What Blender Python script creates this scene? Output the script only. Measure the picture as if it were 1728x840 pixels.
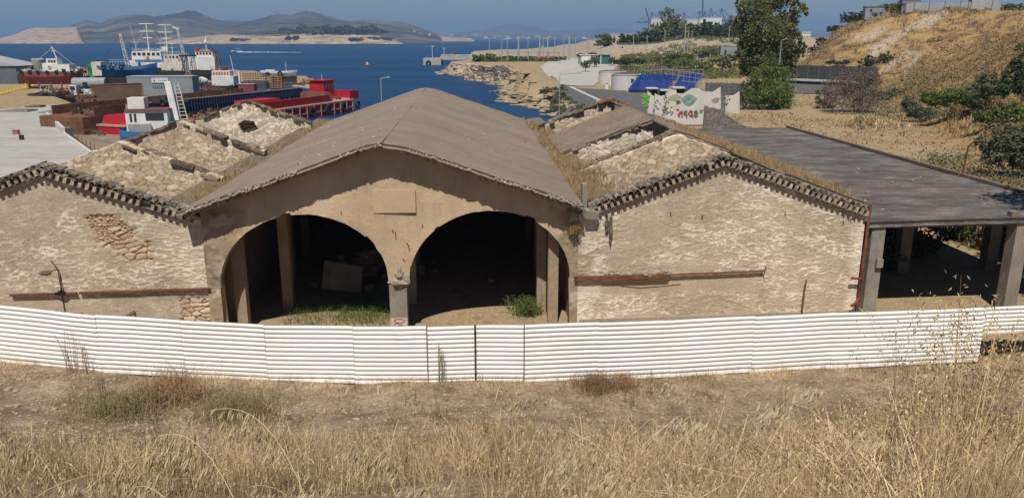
import bpy, bmesh, math, random
import numpy as np
from mathutils import Vector, Matrix

for _o in list(bpy.data.objects):
    bpy.data.objects.remove(_o)
scene = bpy.context.scene
COL = scene.collection
rnd = random.Random(7)
RNG = np.random.default_rng(11)

# ------------------------------------------------------------------ camera, sky, sun, exposure
FPX = 1330.0
PITCH = math.atan((420 - 64) / FPX)
HC = 11.0                                   # camera height above the yard
cam_d = bpy.data.cameras.new('camera')
cam_d.sensor_width = 36.0
cam_d.lens = FPX / 1728 * 36.0
cam_d.clip_start = 0.05
cam_d.clip_end = 60000
cam = bpy.data.objects.new('camera', cam_d)
cam.location = (0, 0, HC)
cam.rotation_euler = (math.pi / 2 - PITCH, 0, 0)
COL.objects.link(cam)
scene.camera = cam

SUN_EL = math.radians(58)
SUN_DIR = math.radians(9)                  # light travels away from the camera, this far to the right of +Y
world = bpy.data.worlds.new('World')
scene.world = world
world.use_nodes = True
wn = world.node_tree
wbg = wn.nodes['Background']
sky = wn.nodes.new('ShaderNodeTexSky')
sky.sky_type = 'NISHITA'
sky.sun_disc = False
sky.sun_elevation = SUN_EL
sky.sun_rotation = math.radians(180) + SUN_DIR
sky.altitude = 0
sky.air_density = 1.0
sky.dust_density = 0.0
sky.ozone_density = 5.0
wn.links.new(sky.outputs[0], wbg.inputs[0])
wbg.inputs[1].default_value = 0.05

sun_d = bpy.data.lights.new('sun', 'SUN')
sun_d.energy = 5.0
sun_d.angle = math.radians(0.5)
sun_d.color = (1.0, 0.93, 0.82)
sun = bpy.data.objects.new('sun', sun_d)
COL.objects.link(sun)
_L = Vector((math.sin(SUN_DIR) * math.cos(SUN_EL), math.cos(SUN_DIR) * math.cos(SUN_EL), -math.sin(SUN_EL)))
sun.rotation_euler = _L.to_track_quat('-Z', 'Y').to_euler()

scene.view_settings.view_transform = 'Standard'
scene.view_settings.look = 'None'
scene.view_settings.gamma = 1.0
scene.view_settings.exposure = 0.0
scene.cycles.use_denoising = True
scene.cycles.max_bounces = 6
scene.cycles.volume_bounces = 0

HAZE_DENSITY = 0.00019

# ------------------------------------------------------------------ helpers
cP, sP = math.cos(PITCH), math.sin(PITCH)


def ray(x, y):
    u = (x - 864) / FPX
    v = (y - 420) / FPX
    return u, cP - v * sP, -sP - v * cP


def G(x, y, z=0.0):                        # where the sight line through a photo point meets height z
    r = ray(x, y)
    t = (z - HC) / r[2]
    return Vector((r[0] * t, r[1] * t, z))


def D(x, y, Y):                            # ... meets distance Y
    r = ray(x, y)
    t = Y / r[1]
    return Vector((r[0] * t, Y, HC + r[2] * t))


def tag(o, label, cat, group=None, kind=None):
    if label:
        o['label'] = label
    if cat:
        o['category'] = cat
    if group:
        o['group'] = group
    if kind:
        o['kind'] = kind
    return o


def thing(name, label, cat, loc=(0, 0, 0), rz=0.0, group=None):
    o = bpy.data.objects.new(name, None)
    o.empty_display_size = 0.3
    COL.objects.link(o)
    o.location = loc
    o.rotation_euler = (0, 0, rz)
    return tag(o, label, cat, group)


def copy_tree(o, parent=None):
    c = o.copy()
    COL.objects.link(c)
    c.parent = parent
    for ch in list(o.children):
        copy_tree(ch, c)
    return c


class MB:
    def __init__(self):
        self.v, self.f = [], []

    def add(self, vs, fs):
        n = len(self.v)
        self.v.extend([tuple(p) for p in vs])
        self.f.extend([tuple(i + n for i in f) for f in fs])
        return self

    def box(self, cx, cy, cz, sx, sy, sz, rz=0.0, rx=0.0, ry=0.0, taper=1.0):
        m = Matrix.Rotation(rz, 3, 'Z') @ Matrix.Rotation(ry, 3, 'Y') @ Matrix.Rotation(rx, 3, 'X')
        vs = []
        for z in (-1, 1):
            k = taper if z > 0 else 1.0
            for a, b in ((-1, -1), (1, -1), (1, 1), (-1, 1)):
                vs.append(Vector((cx, cy, cz)) + m @ Vector((a * sx / 2 * k, b * sy / 2 * k, z * sz / 2)))
        return self.add(vs, [(3, 2, 1, 0), (4, 5, 6, 7), (0, 1, 5, 4), (1, 2, 6, 5), (2, 3, 7, 6), (3, 0, 4, 7)])

    def tube(self, pts, r, n=8, r2=None):
        pts = [Vector(p) for p in pts]
        k = len(pts)
        vs, fs = [], []
        for i, p in enumerate(pts):
            d = (pts[min(i + 1, k - 1)] - pts[max(i - 1, 0)]).normalized()
            a = d.cross(Vector((0, 0, 1)))
            if a.length < 0.05:
                a = Vector((1, 0, 0))
            a.normalize()
            b = d.cross(a)
            rr = r if r2 is None else r + (r2 - r) * i / (k - 1)
            for j in range(n):
                t = 2 * math.pi * j / n
                vs.append(p + (a * math.cos(t) + b * math.sin(t)) * rr)
        for i in range(k - 1):
            for j in range(n):
                fs.append((i * n + j, i * n + (j + 1) % n, (i + 1) * n + (j + 1) % n, (i + 1) * n + j))
        fs.append(tuple(range(n))[::-1])
        fs.append(tuple((k - 1) * n + j for j in range(n)))
        return self.add(vs, fs)

    def cyl(self, cx, cy, z0, z1, r, r2=None, n=20):
        return self.tube([(cx, cy, z0), (cx, cy, z1)], r, n, r2)

    def torus(self, c, axis, R, r, n=14, m=6):
        axis = Vector(axis).normalized()
        a = axis.cross(Vector((0, 0, 1)))
        if a.length < 0.05:
            a = Vector((1, 0, 0))
        a.normalize()
        b = axis.cross(a)
        vs, fs = [], []
        for i in range(n):
            t = 2 * math.pi * i / n
            d = a * math.cos(t) + b * math.sin(t)
            for j in range(m):
                q = 2 * math.pi * j / m
                vs.append(Vector(c) + d * (R + r * math.cos(q)) + axis * r * math.sin(q))
        for i in range(n):
            for j in range(m):
                fs.append((i * m + j, ((i + 1) % n) * m + j, ((i + 1) % n) * m + (j + 1) % m, i * m + (j + 1) % m))
        return self.add(vs, fs)

    def prism(self, pts, z0, z1):          # plan outline, counter-clockwise
        n = len(pts)
        vs = [(p[0], p[1], z0) for p in pts] + [(p[0], p[1], z1) for p in pts]
        fs = [tuple(range(n))[::-1], tuple(range(n, 2 * n))]
        fs += [(i, (i + 1) % n, n + (i + 1) % n, n + i) for i in range(n)]
        return self.add(vs, fs)

    def slab(self, pts, y0, y1):           # outline in x,z extruded along y
        n = len(pts)
        vs = [(p[0], y0, p[1]) for p in pts] + [(p[0], y1, p[1]) for p in pts]
        fs = [tuple(range(n)), tuple(range(n, 2 * n))[::-1]]
        fs += [(i, n + i, n + (i + 1) % n, (i + 1) % n) for i in range(n)]
        return self.add(vs, fs)

    def blob(self, c, r, seed=0, sq=(1, 1, 1), rough=0.25, n=7):
        rr = random.Random(seed)
        vs, fs = [], []
        m = n + 3
        for i in range(n + 1):
            th = math.pi * i / n
            for j in range(m):
                ph = 2 * math.pi * j / m
                k = r * (1 + rr.uniform(-rough, rough)) if 0 < i < n else r * 0.95
                vs.append((c[0] + k * sq[0] * math.sin(th) * math.cos(ph), c[1] + k * sq[1] * math.sin(th) * math.sin(ph), c[2] + k * sq[2] * math.cos(th)))
        for i in range(n):
            for j in range(m):
                fs.append((i * m + j, (i + 1) * m + j, (i + 1) * m + (j + 1) % m, i * m + (j + 1) % m))
        return self.add(vs, fs)

    def build(self, name, mat, parent=None, off=None, smooth=False, fix=True):
        me = bpy.data.meshes.new(name)
        vs = self.v if off is None else [(p[0] - off[0], p[1] - off[1], p[2] - (off[2] if len(off) > 2 else 0)) for p in self.v]
        me.from_pydata(vs, [], self.f)
        if fix:
            bm = bmesh.new()
            bm.from_mesh(me)
            bmesh.ops.recalc_face_normals(bm, faces=bm.faces)
            bm.to_mesh(me)
            bm.free()
        if smooth:
            me.polygons.foreach_set('use_smooth', [True] * len(me.polygons))
        me.materials.append(mat)
        o = bpy.data.objects.new(name, me)
        COL.objects.link(o)
        if parent:
            o.parent = parent
        return o


def np_mesh(name, V, F, mat, parent=None, attrs=None, smooth=False):
    """V (n,3) array, F (m,k) array of equal-sized faces"""
    me = bpy.data.meshes.new(name)
    n, (m, k) = len(V), F.shape
    me.vertices.add(n)
    me.vertices.foreach_set('co', np.asarray(V, np.float32).ravel())
    me.loops.add(m * k)
    me.loops.foreach_set('vertex_index', F.astype(np.int32).ravel())
    me.polygons.add(m)
    me.polygons.foreach_set('loop_start', np.arange(0, m * k, k, dtype=np.int32))
    if smooth:
        me.polygons.foreach_set('use_smooth', np.ones(m, bool))
    me.update(calc_edges=True)
    me.validate()
    if attrs:
        for an, av in attrs.items():
            a = me.attributes.new(an, 'FLOAT', 'POINT')
            a.data.foreach_set('value', np.asarray(av, np.float32).ravel())
    me.materials.append(mat)
    o = bpy.data.objects.new(name, me)
    COL.objects.link(o)
    if parent:
        o.parent = parent
    return o


# numpy noise ---------------------------------------------------------------
_tab = RNG.random((256, 256))


def vnoise(x, y, seed=0):
    x = np.asarray(x, float) + seed * 17.3
    y = np.asarray(y, float) + seed * 9.7
    xi, yi = np.floor(x).astype(int), np.floor(y).astype(int)
    fx, fy = x - xi, y - yi
    fx = fx * fx * (3 - 2 * fx)
    fy = fy * fy * (3 - 2 * fy)
    a = _tab[xi % 256, yi % 256]
    b = _tab[(xi + 1) % 256, yi % 256]
    c = _tab[xi % 256, (yi + 1) % 256]
    d = _tab[(xi + 1) % 256, (yi + 1) % 256]
    return (a * (1 - fx) + b * fx) * (1 - fy) + (c * (1 - fx) + d * fx) * fy


def fbm(x, y, seed=0, o=4):
    t, s, a = 0, 0, 1.0
    for i in range(o):
        t = t + a * vnoise(np.asarray(x) * 2 ** i, np.asarray(y) * 2 ** i, seed + i)
        s += a
        a *= 0.5
    return t / s


def sstep(x, a, b):
    t = np.clip((np.asarray(x, float) - a) / (b - a), 0, 1)
    return t * t * (3 - 2 * t)


def vor(x, y, seed=0):
    """cell distance F1, gap F2-F1, cell random"""
    x = np.asarray(x, float)
    y = np.asarray(y, float)
    xi, yi = np.floor(x).astype(int), np.floor(y).astype(int)
    f1 = np.full(x.shape, 9.0)
    f2 = np.full(x.shape, 9.0)
    cid = np.zeros(x.shape)
    for dx in (-1, 0, 1):
        for dy in (-1, 0, 1):
            cx, cy = xi + dx, yi + dy
            px = cx + 0.1 + 0.8 * _tab[(cx + seed * 31) % 256, cy % 256]
            py = cy + 0.1 + 0.8 * _tab[cy % 256, (cx + seed * 57 + 91) % 256]
            d = np.hypot(x - px, y - py)
            m = d < f1
            f2 = np.where(m, f1, np.minimum(f2, d))
            cid = np.where(m, _tab[(cx * 7 + 3) % 256, (cy * 13 + seed) % 256], cid)
            f1 = np.where(m, d, f1)
    return f1, f2 - f1, cid


# materials -------------------------------------------------------------------
MATS = {}


def nd(nt, kind, **kw):
    n = nt.nodes.new(kind)
    for k, v in kw.items():
        if k in n.inputs:
            n.inputs[k].default_value = v
        else:
            setattr(n, k, v)
    return n


def ramp(nt, fac, stops):
    r = nt.nodes.new('ShaderNodeValToRGB')
    while len(r.color_ramp.elements) < len(stops):
        r.color_ramp.elements.new(0.5)
    for e, (p, c) in zip(r.color_ramp.elements, stops):
        e.position = p
        e.color = (c[0], c[1], c[2], 1) if not isinstance(c, (int, float)) else (c, c, c, 1)
    nt.links.new(fac, r.inputs[0])
    return r.outputs[0]


def mix(nt, fac, a, b, mode='MIX'):
    m = nt.nodes.new('ShaderNodeMix')
    m.data_type = 'RGBA'
    m.blend_type = mode
    for s, i in ((fac, 0), (a, 6), (b, 7)):
        if isinstance(s, (int, float)):
            m.inputs[i].default_value = s
        elif isinstance(s, tuple):
            m.inputs[i].default_value = (s[0], s[1], s[2], 1)
        else:
            nt.links.new(s, m.inputs[i])
    return m.outputs[2]


def newmat(name):
    m = bpy.data.materials.new(name)
    m.use_nodes = True
    nt = m.node_tree
    return m, nt, nt.nodes['Principled BSDF']


def coords(nt, scale=(1, 1, 1), rot=(0, 0, 0)):
    tc = nt.nodes.new('ShaderNodeTexCoord')
    mp = nt.nodes.new('ShaderNodeMapping')
    mp.inputs['Scale'].default_value = scale
    mp.inputs['Rotation'].default_value = rot
    nt.links.new(tc.outputs['Object'], mp.inputs[0])
    return mp.outputs[0]


def noise(nt, vec, scale, detail=5, rough=0.6, dist=0.0):
    n = nd(nt, 'ShaderNodeTexNoise', Scale=scale, Detail=detail, Roughness=rough, Distortion=dist)
    nt.links.new(vec, n.inputs['Vector'])
    return n.outputs[0]


def bump(nt, bsdf, h, strength, dist=0.05):
    b = nd(nt, 'ShaderNodeBump', Strength=strength, Distance=dist)
    nt.links.new(h, b.inputs['Height'])
    nt.links.new(b.outputs[0], bsdf.inputs['Normal'])


def M(name, c1, c2=None, scale=3.0, rough=0.8, bmp=0.3, bdist=0.02, metal=0.0, stretch=(1, 1, 1), c3=None, spots=0.0, spec=0.3, fine=8.0, fineamt=0.35):
    """two or three albedo tones broken up by two scales of noise, with bump"""
    if name in MATS:
        return MATS[name]
    m, nt, b = newmat(name)
    c2 = c2 or tuple(x * 0.8 for x in c1)
    v = coords(nt, stretch)
    n1 = noise(nt, v, scale, 5, 0.62)
    col = ramp(nt, n1, [(0.36, c1), (0.64, c2)])
    n2 = noise(nt, v, scale * fine, 4, 0.6)
    g = ramp(nt, n2, [(0.3, 1 - fineamt), (0.7, 1.0)])
    col = mix(nt, 1.0, col, g, 'MULTIPLY')
    if c3:
        n3 = noise(nt, v, scale * 2.3, 6, 0.7)
        f = ramp(nt, n3, [(0.62 - spots, 0.0), (0.68 - spots, 1.0)])
        col = mix(nt, f, col, c3)
    nt.links.new(col, b.inputs['Base Color'])
    b.inputs['Roughness'].default_value = rough
    b.inputs['Metallic'].default_value = metal
    b.inputs['Specular IOR Level'].default_value = spec
    if bmp:
        bump(nt, b, n2, bmp, bdist)
    MATS[name] = m
    return m


def island_mat(name, cols, rough=0.8, spec=0.15, transl=0.0, nscale=0.0):
    """foliage / grass: every leaf or blade takes its own tone"""
    if name in MATS:
        return MATS[name]
    m, nt, b = newmat(name)
    g = nt.nodes.new('ShaderNodeNewGeometry')
    k = len(cols)
    col = ramp(nt, g.outputs['Random Per Island'], [(i / (k - 1), c) for i, c in enumerate(cols)])
    if nscale:
        n = noise(nt, coords(nt), nscale, 3)
        col = mix(nt, 1.0, col, ramp(nt, n, [(0.38, (0.50, 0.48, 0.48)), (0.60, (1.15, 1.12, 1.05))]), 'MULTIPLY')
    nt.links.new(col, b.inputs['Base Color'])
    b.inputs['Roughness'].default_value = rough
    b.inputs['Specular IOR Level'].default_value = spec
    if transl:
        t = nt.nodes.new('ShaderNodeBsdfTranslucent')
        nt.links.new(col, t.inputs[0])
        ms = nt.nodes.new('ShaderNodeMixShader')
        ms.inputs[0].default_value = transl
        nt.links.new(b.outputs[0], ms.inputs[1])
        nt.links.new(t.outputs[0], ms.inputs[2])
        nt.links.new(ms.outputs[0], nt.nodes['Material Output'].inputs[0])
    MATS[name] = m
    return m


def attr(nt, name):
    a = nt.nodes.new('ShaderNodeAttribute')
    a.attribute_name = name
    return a.outputs['Fac']

# ------------------------------------------------------------------ terrain
SEA = -2.2
_cp = [G(*p, SEA) for p in [(935, 195), (925, 186), (905, 178), (880, 174), (860, 168), (852, 160), (856, 150), (845, 143), (820, 135), (790, 130), (745, 125), (742, 122), (790, 117), (785, 97), (820, 93.5), (880, 91), (925, 86), (945, 80.5), (985, 77.5), (1000, 73)]]
COAST = [(p.x, p.y) for p in _cp] + [(500, 2300), (1500, 2300), (1500, -40), (-60, -40), (-60, 30), (-47, 30), (-47, 62), (-34, 76), (-20, 79), (0, 84), (8, 110)]
HILL = [(37, 48), (49, 86), (64, 135), (84, 181), (69, 203), (84, 250), (140, 330), (400, 360), (400, -30), (75, -30), (60, 20)]
_sand = [G(*p, -0.7) for p in [(-400, 186), (25, 183), (78, 166), (108, 159), (130, 149), (200, 136), (440, 128), (520, 140), (545, 136), (520, 128), (440, 119), (300, 112), (-400, 112)]]
YARD = [(p.x, p.y) for p in _sand]


def sdist(poly, X, Y):
    X = np.asarray(X, float)
    Y = np.asarray(Y, float)
    ins = np.zeros(X.shape, bool)
    dm = np.full(X.shape, 1e9)
    n = len(poly)
    for i in range(n):
        x0, y0 = poly[i]
        x1, y1 = poly[(i + 1) % n]
        dx, dy = x1 - x0, y1 - y0
        t = np.clip(((X - x0) * dx + (Y - y0) * dy) / (dx * dx + dy * dy + 1e-9), 0, 1)
        dm = np.minimum(dm, np.hypot(X - x0 - t * dx, Y - y0 - t * dy))
        c = ((y0 > Y) != (y1 > Y)) & (X < (x1 - x0) * (Y - y0) / ((y1 - y0) if y1 != y0 else 1e-9) + x0)
        ins ^= c
    return np.where(ins, dm, -dm)


# fence line: photo x, top y, foot y, distance
FENCE = [(-60, 507, 606, 23.75), (0, 513.5, 612, 23.7), (174, 530, 629, 23.6), (453, 549, 644, 23.9), (600, 549.5, 647, 23.65), (722, 548, 648, 23.35), (803, 546.5, 646, 23.3), (885, 545.5, 646.5, 23.25), (1130, 538.5, 636, 23.8), (1400, 527, 621.5, 24.6), (1650, 518, 610, 25.4), (1760, 513, 605, 25.5)]
FX = [D(p[0], p[2], p[3]).x for p in FENCE]
FZ = [D(p[0], p[2] if p[0] < 1700 else 576, p[3]).z - 0.02 for p in FENCE]
PY = [-8, 0, 3, 8, 14, 18, 21, 24, 26, 30]
PZ = [10.0, 9.05, 8.2, 5.85, 2.9, 1.15, 0.35, 0.0, 0.0, 0.0]


def land(X, Y):
    X = np.asarray(X, float)
    Y = np.asarray(Y, float)
    far = sstep(Y, 60, 140)
    z = np.interp(Y, PY, PZ)
    slope = 1 - sstep(Y, 19, 23)
    z = z + np.interp(X, FX, FZ) * (1 - sstep(Y, 24.3, 27))
    z = z + slope * ((fbm(X * 0.35, Y * 0.35, 3) - 0.5) * 0.7 + (fbm(X * 2.2, Y * 2.2, 5) - 0.5) * 0.16)
    z = z - 0.3 * sstep(Y, 20, 23) * (fbm(X * 0.5, Y * 0.5, 9) - 0.5) * (1 - sstep(Y, 24, 26))
    z = z + 0.35 * sstep(Y, 30, 36) * (fbm(X * 0.3, Y * 0.3, 21) - 0.45) * sstep(-X, 2, 8) * (1 - sstep(Y, 52, 60))
    # raised ground towards the trees on the right, then the cut bluffs behind
    z = z + 5.5 * sstep(Y, 190, 330) * sstep(X - Y * 0.15, 0, 40)
    z = z + 5.0 * sstep(Y, 400, 440) * sstep(X - Y * 0.075, 0, 25) + 2.0 * sstep(Y, 250, 330) * (1 - sstep(X - Y * 0.15, 0, 40))
    z = z + sstep(Y, 260, 420) * (fbm(X * 0.05, Y * 0.05, 4) - 0.5) * 3.0 * sstep(X - Y * 0.08, 0, 30)
    # spoil heap and rocky slope above the shore
    hx, hy = 3.0, 196.0
    z = z + 3.6 * np.exp(-(((X - hx) / 7.5) ** 2 + ((Y - hy) / 22) ** 2))
    # hill on the right
    sh = sdist(HILL, X, Y)
    q = X / np.maximum(Y, 20)
    crest = np.interp(q, [0.30, 0.345, 0.372, 0.39, 0.415, 0.443, 0.49, 0.536, 0.58, 0.63, 0.8], [7.0, 9.3, 11.6, 13.4, 14.9, 16.0, 17.0, 17.3, 17.2, 17.0, 19.0])
    w = np.interp(q, [0.33, 0.39, 0.443, 0.536, 0.63], [12, 14, 22, 34, 36])
    hh = np.where(sh > 0, crest * (0.85 * np.clip(sh / w, 0, 1) + 0.15 * sstep(sh / w, 0, 1)), 0)
    hh = hh * (1 + 0.10 * (fbm(X * 0.07, Y * 0.07, 8) - 0.5)) + sstep(sh, 0, 12) * ((fbm(X * 0.25, Y * 0.25, 2) - 0.5) * 1.8 - np.abs(fbm(X * 0.09, Y * 0.05, 27) - 0.5) * 5.0 * (1 - sstep(sh / w, 0.75, 1.0)))
    z = np.maximum(z, hh)
    # coast and the boat-yard ground
    sc = sdist(COAST, X, Y)
    jag = (fbm(X * 0.22, Y * 0.22, 12) - 0.5) * 7 * sstep(X, -60, -10) * sstep(Y, 100, 130)
    sc = sc + jag
    steep = np.where(Y > 120, 0.42 + 0.9 * sstep(sc, 2, 7), 1.4)
    lo = SEA - 0.25 + sc * steep
    rocky = np.round(fbm(X * 0.35, Y * 0.35, 14) * 6) / 6 * 2.2 * sstep(sc, 0, 3) * (1 - sstep(sc, 8, 16)) * sstep(Y, 100, 130)
    zl = np.minimum(z, np.maximum(lo + rocky * 0.6, SEA - 2.5))
    sy = sdist(YARD, X, Y)
    zy = np.clip(SEA - 0.3 + (sy + 0.3) * 2.0, SEA - 2.5, -0.75 + (fbm(X * 0.12, Y * 0.12, 6) - 0.5) * 0.5)
    return np.where(sy > -1.5, np.maximum(zy, zl), zl)


def R(px, py):                              # ground point seen at a photo point
    r = ray(px, py)
    Y = np.concatenate([np.arange(2, 60, 0.1), np.arange(60, 400, 0.5), np.arange(400, 2600, 4.0)])
    t = Y / r[1]
    z = HC + r[2] * t
    g = np.maximum(land(r[0] * t, Y), SEA)
    k = np.argmax(z <= g)
    if z[k] > g[k]:
        k = len(Y) - 1
    return Vector((r[0] * t[k], float(Y[k]), float(g[k])))


def gz(x, y):
    return float(np.maximum(land(np.array([x]), np.array([y])), SEA)[0])


_xs = np.concatenate([-np.geomspace(900, 60, 30), np.arange(-58, -22, 1.0), np.arange(-22, 22, 0.3), np.arange(22, 60, 0.9), np.arange(60, 150, 1.8), np.geomspace(152, 1500, 34)])
_ys = np.concatenate([np.arange(-8, 2, 0.8), np.arange(2, 27, 0.28), np.arange(27, 62, 0.8), np.arange(62, 260, 1.6), np.arange(262, 480, 3.5), np.geomspace(484, 2400, 40)])
_X, _Y = np.meshgrid(_xs, _ys)
_Z = land(_X, _Y)
nx, ny = len(_xs), len(_ys)
_i = np.arange(ny - 1)[:, None] * nx + np.arange(nx - 1)[None, :]
_F = np.stack([_i, _i + 1, _i + nx + 1, _i + nx], -1).reshape(-1, 4)
_sh = sdist(HILL, _X, _Y)
_sc = sdist(COAST, _X, _Y)
_sy = sdist(YARD, _X, _Y)
a_hill = sstep(_sh, -6, 2)
a_rock = (1 - sstep(_sc, 6, 13)) * sstep(_Y, 90, 110) * sstep(_X, -60, -40) + sstep(_Y, 395, 420) * 0.9
a_rock = a_rock * (1 - np.clip(1.6 * np.exp(-(((_X - 4.0) / 7.0) ** 2 + ((_Y - 192) / 26) ** 2)), 0, 1))
a_soil = 1 - sstep(_Y, 24.5, 25.5)
a_track = np.zeros(_X.shape)
for (p0, p1, w) in [((1478, 88), (1585, 28), 1.7), ((1495, 116), (1530, 92), 1.3), ((1345, 86), (1400, 50), 4.2), ((1452, 66), (1490, 50), 1.4), ((1535, 118), (1545, 96), 0.8)]:
    a, b = R(*p0), R(*p1)
    dx, dy = b.x - a.x, b.y - a.y
    t = np.clip(((_X - a.x) * dx + (_Y - a.y) * dy) / (dx * dx + dy * dy), 0, 1)
    dd = np.hypot(_X - a.x - t * dx, _Y - a.y - t * dy) + (fbm(_X * 0.3, _Y * 0.3, 31) - 0.5) * 2
    a_track = np.maximum(a_track, 1 - sstep(dd, w * 0.7, w * 1.4))

gm, nt, b = newmat('ground_earth')
v = coords(nt)
n_big = noise(nt, v, 0.12, 4, 0.6)
n_mid = noise(nt, v, 0.9, 5, 0.65)
n_fin = noise(nt, v, 9.0, 6, 0.75)
n_vf = noise(nt, v, 38.0, 3, 0.7)
sand = ramp(nt, n_mid, [(0.35, (0.34, 0.25, 0.145)), (0.55, (0.43, 0.325, 0.20)), (0.7, (0.27, 0.20, 0.115))])
soil = ramp(nt, n_mid, [(0.36, (0.235, 0.17, 0.115)), (0.52, (0.36, 0.27, 0.185)), (0.66, (0.46, 0.37, 0.275))])
hv = coords(nt, (0.5, 1, 1))
h1 = noise(nt, hv, 0.32, 7, 0.72, 0.6)
hill = ramp(nt, h1, [(0.34, (0.09, 0.06, 0.04)), (0.44, (0.20, 0.13, 0.07)), (0.52, (0.35, 0.23, 0.10)), (0.62, (0.40, 0.28, 0.13)), (0.72, (0.20, 0.17, 0.09))])
rock = ramp(nt, noise(nt, v, 0.55, 7, 0.75), [(0.36, (0.15, 0.12, 0.085)), (0.45, (0.37, 0.30, 0.22)), (0.6, (0.50, 0.43, 0.335)), (0.72, (0.31, 0.22, 0.14))])
col = mix(nt, attr(nt, 'soil'), sand, soil)
col = mix(nt, attr(nt, 'hill'), col, hill)
col = mix(nt, attr(nt, 'rock'), col, rock)
trk = ramp(nt, noise(nt, v, 1.6, 5), [(0.4, (0.36, 0.27, 0.19)), (0.6, (0.48, 0.39, 0.30))])
col = mix(nt, attr(nt, 'track'), col, trk)
col = mix(nt, 1.0, col, ramp(nt, n_fin, [(0.34, 0.5), (0.6, 1.1)]), 'MULTIPLY')
col = mix(nt, 1.0, col, ramp(nt, n_vf, [(0.3, 0.8), (0.6, 1.08)]), 'MULTIPLY')
nt.links.new(col, b.inputs['Base Color'])
b.inputs['Roughness'].default_value = 0.95
b.inputs['Specular IOR Level'].default_value = 0.1
bump(nt, b, n_fin, 0.7, 0.08)
V = np.stack([_X, _Y, _Z], -1).reshape(-1, 3)
ground = np_mesh('ground', V, _F, gm, None, dict(soil=a_soil, hill=a_hill, rock=a_rock, track=a_track), smooth=True)
ground['kind'] = 'structure'

# sea ------------------------------------------------------------------------
wm, nt, b = newmat('sea_water')
v = coords(nt)
w1 = noise(nt, coords(nt, (0.35, 1, 1)), 0.45, 6, 0.65)
w2 = noise(nt, coords(nt, (0.25, 1, 1)), 0.012, 5, 0.6)
w3 = noise(nt, coords(nt, (0.22, 1, 1)), 0.07, 6, 0.7)
wc = ramp(nt, w2, [(0.3, (0.001, 0.028, 0.092)), (0.7, (0.004, 0.048, 0.135))])
wc = mix(nt, 1.0, wc, ramp(nt, w3, [(0.3, 0.6), (0.7, 1.45)]), 'MULTIPLY')
nt.links.new(wc, b.inputs['Base Color'])
b.inputs['Roughness'].default_value = 0.35
b.inputs['Specular IOR Level'].default_value = 0.08
bump(nt, b, w1, 0.8, 0.35)
m = MB()
ring = [(14000 * math.cos(2 * math.pi * i / 96), 14000 * math.sin(2 * math.pi * i / 96)) for i in range(96)]
m.add([(0, 0, SEA)] + [(x, y, SEA) for x, y in ring], [(0, 1 + i, 1 + (i + 1) % 96) for i in range(96)])
sea = m.build('sea', wm)
sea['kind'] = 'structure'


# far land -------------------------------------------------------------------
def range_mesh(name, xs_px, crest_px, D0, D1, Dc, base_px=None, mat=None, seed=0, n=260, k=26, rough=0.10, back=1.25):
    """a hill range: shore at distance D0, crest at Dc, falling away behind"""
    px = np.linspace(xs_px[0], xs_px[-1], n)
    cr = np.interp(px, xs_px, crest_px)
    V = np.zeros((k, n, 3))
    for j in range(k):
        t = j / (k - 1)
        Yd = D0 + (D1 - D0) * t
        tt = min(1, (Yd - D0) / (Dc - D0))
        for i in range(n):
            r = ray(px[i], cr[i])
            rb = ray(px[i], 64)
            X = rb[0] / rb[1] * Yd
            zc = (HC + (r[2] / r[1]) * Dc - SEA) * (1 + 0.6 * rough)
            if Yd <= Dc:
                f = tt ** 0.85
            else:
                f = 1 - (Yd - Dc) / (D1 - Dc)
            V[j, i] = (X, Yd, zc * f)
    nz = fbm(V[..., 0] * 6 / Dc, V[..., 1] * 6 / Dc, seed, 5) - 0.5
    rid = np.abs(fbm(V[..., 0] * 14 / Dc, V[..., 1] * 10 / Dc, seed + 5, 5) - 0.5)
    prof = np.clip(np.sin(np.linspace(0, 1, k) * math.pi), 0, 1)[:, None]
    V[..., 2] = SEA - 1 + np.maximum(0.0, V[..., 2] * (1 + rough * 4 * nz * prof - rough * 6 * rid * prof)) + 1.0 * (np.linspace(0, 1, k)[:, None] > 0)
    V[0, :, 2] = SEA - 3
    i = np.arange(k - 1)[:, None] * n + np.arange(n - 1)[None, :]
    F = np.stack([i, i + 1, i + n + 1, i + n], -1).reshape(-1, 4)
    o = np_mesh(name, V.reshape(-1, 3), F, mat, smooth=True)
    o['kind'] = 'structure'
    return o


def hillmat(name, stops, sc):
    m, nt, b = newmat(name)
    v = coords(nt)
    n1 = noise(nt, v, sc, 8, 0.68)
    col = ramp(nt, n1, stops)
    col = mix(nt, 1.0, col, ramp(nt, noise(nt, v, sc * 9, 5, 0.7), [(0.35, 0.6), (0.65, 1.25)]), 'MULTIPLY')
    nt.links.new(col, b.inputs['Base Color'])
    b.inputs['Roughness'].default_value = 1.0
    b.inputs['Specular IOR Level'].default_value = 0.0
    return m


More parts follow.
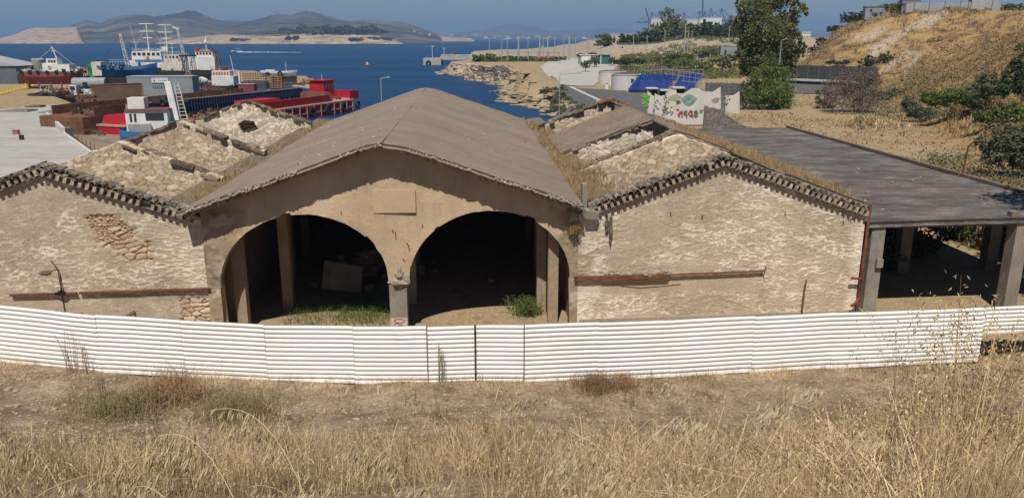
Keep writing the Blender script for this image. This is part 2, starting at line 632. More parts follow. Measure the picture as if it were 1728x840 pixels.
hm_green = hillmat('scrub_mountain', [(0.40, (0.05, 0.055, 0.055)), (0.50, (0.09, 0.09, 0.085)), (0.60, (0.17, 0.14, 0.13)), (0.72, (0.23, 0.18, 0.15))], 0.0030)
hm_quarry = hillmat('quarried_slope', [(0.3, (0.30, 0.225, 0.175)), (0.55, (0.42, 0.32, 0.25)), (0.75, (0.22, 0.18, 0.13))], 0.006)
hm_spit = hillmat('sandy_spit', [(0.30, (0.10, 0.11, 0.055)), (0.42, (0.30, 0.23, 0.15)), (0.6, (0.50, 0.41, 0.29)), (0.75, (0.36, 0.27, 0.17))], 0.02)
hm_far = hillmat('far_range', [(0.3, (0.08, 0.08, 0.07)), (0.7, (0.17, 0.14, 0.11))], 0.001)
range_mesh('mountain_range', [-260, -60, 0, 100, 130, 150, 172, 190, 215, 240, 262, 290, 315, 335, 350, 375, 400, 430, 450, 470, 495, 520, 545, 565, 590, 612, 640, 662, 690, 715, 745], [60, 62, 66, 58, 45, 40, 43, 36, 28, 25, 27, 19, 14.5, 19, 26, 35, 36, 34, 30, 23, 24, 17, 20, 26, 27, 25, 30, 33, 39, 49, 62], 2050, 5600, 3700, mat=hm_green, seed=4, n=520, k=80, rough=0.13)
range_mesh('quarry_hill', [-300, -60, 0, 20, 50, 62, 100, 132, 138, 142], [70, 70, 65, 60, 49, 46.5, 48, 45, 56, 72], 1880, 2500, 2250, mat=hm_quarry, seed=9, n=200, k=30, rough=0.08)
range_mesh('sandy_peninsula', [262, 300, 330, 350, 372, 400, 430, 460, 500, 540, 590, 640, 665, 681], [73, 66, 62.5, 60, 58, 58.5, 60, 60, 58, 55, 57, 60, 67, 74], 1800, 2180, 1990, mat=hm_spit, seed=13, n=220, k=22, rough=0.05)
range_mesh('low_headland', [655, 672, 690, 720, 750, 780, 800], [69, 61, 58.5, 59, 62, 64, 67.5], 2900, 3600, 3250, mat=hm_quarry, seed=17, n=100, k=14, rough=0.05)
range_mesh('town_shore', [690, 740, 800, 900, 1000, 1120, 1400], [62, 59.5, 58.5, 58, 58, 59, 60], 5600, 7000, 6500, mat=hm_far, seed=19, n=160, k=14, rough=0.05)
range_mesh('far_mountain', [640, 720, 780, 810, 835, 858, 872, 888, 905, 930, 970, 1020, 1080, 1160, 1300, 1500], [60, 57, 55, 52, 46, 41, 40, 44, 47, 53, 51, 48, 50, 53, 50, 55], 9000, 12500, 10800, mat=hm_far, seed=23, n=300, k=24, rough=0.06)

# haze -------------------------------------------------------------------------
hz, nt, b = newmat('haze_air')
nt.nodes.remove(b)
pv = nt.nodes.new('ShaderNodeVolumePrincipled')
pv.inputs['Color'].default_value = (0.33, 0.55, 0.91, 1)
pv.inputs['Density'].default_value = HAZE_DENSITY
pv.inputs['Anisotropy'].default_value = 0.0
nt.links.new(pv.outputs[0], nt.nodes['Material Output'].inputs['Volume'])
m = MB()
m.box(0, 0, 130, 30000, 30000, 276)
hz_o = m.build('haze', hz)
hz_o['kind'] = 'stuff'
hz_o['label'] = 'thin blue summer haze over the bay fading the far hills'

# ------------------------------------------------------------------ the sheds
BROT = math.radians(3.2)
BO = Vector((0, 28.9, 0))
SL = 0.04                                   # the fronts run slightly askew to the roofs


def W(s, d, z=0.0):
    return Vector((BO.x + s * math.cos(BROT) - d * math.sin(BROT), BO.y + s * math.sin(BROT) + d * math.cos(BROT), z))


def wallmat(name, base1, base2, pale, bare, fine=0.25):
    m, nt, b = newmat(name)
    v = coords(nt)
    col = ramp(nt, noise(nt, v, 0.7, 6, 0.7), [(0.34, base1), (0.62, base2)])
    st = noise(nt, coords(nt, (1.6, 1, 0.25)), 1.3, 6, 0.75)
    col = mix(nt, 1.0, col, ramp(nt, st, [(0.34, 0.88), (0.56, 1.0)]), 'MULTIPLY')
    col = mix(nt, attr(nt, 'bare'), col, bare)
    col = mix(nt, attr(nt, 'pale'), col, pale)
    tb = nt.nodes.new('ShaderNodeCombineColor')
    for i in range(3):
        nt.links.new(attr(nt, 'tint'), tb.inputs[i])
    col = mix(nt, 1.0, col, tb.outputs[0], 'MULTIPLY')
    n2 = noise(nt, v, 14, 6, 0.75)
    col = mix(nt, 1.0, col, ramp(nt, n2, [(0.3, 1 - fine), (0.65, 1.06)]), 'MULTIPLY')
    nt.links.new(col, b.inputs['Base Color'])
    b.inputs['Roughness'].default_value = 0.95
    b.inputs['Specular IOR Level'].default_value = 0.1
    bump(nt, b, n2, 0.6, 0.03)
    return m


m_rough = wallmat('roughcast_plaster', (0.48, 0.385, 0.285), (0.55, 0.45, 0.345), (0.92, 0.81, 0.68), (0.52, 0.38, 0.26))
m_render = wallmat('cement_render', (0.50, 0.38, 0.25), (0.56, 0.43, 0.29), (0.60, 0.52, 0.42), (0.36, 0.28, 0.20), 0.14)
m_rubble = wallmat('rubble_stone', (0.60, 0.49, 0.37), (0.72, 0.61, 0.49), (0.84, 0.76, 0.66), (0.44, 0.31, 0.19), 0.22)
m_rubble_o = wallmat('rubble_stone_ochre', (0.56, 0.42, 0.28), (0.68, 0.55, 0.41), (0.80, 0.69, 0.56), (0.42, 0.28, 0.16), 0.22)
m_conc = M('grey_concrete', (0.34, 0.31, 0.26), (0.24, 0.215, 0.18), 1.1, 0.9, 0.4, 0.02, c3=(0.46, 0.43, 0.38), spots=0.0)
m_conc_d = M('stained_concrete', (0.26, 0.21, 0.155), (0.17, 0.14, 0.11), 0.9, 0.9, 0.4, 0.02)
m_tile = island_mat('weathered_tile', [(0.21, 0.18, 0.15), (0.30, 0.265, 0.22), (0.16, 0.135, 0.115), (0.36, 0.31, 0.25), (0.25, 0.20, 0.16)], 0.95, 0.05, 0, 5.0)
m_dent = island_mat('pale_brick_dentil', [(0.46, 0.385, 0.30), (0.34, 0.28, 0.22), (0.56, 0.47, 0.37), (0.40, 0.32, 0.25)], 0.95, 0.05, 0, 6.0)
m_wood = M('rotten_wood', (0.12, 0.085, 0.06), (0.22, 0.17, 0.13), 4.0, 0.9, 0.5, 0.02, stretch=(1, 1, 1))
m_rust = M('rusty_steel', (0.13, 0.055, 0.035), (0.24, 0.11, 0.06), 3.0, 0.85, 0.4, 0.01)
m_dark = M('inner_wall_brown', (0.38, 0.31, 0.245), (0.24, 0.195, 0.155), 0.8, 0.95, 0.4, 0.03)  # two mottled browns for inner walls and beams
m_redp = M('red_lead_pipe', (0.30, 0.05, 0.04), (0.16, 0.05, 0.04), 3, 0.6, 0.2, 0.005)

m_cope = island_mat('broken_coping', [(0.17, 0.13, 0.10), (0.25, 0.195, 0.15), (0.13, 0.10, 0.08), (0.31, 0.25, 0.19)], 0.95, 0.05, 0, 4.0)

# roof coverings
m_roof, nt, b = newmat('roof_membrane')
v = coords(nt)
col = ramp(nt, noise(nt, coords(nt, (0.6, 1, 1)), 0.35, 7, 0.72), [(0.30, (0.22, 0.172, 0.135)), (0.52, (0.27, 0.215, 0.17)), (0.70, (0.31, 0.25, 0.20))])
stk = noise(nt, coords(nt, (1, 7, 1), (0, 0, 0.1)), 0.9, 5, 0.7)
col = mix(nt, 1.0, col, ramp(nt, stk, [(0.3, 0.93), (0.6, 1.03)]), 'MULTIPLY')
n2 = noise(nt, v, 12, 6, 0.75)
col = mix(nt, 1.0, col, ramp(nt, n2, [(0.3, 0.8), (0.65, 1.05)]), 'MULTIPLY')
st3 = noise(nt, coords(nt, (1, 0.35, 1)), 0.8, 7, 0.75)
col = mix(nt, ramp(nt, st3, [(0.55, 0.0), (0.72, 0.55)]), col, (0.17, 0.13, 0.10))
col = mix(nt, ramp(nt, noise(nt, v, 1.7, 7, 0.8), [(0.60, 0.0), (0.72, 0.5)]), col, (0.42, 0.36, 0.30))
mk = ramp(nt, noise(nt, coords(nt, (1.0, 2.6, 1), (0, 0, 0.5)), 1.9, 3, 0.6), [(0.655, 0.0), (0.68, 1.0)])
mk2 = nd(nt, 'ShaderNodeMath', operation='MULTIPLY')
nt.links.new(mk, mk2.inputs[0])
nt.links.new(attr(nt, 'worn'), mk2.inputs[1])
col = mix(nt, mk2.outputs[0], col, (0.09, 0.07, 0.055))
nt.links.new(col, b.inputs['Base Color'])
b.inputs['Roughness'].default_value = 0.95
b.inputs['Specular IOR Level'].default_value = 0.1
bump(nt, b, n2, 0.5, 0.03)

m_flat, nt, b = newmat('bitumen_roof')
v = coords(nt)
col = ramp(nt, noise(nt, coords(nt, (0.5, 1, 1)), 0.8, 9, 0.8), [(0.33, (0.055, 0.052, 0.054)), (0.48, (0.115, 0.105, 0.10)), (0.58, (0.19, 0.17, 0.155)), (0.70, (0.33, 0.285, 0.24))])
rd = ramp(nt, noise(nt, v, 0.13, 6, 0.7), [(0.60, 0.0), (0.72, 0.7)])
col = mix(nt, rd, col, (0.15, 0.085, 0.05))
col = mix(nt, 1.0, col, ramp(nt, noise(nt, v, 10, 6, 0.8), [(0.3, 0.7), (0.65, 1.1)]), 'MULTIPLY')
nt.links.new(col, b.inputs['Base Color'])
b.inputs['Roughness'].default_value = 0.8
b.inputs['Specular IOR Level'].default_value = 0.25
bump(nt, b, noise(nt, v, 5, 6, 0.7), 0.5, 0.05)


def wall(name, S, zb, zt, y0, thick, nz, disp, mat, parent, off, slant=SL):
    S = np.asarray(S, float)
    ns = len(S)
    zb = np.broadcast_to(np.asarray(zb, float), (ns,))
    zt = np.broadcast_to(np.asarray(zt, float), (ns,))
    t = np.linspace(0, 1, nz)[:, None]
    Z = zb[None] + (zt - zb)[None] * t
    SS = np.broadcast_to(S[None], Z.shape)
    d, tint, pale, bare = disp(SS, Z)
    edge = np.minimum(1, np.minimum(t, 1 - t) * 40)
    Yf = y0 + slant * SS - d
    front = np.stack([SS, Yf, Z], -1).reshape(-1, 3)
    bt = np.stack([S, y0 + slant * S + thick, zt], -1)
    bb = np.stack([S, y0 + slant * S + thick, zb], -1)
    V = np.concatenate([front, bt, bb]) - np.array([off[0], off[1], 0])
    i = np.arange(nz - 1)[:, None] * ns + np.arange(ns - 1)[None, :]
    F = [np.stack([i, i + 1, i + ns + 1, i + ns], -1).reshape(-1, 4)]
    nf = ns * nz
    a = np.arange(ns - 1)
    F.append(np.stack([(nz - 1) * ns + a, (nz - 1) * ns + a + 1, nf + a + 1, nf + a], -1))
    F.append(np.stack([a + 1, a, nf + ns + a, nf + ns + a + 1], -1))
    F.append(np.stack([nf + a, nf + a + 1, nf + ns + a + 1, nf + ns + a], -1))
    # ends
    for e in (0, ns - 1):
        F.append(np.array([[e, (nz - 1) * ns + e, nf + e, nf + ns + e]]))
    F = np.concatenate(F)

    def ex(A):
        A = np.broadcast_to(A, Z.shape)
        return np.concatenate([A.ravel(), A[-1], A[0]])
    o = np_mesh(name, V, F, mat, parent, dict(tint=ex(tint), pale=ex(pale), bare=ex(bare)), smooth=False)
    return o


def stone(S, Z, cw=0.42, ch=0.24, seed=0, amp=0.09, joint=0.13, var=0.36):
    wx = (fbm(S * 1.3, Z * 1.3, seed + 3) - 0.5) * 0.8
    f1, gap, cid = vor((S + wx * 0.4) / cw, (Z + wx * 0.3) / ch, seed)
    f1b, gapb, cidb = vor(S / (cw * 0.45) + 7, Z / (ch * 0.5) + 3, seed + 5)
    g = np.clip(gap / joint, 0, 1)
    gb = np.clip(gapb / (joint * 1.9), 0, 1)
    sel = (fbm(S * 0.9, Z * 0.9, seed + 8) > 0.52)
    fl = 0.10 if joint > 0.2 else joint
    hgt = np.where(sel, np.clip(gapb / (fl * 1.8), 0, 1) * (0.6 + 0.4 * cidb), np.clip(gap / fl, 0, 1) * (0.6 + 0.5 * cid))
    d = amp * hgt + 0.03 * fbm(S * 5, Z * 5, seed + 1)
    tint = 0.55 + 0.47 * np.where(sel, gb, g) ** 0.7 + (np.where(sel, cidb, cid) - 0.5) * var
    return d, tint, np.where(sel, cidb, cid)


def d_rubble(seed, och=0.0):
    def f(S, Z):
        d, tint, cid = stone(S, Z, 0.42, 0.21, seed, 0.04, 0.26, 0.30)
        lf = fbm(S * 0.55, Z * 0.7, seed + 40)
        pale = sstep(cid, 0.3, 0.9) * 0.55
        bare = np.clip(sstep(lf, 0.52, 0.68) * (0.2 + 0.8 * cid) * 0.7 + och * 0.35 * cid, 0, 1)
        big = (fbm(S * 0.7, Z * 0.9, seed + 60) - 0.5) * 0.05
        return d + big, tint, pale, bare
    return f


def rough_common(S, Z, seed):
    wv = fbm(S * 0.8, Z * 0.8, seed + 50) * 1.0
    n = fbm(S * 2.9 + wv, Z * 9.5 + 0.25 * np.sin(S * 1.9) + wv * 0.7, seed, 4)
    n2 = fbm(S * 7.0, Z * 19 + wv, seed + 7, 3)
    r = 1 - np.abs(2 * n - 1)
    r2 = 1 - np.abs(2 * n2 - 1)
    led = sstep(r, 0.80, 0.97)
    led2 = sstep(r2, 0.82, 0.98)
    amt = 0.25 + 0.75 * sstep(fbm(S * 0.45, Z * 0.9, seed + 90), 0.26, 0.48)
    d = 0.015 * led * amt + 0.007 * led2 + 0.012 * fbm(S * 3, Z * 5, seed + 4)
    pale = np.clip(0.9 * led * amt * sstep(fbm(S * 1.4, Z * 3, seed + 21), 0.40, 0.58) + 0.3 * led2 * amt, 0, 1)
    return d, pale


def d_left(S, Z):
    d, pale = rough_common(S, Z, 3)
    ds, tint, cid = stone(S, Z, 0.36, 0.19, 9, 0.09, 0.16, 0.4)
    nz = (fbm(S * 1.6, Z * 1.6, 70) - 0.5) * 1.3
    c = -14.55 + (4.7 - Z) * 0.52
    patch = (1 - sstep(np.abs(S - c) * 0.9 + nz, 0.55, 0.75)) * sstep(Z, 2.9, 3.3) * (1 - sstep(Z, 4.85, 4.95))
    corner = sstep(S - (-12.9) + nz, 0.2, 0.7) * (1 - sstep(Z, 1.55, 1.9))
    top = (1 - sstep(np.abs(S + 16.2) + nz, 1.0, 1.8)) * sstep(Z + nz * 0.5, 6.0, 6.25)
    lower = 1 - sstep(Z + (fbm(S, Z, 81) - 0.5) * 0.3, 1.75, 1.95)
    p = np.clip(patch + corner, 0, 1)
    d = d * (1 - 0.75 * lower)
    pale = pale * (1 - 0.6 * lower)
    edgeR = sstep(S, -12.4, -11.9)
    out = d * (1 - p) + (ds - 0.11) * p
    g = 0.92 + 0.16 * (fbm(S * 0.5, Z * 0.5, 33) - 0.5) * 2
    return out, (1 - p) * g + p * tint, pale * (1 - p) + 0.35 * edgeR * fbm(S * 3, Z * 3, 66), np.clip(p + top * 0.8, 0, 1)


def d_right(S, Z):
    d, pale = rough_common(S, Z, 23)
    lower = 1 - sstep(Z + (fbm(S, Z, 81) - 0.5) * 0.25, 1.8, 2.02)
    lz = lower * (1 - sstep(S, 8.8, 10.2))
    low2 = sstep(Z, 1.15, 1.5) * lz
    d = d * (1 - 0.8 * low2)
    pale = pale * (1 - 0.9 * low2)
    e = 1 - sstep(S + (fbm(S * 2, Z * 1.4, 71) - 0.5) * 1.6, 3.1, 3.7)
    pe = e * sstep(fbm(S * 1.6, Z * 1.6, 75), 0.38, 0.5)
    er = sstep(S + (fbm(S * 2, Z * 1.1, 76) - 0.5) * 0.9, 13.3, 13.7) * 0.55
    d = d + e * 0.04 * fbm(S * 6, Z * 6, 13)
    g = 0.96 + 0.2 * (fbm(S * 0.4, Z * 0.5, 34) - 0.5) * 2
    return d, g - 0.12 * e, np.clip(pale + pe * 0.85 + er, 0, 1), np.zeros_like(S)


def d_nave(S, Z):
    d = 0.012 * fbm(S * 2.5, Z * 2.5, 5) + 0.010 * fbm(S * 9, Z * 9, 6)
    side = np.maximum(sstep(np.abs(S + 4.45) + (fbm(S * 1.2, Z * 1.2, 44) - 0.5) * 2.4, 5.3, 6.2), 0)
    d = d + side * 0.05 * fbm(S * 4, Z * 5, 15)
    cr = (vor(S * 0.6, Z * 0.6, 8)[1] < 0.012) * 0.0
    pale = side * sstep(fbm(S * 2.2, Z * 2.2, 46), 0.56, 0.68) * 0.8
    g = 1.0 + 0.18 * (fbm(S * 0.5, Z * 0.9, 35) - 0.5) * 2 - side * 0.16 + 0.16 * (fbm(S * 2.4, Z * 2.4, 36) - 0.5)
    g = g - 0.30 * sstep(fbm(S * 1.3, Z * 1.3, 48), 0.60, 0.72) * (0.3 + 0.7 * side)
    drip = sstep(fbm(S * 1.6, Z * 0.12, 37), 0.52, 0.72) * sstep(Z, 3.5, 6)
    return d, g - 0.04 * drip, pale, side * 0.7


# --- central shed -------------------------------------------------------------
nave_c, nave_e0, nave_e1 = -4.62, -11.85, 2.62
oN = (nave_c, 0.0)
nave = thing('arched_shed', 'derelict central warehouse with two dark arches under a big brown pitched roof', 'warehouse', W(*oN), BROT)


def nave_roof(s, top=0.0):
    return 7.40 - 0.343 * np.abs(np.asarray(s, float) - nave_c) + top


AR = [(-7.76, 3.08), (-0.83, 3.08)]
ZSP, ARISE = 2.02, 2.74
S = [np.linspace(-11.3, 2.55, 250)]
for c, r in AR:
    S.append(c + r * np.cos(np.linspace(0, math.pi, 140)))
S = np.unique(np.round(np.concatenate(S), 4))
zb = np.full(S.shape, ZSP)
for c, r in AR:
    q = np.clip(1 - ((S - c) / r) ** 2, 0, 1)
    chip = 0.05 * (fbm(S * 4, S * 0 + 2, 19) - 0.5) + 0.10 * sstep(fbm(S * 1.7, S * 0 + 7, 23, 3), 0.62, 0.72)
    zb = np.maximum(zb, ZSP + ARISE * np.sqrt(q) + chip * (q > 0.02))
wall('facade_wall', S, zb, nave_roof(S, -0.02), 0.0, 0.5, 110, d_nave, m_render, nave, oN)
for nm, a, b_ in (('pier', -11.3, -10.84), ('pier', 2.25, 2.55)):
    wall(nm, np.linspace(a, b_, 12), -0.2, ZSP, 0.0, 0.5, 50, d_nave, m_render, nave, oN)
m = MB()
m.box(-4.345, SL * -4.3 + 0.25, 0.95, 0.66, 0.5, 2.1)
pil = m.build('pillar', m_conc, nave, oN)
m = MB()
m.blob((-4.34, -0.1, 2.1), 0.3, 5, (1.25, 0.75, 0.85), 0.3)
m.blob((-4.28, -0.2, 2.4), 0.2, 6, (0.8, 0.6, 1.3), 0.25)
m.blob((-4.02, -0.12, 2.15), 0.19, 8, (0.8, 0.8, 1.2), 0.3)
m.build('broken_capital', M('pale_broken_stone', (0.56, 0.48, 0.39), (0.36, 0.30, 0.24), 9, 0.9, 0.8, 0.04), pil, oN)
# whitewash patch with red spray letters on the pillar
m = MB()
m.box(-4.345, SL * -4.3 - 0.006, 0.34, 0.64, 0.008, 0.62)
m.build('white_patch', M('whitewash', (0.70, 0.62, 0.56), (0.55, 0.46, 0.40), 5, 0.9, 0.3), pil, oN)
m = MB()


def loop_stroke(m, cx, cz, rx, rz, y, r=0.016, n=18, tilt=0.0, a0=0.0, a1=6.283):
    pts = []
    for i in range(n + 1):
        t = a0 + (a1 - a0) * i / n
        x, z = rx * math.cos(t), rz * math.sin(t)
        pts.append((cx + x * math.cos(tilt) - z * math.sin(tilt), y, cz + x * math.sin(tilt) + z * math.cos(tilt)))
    m.tube(pts, r, 6)


yf = SL * -4.3 - 0.012
loop_stroke(m, -4.33, 0.53, 0.20, 0.075, yf)
loop_stroke(m, -4.42, 0.36, 0.12, 0.07, yf, a0=0.9, a1=5.2)
loop_stroke(m, -4.30, 0.30, 0.11, 0.06, yf)
loop_stroke(m, -4.24, 0.18, 0.13, 0.06, yf, a0=-2, a1=2.6)
loop_stroke(m, -4.44, 0.17, 0.10, 0.06, yf)
m.build('red_graffiti', M('red_spray', (0.55, 0.06, 0.10), (0.45, 0.05, 0.08), 8, 0.7, 0), pil, oN)
m = MB()
m.box(-4.35, SL * -4.3 - 0.035, 5.2, 1.56, 0.07, 0.86)
m.build('blank_plaque', m_render_p := M('plaque_render', (0.50, 0.38, 0.25), (0.55, 0.42, 0.285), 1.5, 0.95, 0.2, fineamt=0.12), nave, oN)
m = MB()
m.tube([(-4.35, -0.2, 4.05), (-4.34, -0.2, 3.75)], 0.014, 6)
m.tube([(-4.45, -0.2, 4.1), (-4.44, -0.2, 4.0)], 0.018, 6)
m.tube([(-3.95, -0.2, 3.62), (-3.88, -0.2, 3.5), (-3.86, -0.2, 3.3)], 0.014, 6)
m.tube([(-6.3, -0.27, 4.85), (-6.28, -0.27, 4.72)], 0.016, 6)
m.tube([(-3.35, -0.16, 4.3), (-3.34, -0.16, 4.18)], 0.016, 6)
m.tube([(-4.1, -0.2, 3.0), (-4.07, -0.2, 2.92)], 0.02, 6)
m.build('crack', M('crack_dark', (0.05, 0.035, 0.03), (0.07, 0.05, 0.04), 5, 1.0, 0), nave, oN)


def roof_slab(name, s0, s1, z0, z1, d0, d1, th, mat, parent, off, ns=60, nd_=120, seed=0, worn=0.0, rag=0.12, slant0=SL, disp=0.05, ridge=0.0):
    t = np.linspace(0, 1, ns)[None, :]
    q = np.linspace(0, 1, nd_)[:, None]
    S = s0 + (s1 - s0) * t + 0 * q
    ragf = (fbm(S * 5.0, S * 2.7, seed + 2, 4) - 0.5) * rag * 1.3
    Dm = (d0 + slant0 * S + ragf) * (1 - q) + d1 * q
    Z = z0 + (z1 - z0) * t + 0 * q + (fbm(S * 0.5, Dm * 0.35, seed) - 0.5) * disp * 2 + (fbm(S * 3, Dm * 3, seed + 9) - 0.5) * 0.035 - ridge * np.exp(-((S - nave_c) / 0.45) ** 2)
    top = np.stack([S - off[0], Dm - off[1], Z], -1).reshape(-1, 3)
    bot = top.copy()
    bot[:, 2] -= th
    n = ns * nd_
    i = np.arange(nd_ - 1)[:, None] * ns + np.arange(ns - 1)[None, :]
    Ft = np.stack([i, i + 1, i + ns + 1, i + ns], -1).reshape(-1, 4)
    F = [Ft, Ft[:, ::-1] + n]
    for line in (np.arange(ns), (nd_ - 1) * ns + np.arange(ns), np.arange(nd_) * ns, np.arange(nd_) * ns + ns - 1):
        F.append(np.stack([line[:-1], line[1:], line[1:] + n, line[:-1] + n], -1))
    w = worn * np.ones(n * 2)
    return np_mesh(name, np.concatenate([top, bot]), np.concatenate(F), mat, parent, dict(worn=w, tint=np.ones(2 * n), pale=np.zeros(2 * n), bare=np.zeros(2 * n)), smooth=False)


ze0 = float(nave_roof(nave_e0, 0.14))
ze1 = float(nave_roof(nave_e1, 0.14))
roof_slab('roof_slope', nave_e0, nave_c, ze0, 7.54, -0.78, 31.3, 0.13, m_roof, nave, oN, ns=110, nd_=160, seed=3, worn=1.0, ridge=0.10)
roof_slab('roof_slope', nave_c, nave_e1, 7.54, ze1, -0.78, 31.3, 0.13, m_roof, nave, oN, ns=110, nd_=160, seed=5, worn=0.15, ridge=0.10)
# broken mortar lip along the front of the roof
m = MB()
for i in range(330):
    s_ = nave_e0 + 0.05 + (nave_e1 - nave_e0 - 0.1) * i / 329 + rnd.uniform(-.03, .03)
    if fbm(s_ * 1.2, 3.3, 77) > 0.60:
        continue
    m.box(s_, -0.76 + SL * s_ + rnd.uniform(-.02, .02), float(nave_roof(s_, 0.085)) + rnd.uniform(-.03, .035) - 0.08 * math.exp(-((s_ - nave_c) / 0.45) ** 2), rnd.uniform(.04, .09), rnd.uniform(.06, .12), rnd.uniform(.04, .10), rnd.uniform(-.5, .5), rnd.uniform(-.4, .4), rnd.uniform(-.4, .4))
m.build('roof_lip', island_mat('mortar_lip', [(0.36, 0.30, 0.24), (0.46, 0.39, 0.31), (0.28, 0.23, 0.18), (0.40, 0.34, 0.27)], 0.95, 0.05), nave, oN)
m = MB()
for i in range(120):
    s_, d_ = rnd.uniform(nave_e0 + 0.4, nave_e1 - 0.3), rnd.uniform(0, 30)
    z_ = float(nave_roof(s_, 0.15)) - 0.09 * math.exp(-((s_ - nave_c) / 0.45) ** 2)
    m.blob((s_, d_, z_), rnd.uniform(.02, .055), i, (1.4, 1.2, 0.6), 0.4, 4)
m.build('roof_grit', m_dent, nave, oN)['kind'] = 'stuff'
# concrete brackets under the front overhang
m = MB()
for i in range(62):
    s = nave_e0 + 0.25 + i * 0.231
    m.box(s, SL * s - 0.32, float(nave_roof(s)) - 0.07, 0.09, 0.6, 0.13)
m.build('eave_brackets', m_dent, nave, oN)
# side walls, rear wall, inner columns, beams
m = MB()
m.box(-11.2, 15.7, 2.4, 0.3, 30.6, 5.0)
m.box(2.45, 15.7, 2.4, 0.2, 30.6, 5.0)
m.build('side_wall', m_dark, nave, oN)
m = MB()
rp = [(-11.0, -0.2), (2.3, -0.2), (2.3, float(nave_roof(2.3)) - 0.02), (nave_c, 7.36), (-11.0, float(nave_roof(-11.0)) - 0.02)]
m.slab(rp, 30.6, 31.0)
m.build('rear_wall', m_dark, nave, oN)
mcol = M('inner_column_render', (0.42, 0.33, 0.235), (0.34, 0.265, 0.185), 1.2, 0.95, 0.3)
for s, d, w in [(-10.45, 0.74, 0.42), (-9.25, 3.2, 0.42), (-9.95, 7.0, 0.42), (-10.2, 12, 0.4), (-10.2, 18, 0.4), (-4.15, 3.6, 0.5), (-4.3, 8.5, 0.45), (-4.3, 14, 0.45), (-4.3, 20, 0.45), (1.65, 0.75, 0.40), (1.3, 1.9, 0.38), (1.7, 8, 0.4), (1.7, 14, 0.4), (1.7, 20, 0.4)]:
    m = MB()
    h = float(nave_roof(s)) - 0.05
    m.box(s, d, h / 2 - 0.2, w, w, h + 0.3)
    m.build('column', mcol, nave, oN)
for d in (3.6, 8.5, 14, 20, 26):
    m = MB()
    m.box(nave_c, d + 0.5, 4.75, 13.0, 0.22, 0.35)
    m.build('tie_beam', m_dark, nave, oN)
m = MB()
m.box(0.15, 30.5, 4.6, 2.6, 0.1, 0.5)
m.build('window', M('dusty_window', (0.45, 0.55, 0.6), (0.35, 0.45, 0.5), 2, 0.5, 0), nave, oN)
# gutter ledges along both eaves
roof_slab('gutter_ledge', -13.0, -11.55, 5.06, 4.88, 0.5, 32.3, 0.25, m_conc_d, nave, oN, 12, 60, seed=31, rag=0.05, disp=0.08)
roof_slab('gutter_ledge', 2.4, 4.0, 4.86, 5.1, 0.6, 32.3, 0.3, m_conc_d, nave, oN, 12, 60, seed=33, rag=0.05, disp=0.12)

# --- wings ----------------------------------------------------------------------
def gable(s, c, apex, slope):
    return apex - slope * np.abs(np.asarray(s, float) - c)


def cornice(parent, off, s0, s1, c, apex, slope, y0):
    """dentil course, fillet and barrel-tile coping up one gable"""
    md, mt_, mf = MB(), MB(), MB()
    for sa, sb in ((s0, c), (c, s1)):
        L = abs(sb - sa)
        n = int(L / 0.225)
        ang = math.atan(slope) * (1 if sb == c else -1)
        for i in range(n):
            s = sa + (sb - sa) * (i + 0.5) / n
            z = float(gable(s, c, apex, slope))
            y = y0 + SL * s
            jz = rnd.uniform(-0.015, 0.015)
            if rnd.random() > 0.04:
                md.box(s, y - 0.10, z - 0.16, 0.115, 0.24, 0.2, ry=-ang)
            # barrel tile, axis across the wall
            k = 7
            r = 0.115 + rnd.uniform(-0.02, 0.018)
            s += rnd.uniform(-0.02, 0.02)
            jz += rnd.uniform(-0.02, 0.02)
            if rnd.random() > 0.08:
                vs = []
                y_a, y_b = y - 0.27 + rnd.uniform(-0.10, 0.07), y + 0.25
                for yy, rr in ((y_a, r), (y_b, r * 0.85)):
                    for q in range(k):
                        t = math.pi * q / (k - 1)
                        vs.append((s + rr * math.cos(t) * 0.98, yy, z + 0.03 + jz + rr * math.sin(t) * 0.95))
                    for q in range(k):
                        t = math.pi * q / (k - 1)
                        vs.append((s + (rr - 0.025) * math.cos(t) * 0.98, yy, z + 0.03 + jz + (rr - 0.025) * math.sin(t) * 0.95))
                fs = []
                for q in range(k - 1):
                    fs.append((q, q + 1, 2 * k + q + 1, 2 * k + q))
                    fs.append((k + q, 3 * k + q, 3 * k + q + 1, k + q + 1))
                    fs.append((q, k + q, k + q + 1, q + 1))
                mt_.add(vs, fs)
        # fillets
        for dz, dy, hh in ((-0.035, 0.19, 0.05), (-0.285, 0.12, 0.05)):
            n2 = 24
            for i in range(n2):
                a = sa + (sb - sa) * i / n2
                b_ = sa + (sb - sa) * (i + 1) / n2
                s = (a + b_) / 2
                mf.box(s, y0 + SL * s - dy / 2 + 0.02, float(gable(s, c, apex, slope)) + dz + rnd.uniform(-.006, .006), abs(b_ - a) / math.cos(ang) + 0.01, dy + 0.04, hh, ry=-ang)
        # rubble-and-mortar back of the coping
        n3 = 40
        for i in range(n3):
            s = sa + (sb - sa) * (i + 0.5) / n3
            mf.box(s, y0 + SL * s + 0.33 + rnd.uniform(-.05, .05), float(gable(s, c, apex, slope)) + 0.04 + rnd.uniform(-.03, .05), L / n3 * 1.25, 0.32, 0.14, ry=-ang + rnd.uniform(-.05, .05))
    md.build('dentil_course', m_dent, parent, off)
    mf.build('coping', m_tile, parent, off)
    mt_.build('tile_coping', m_tile, parent, off, smooth=False)


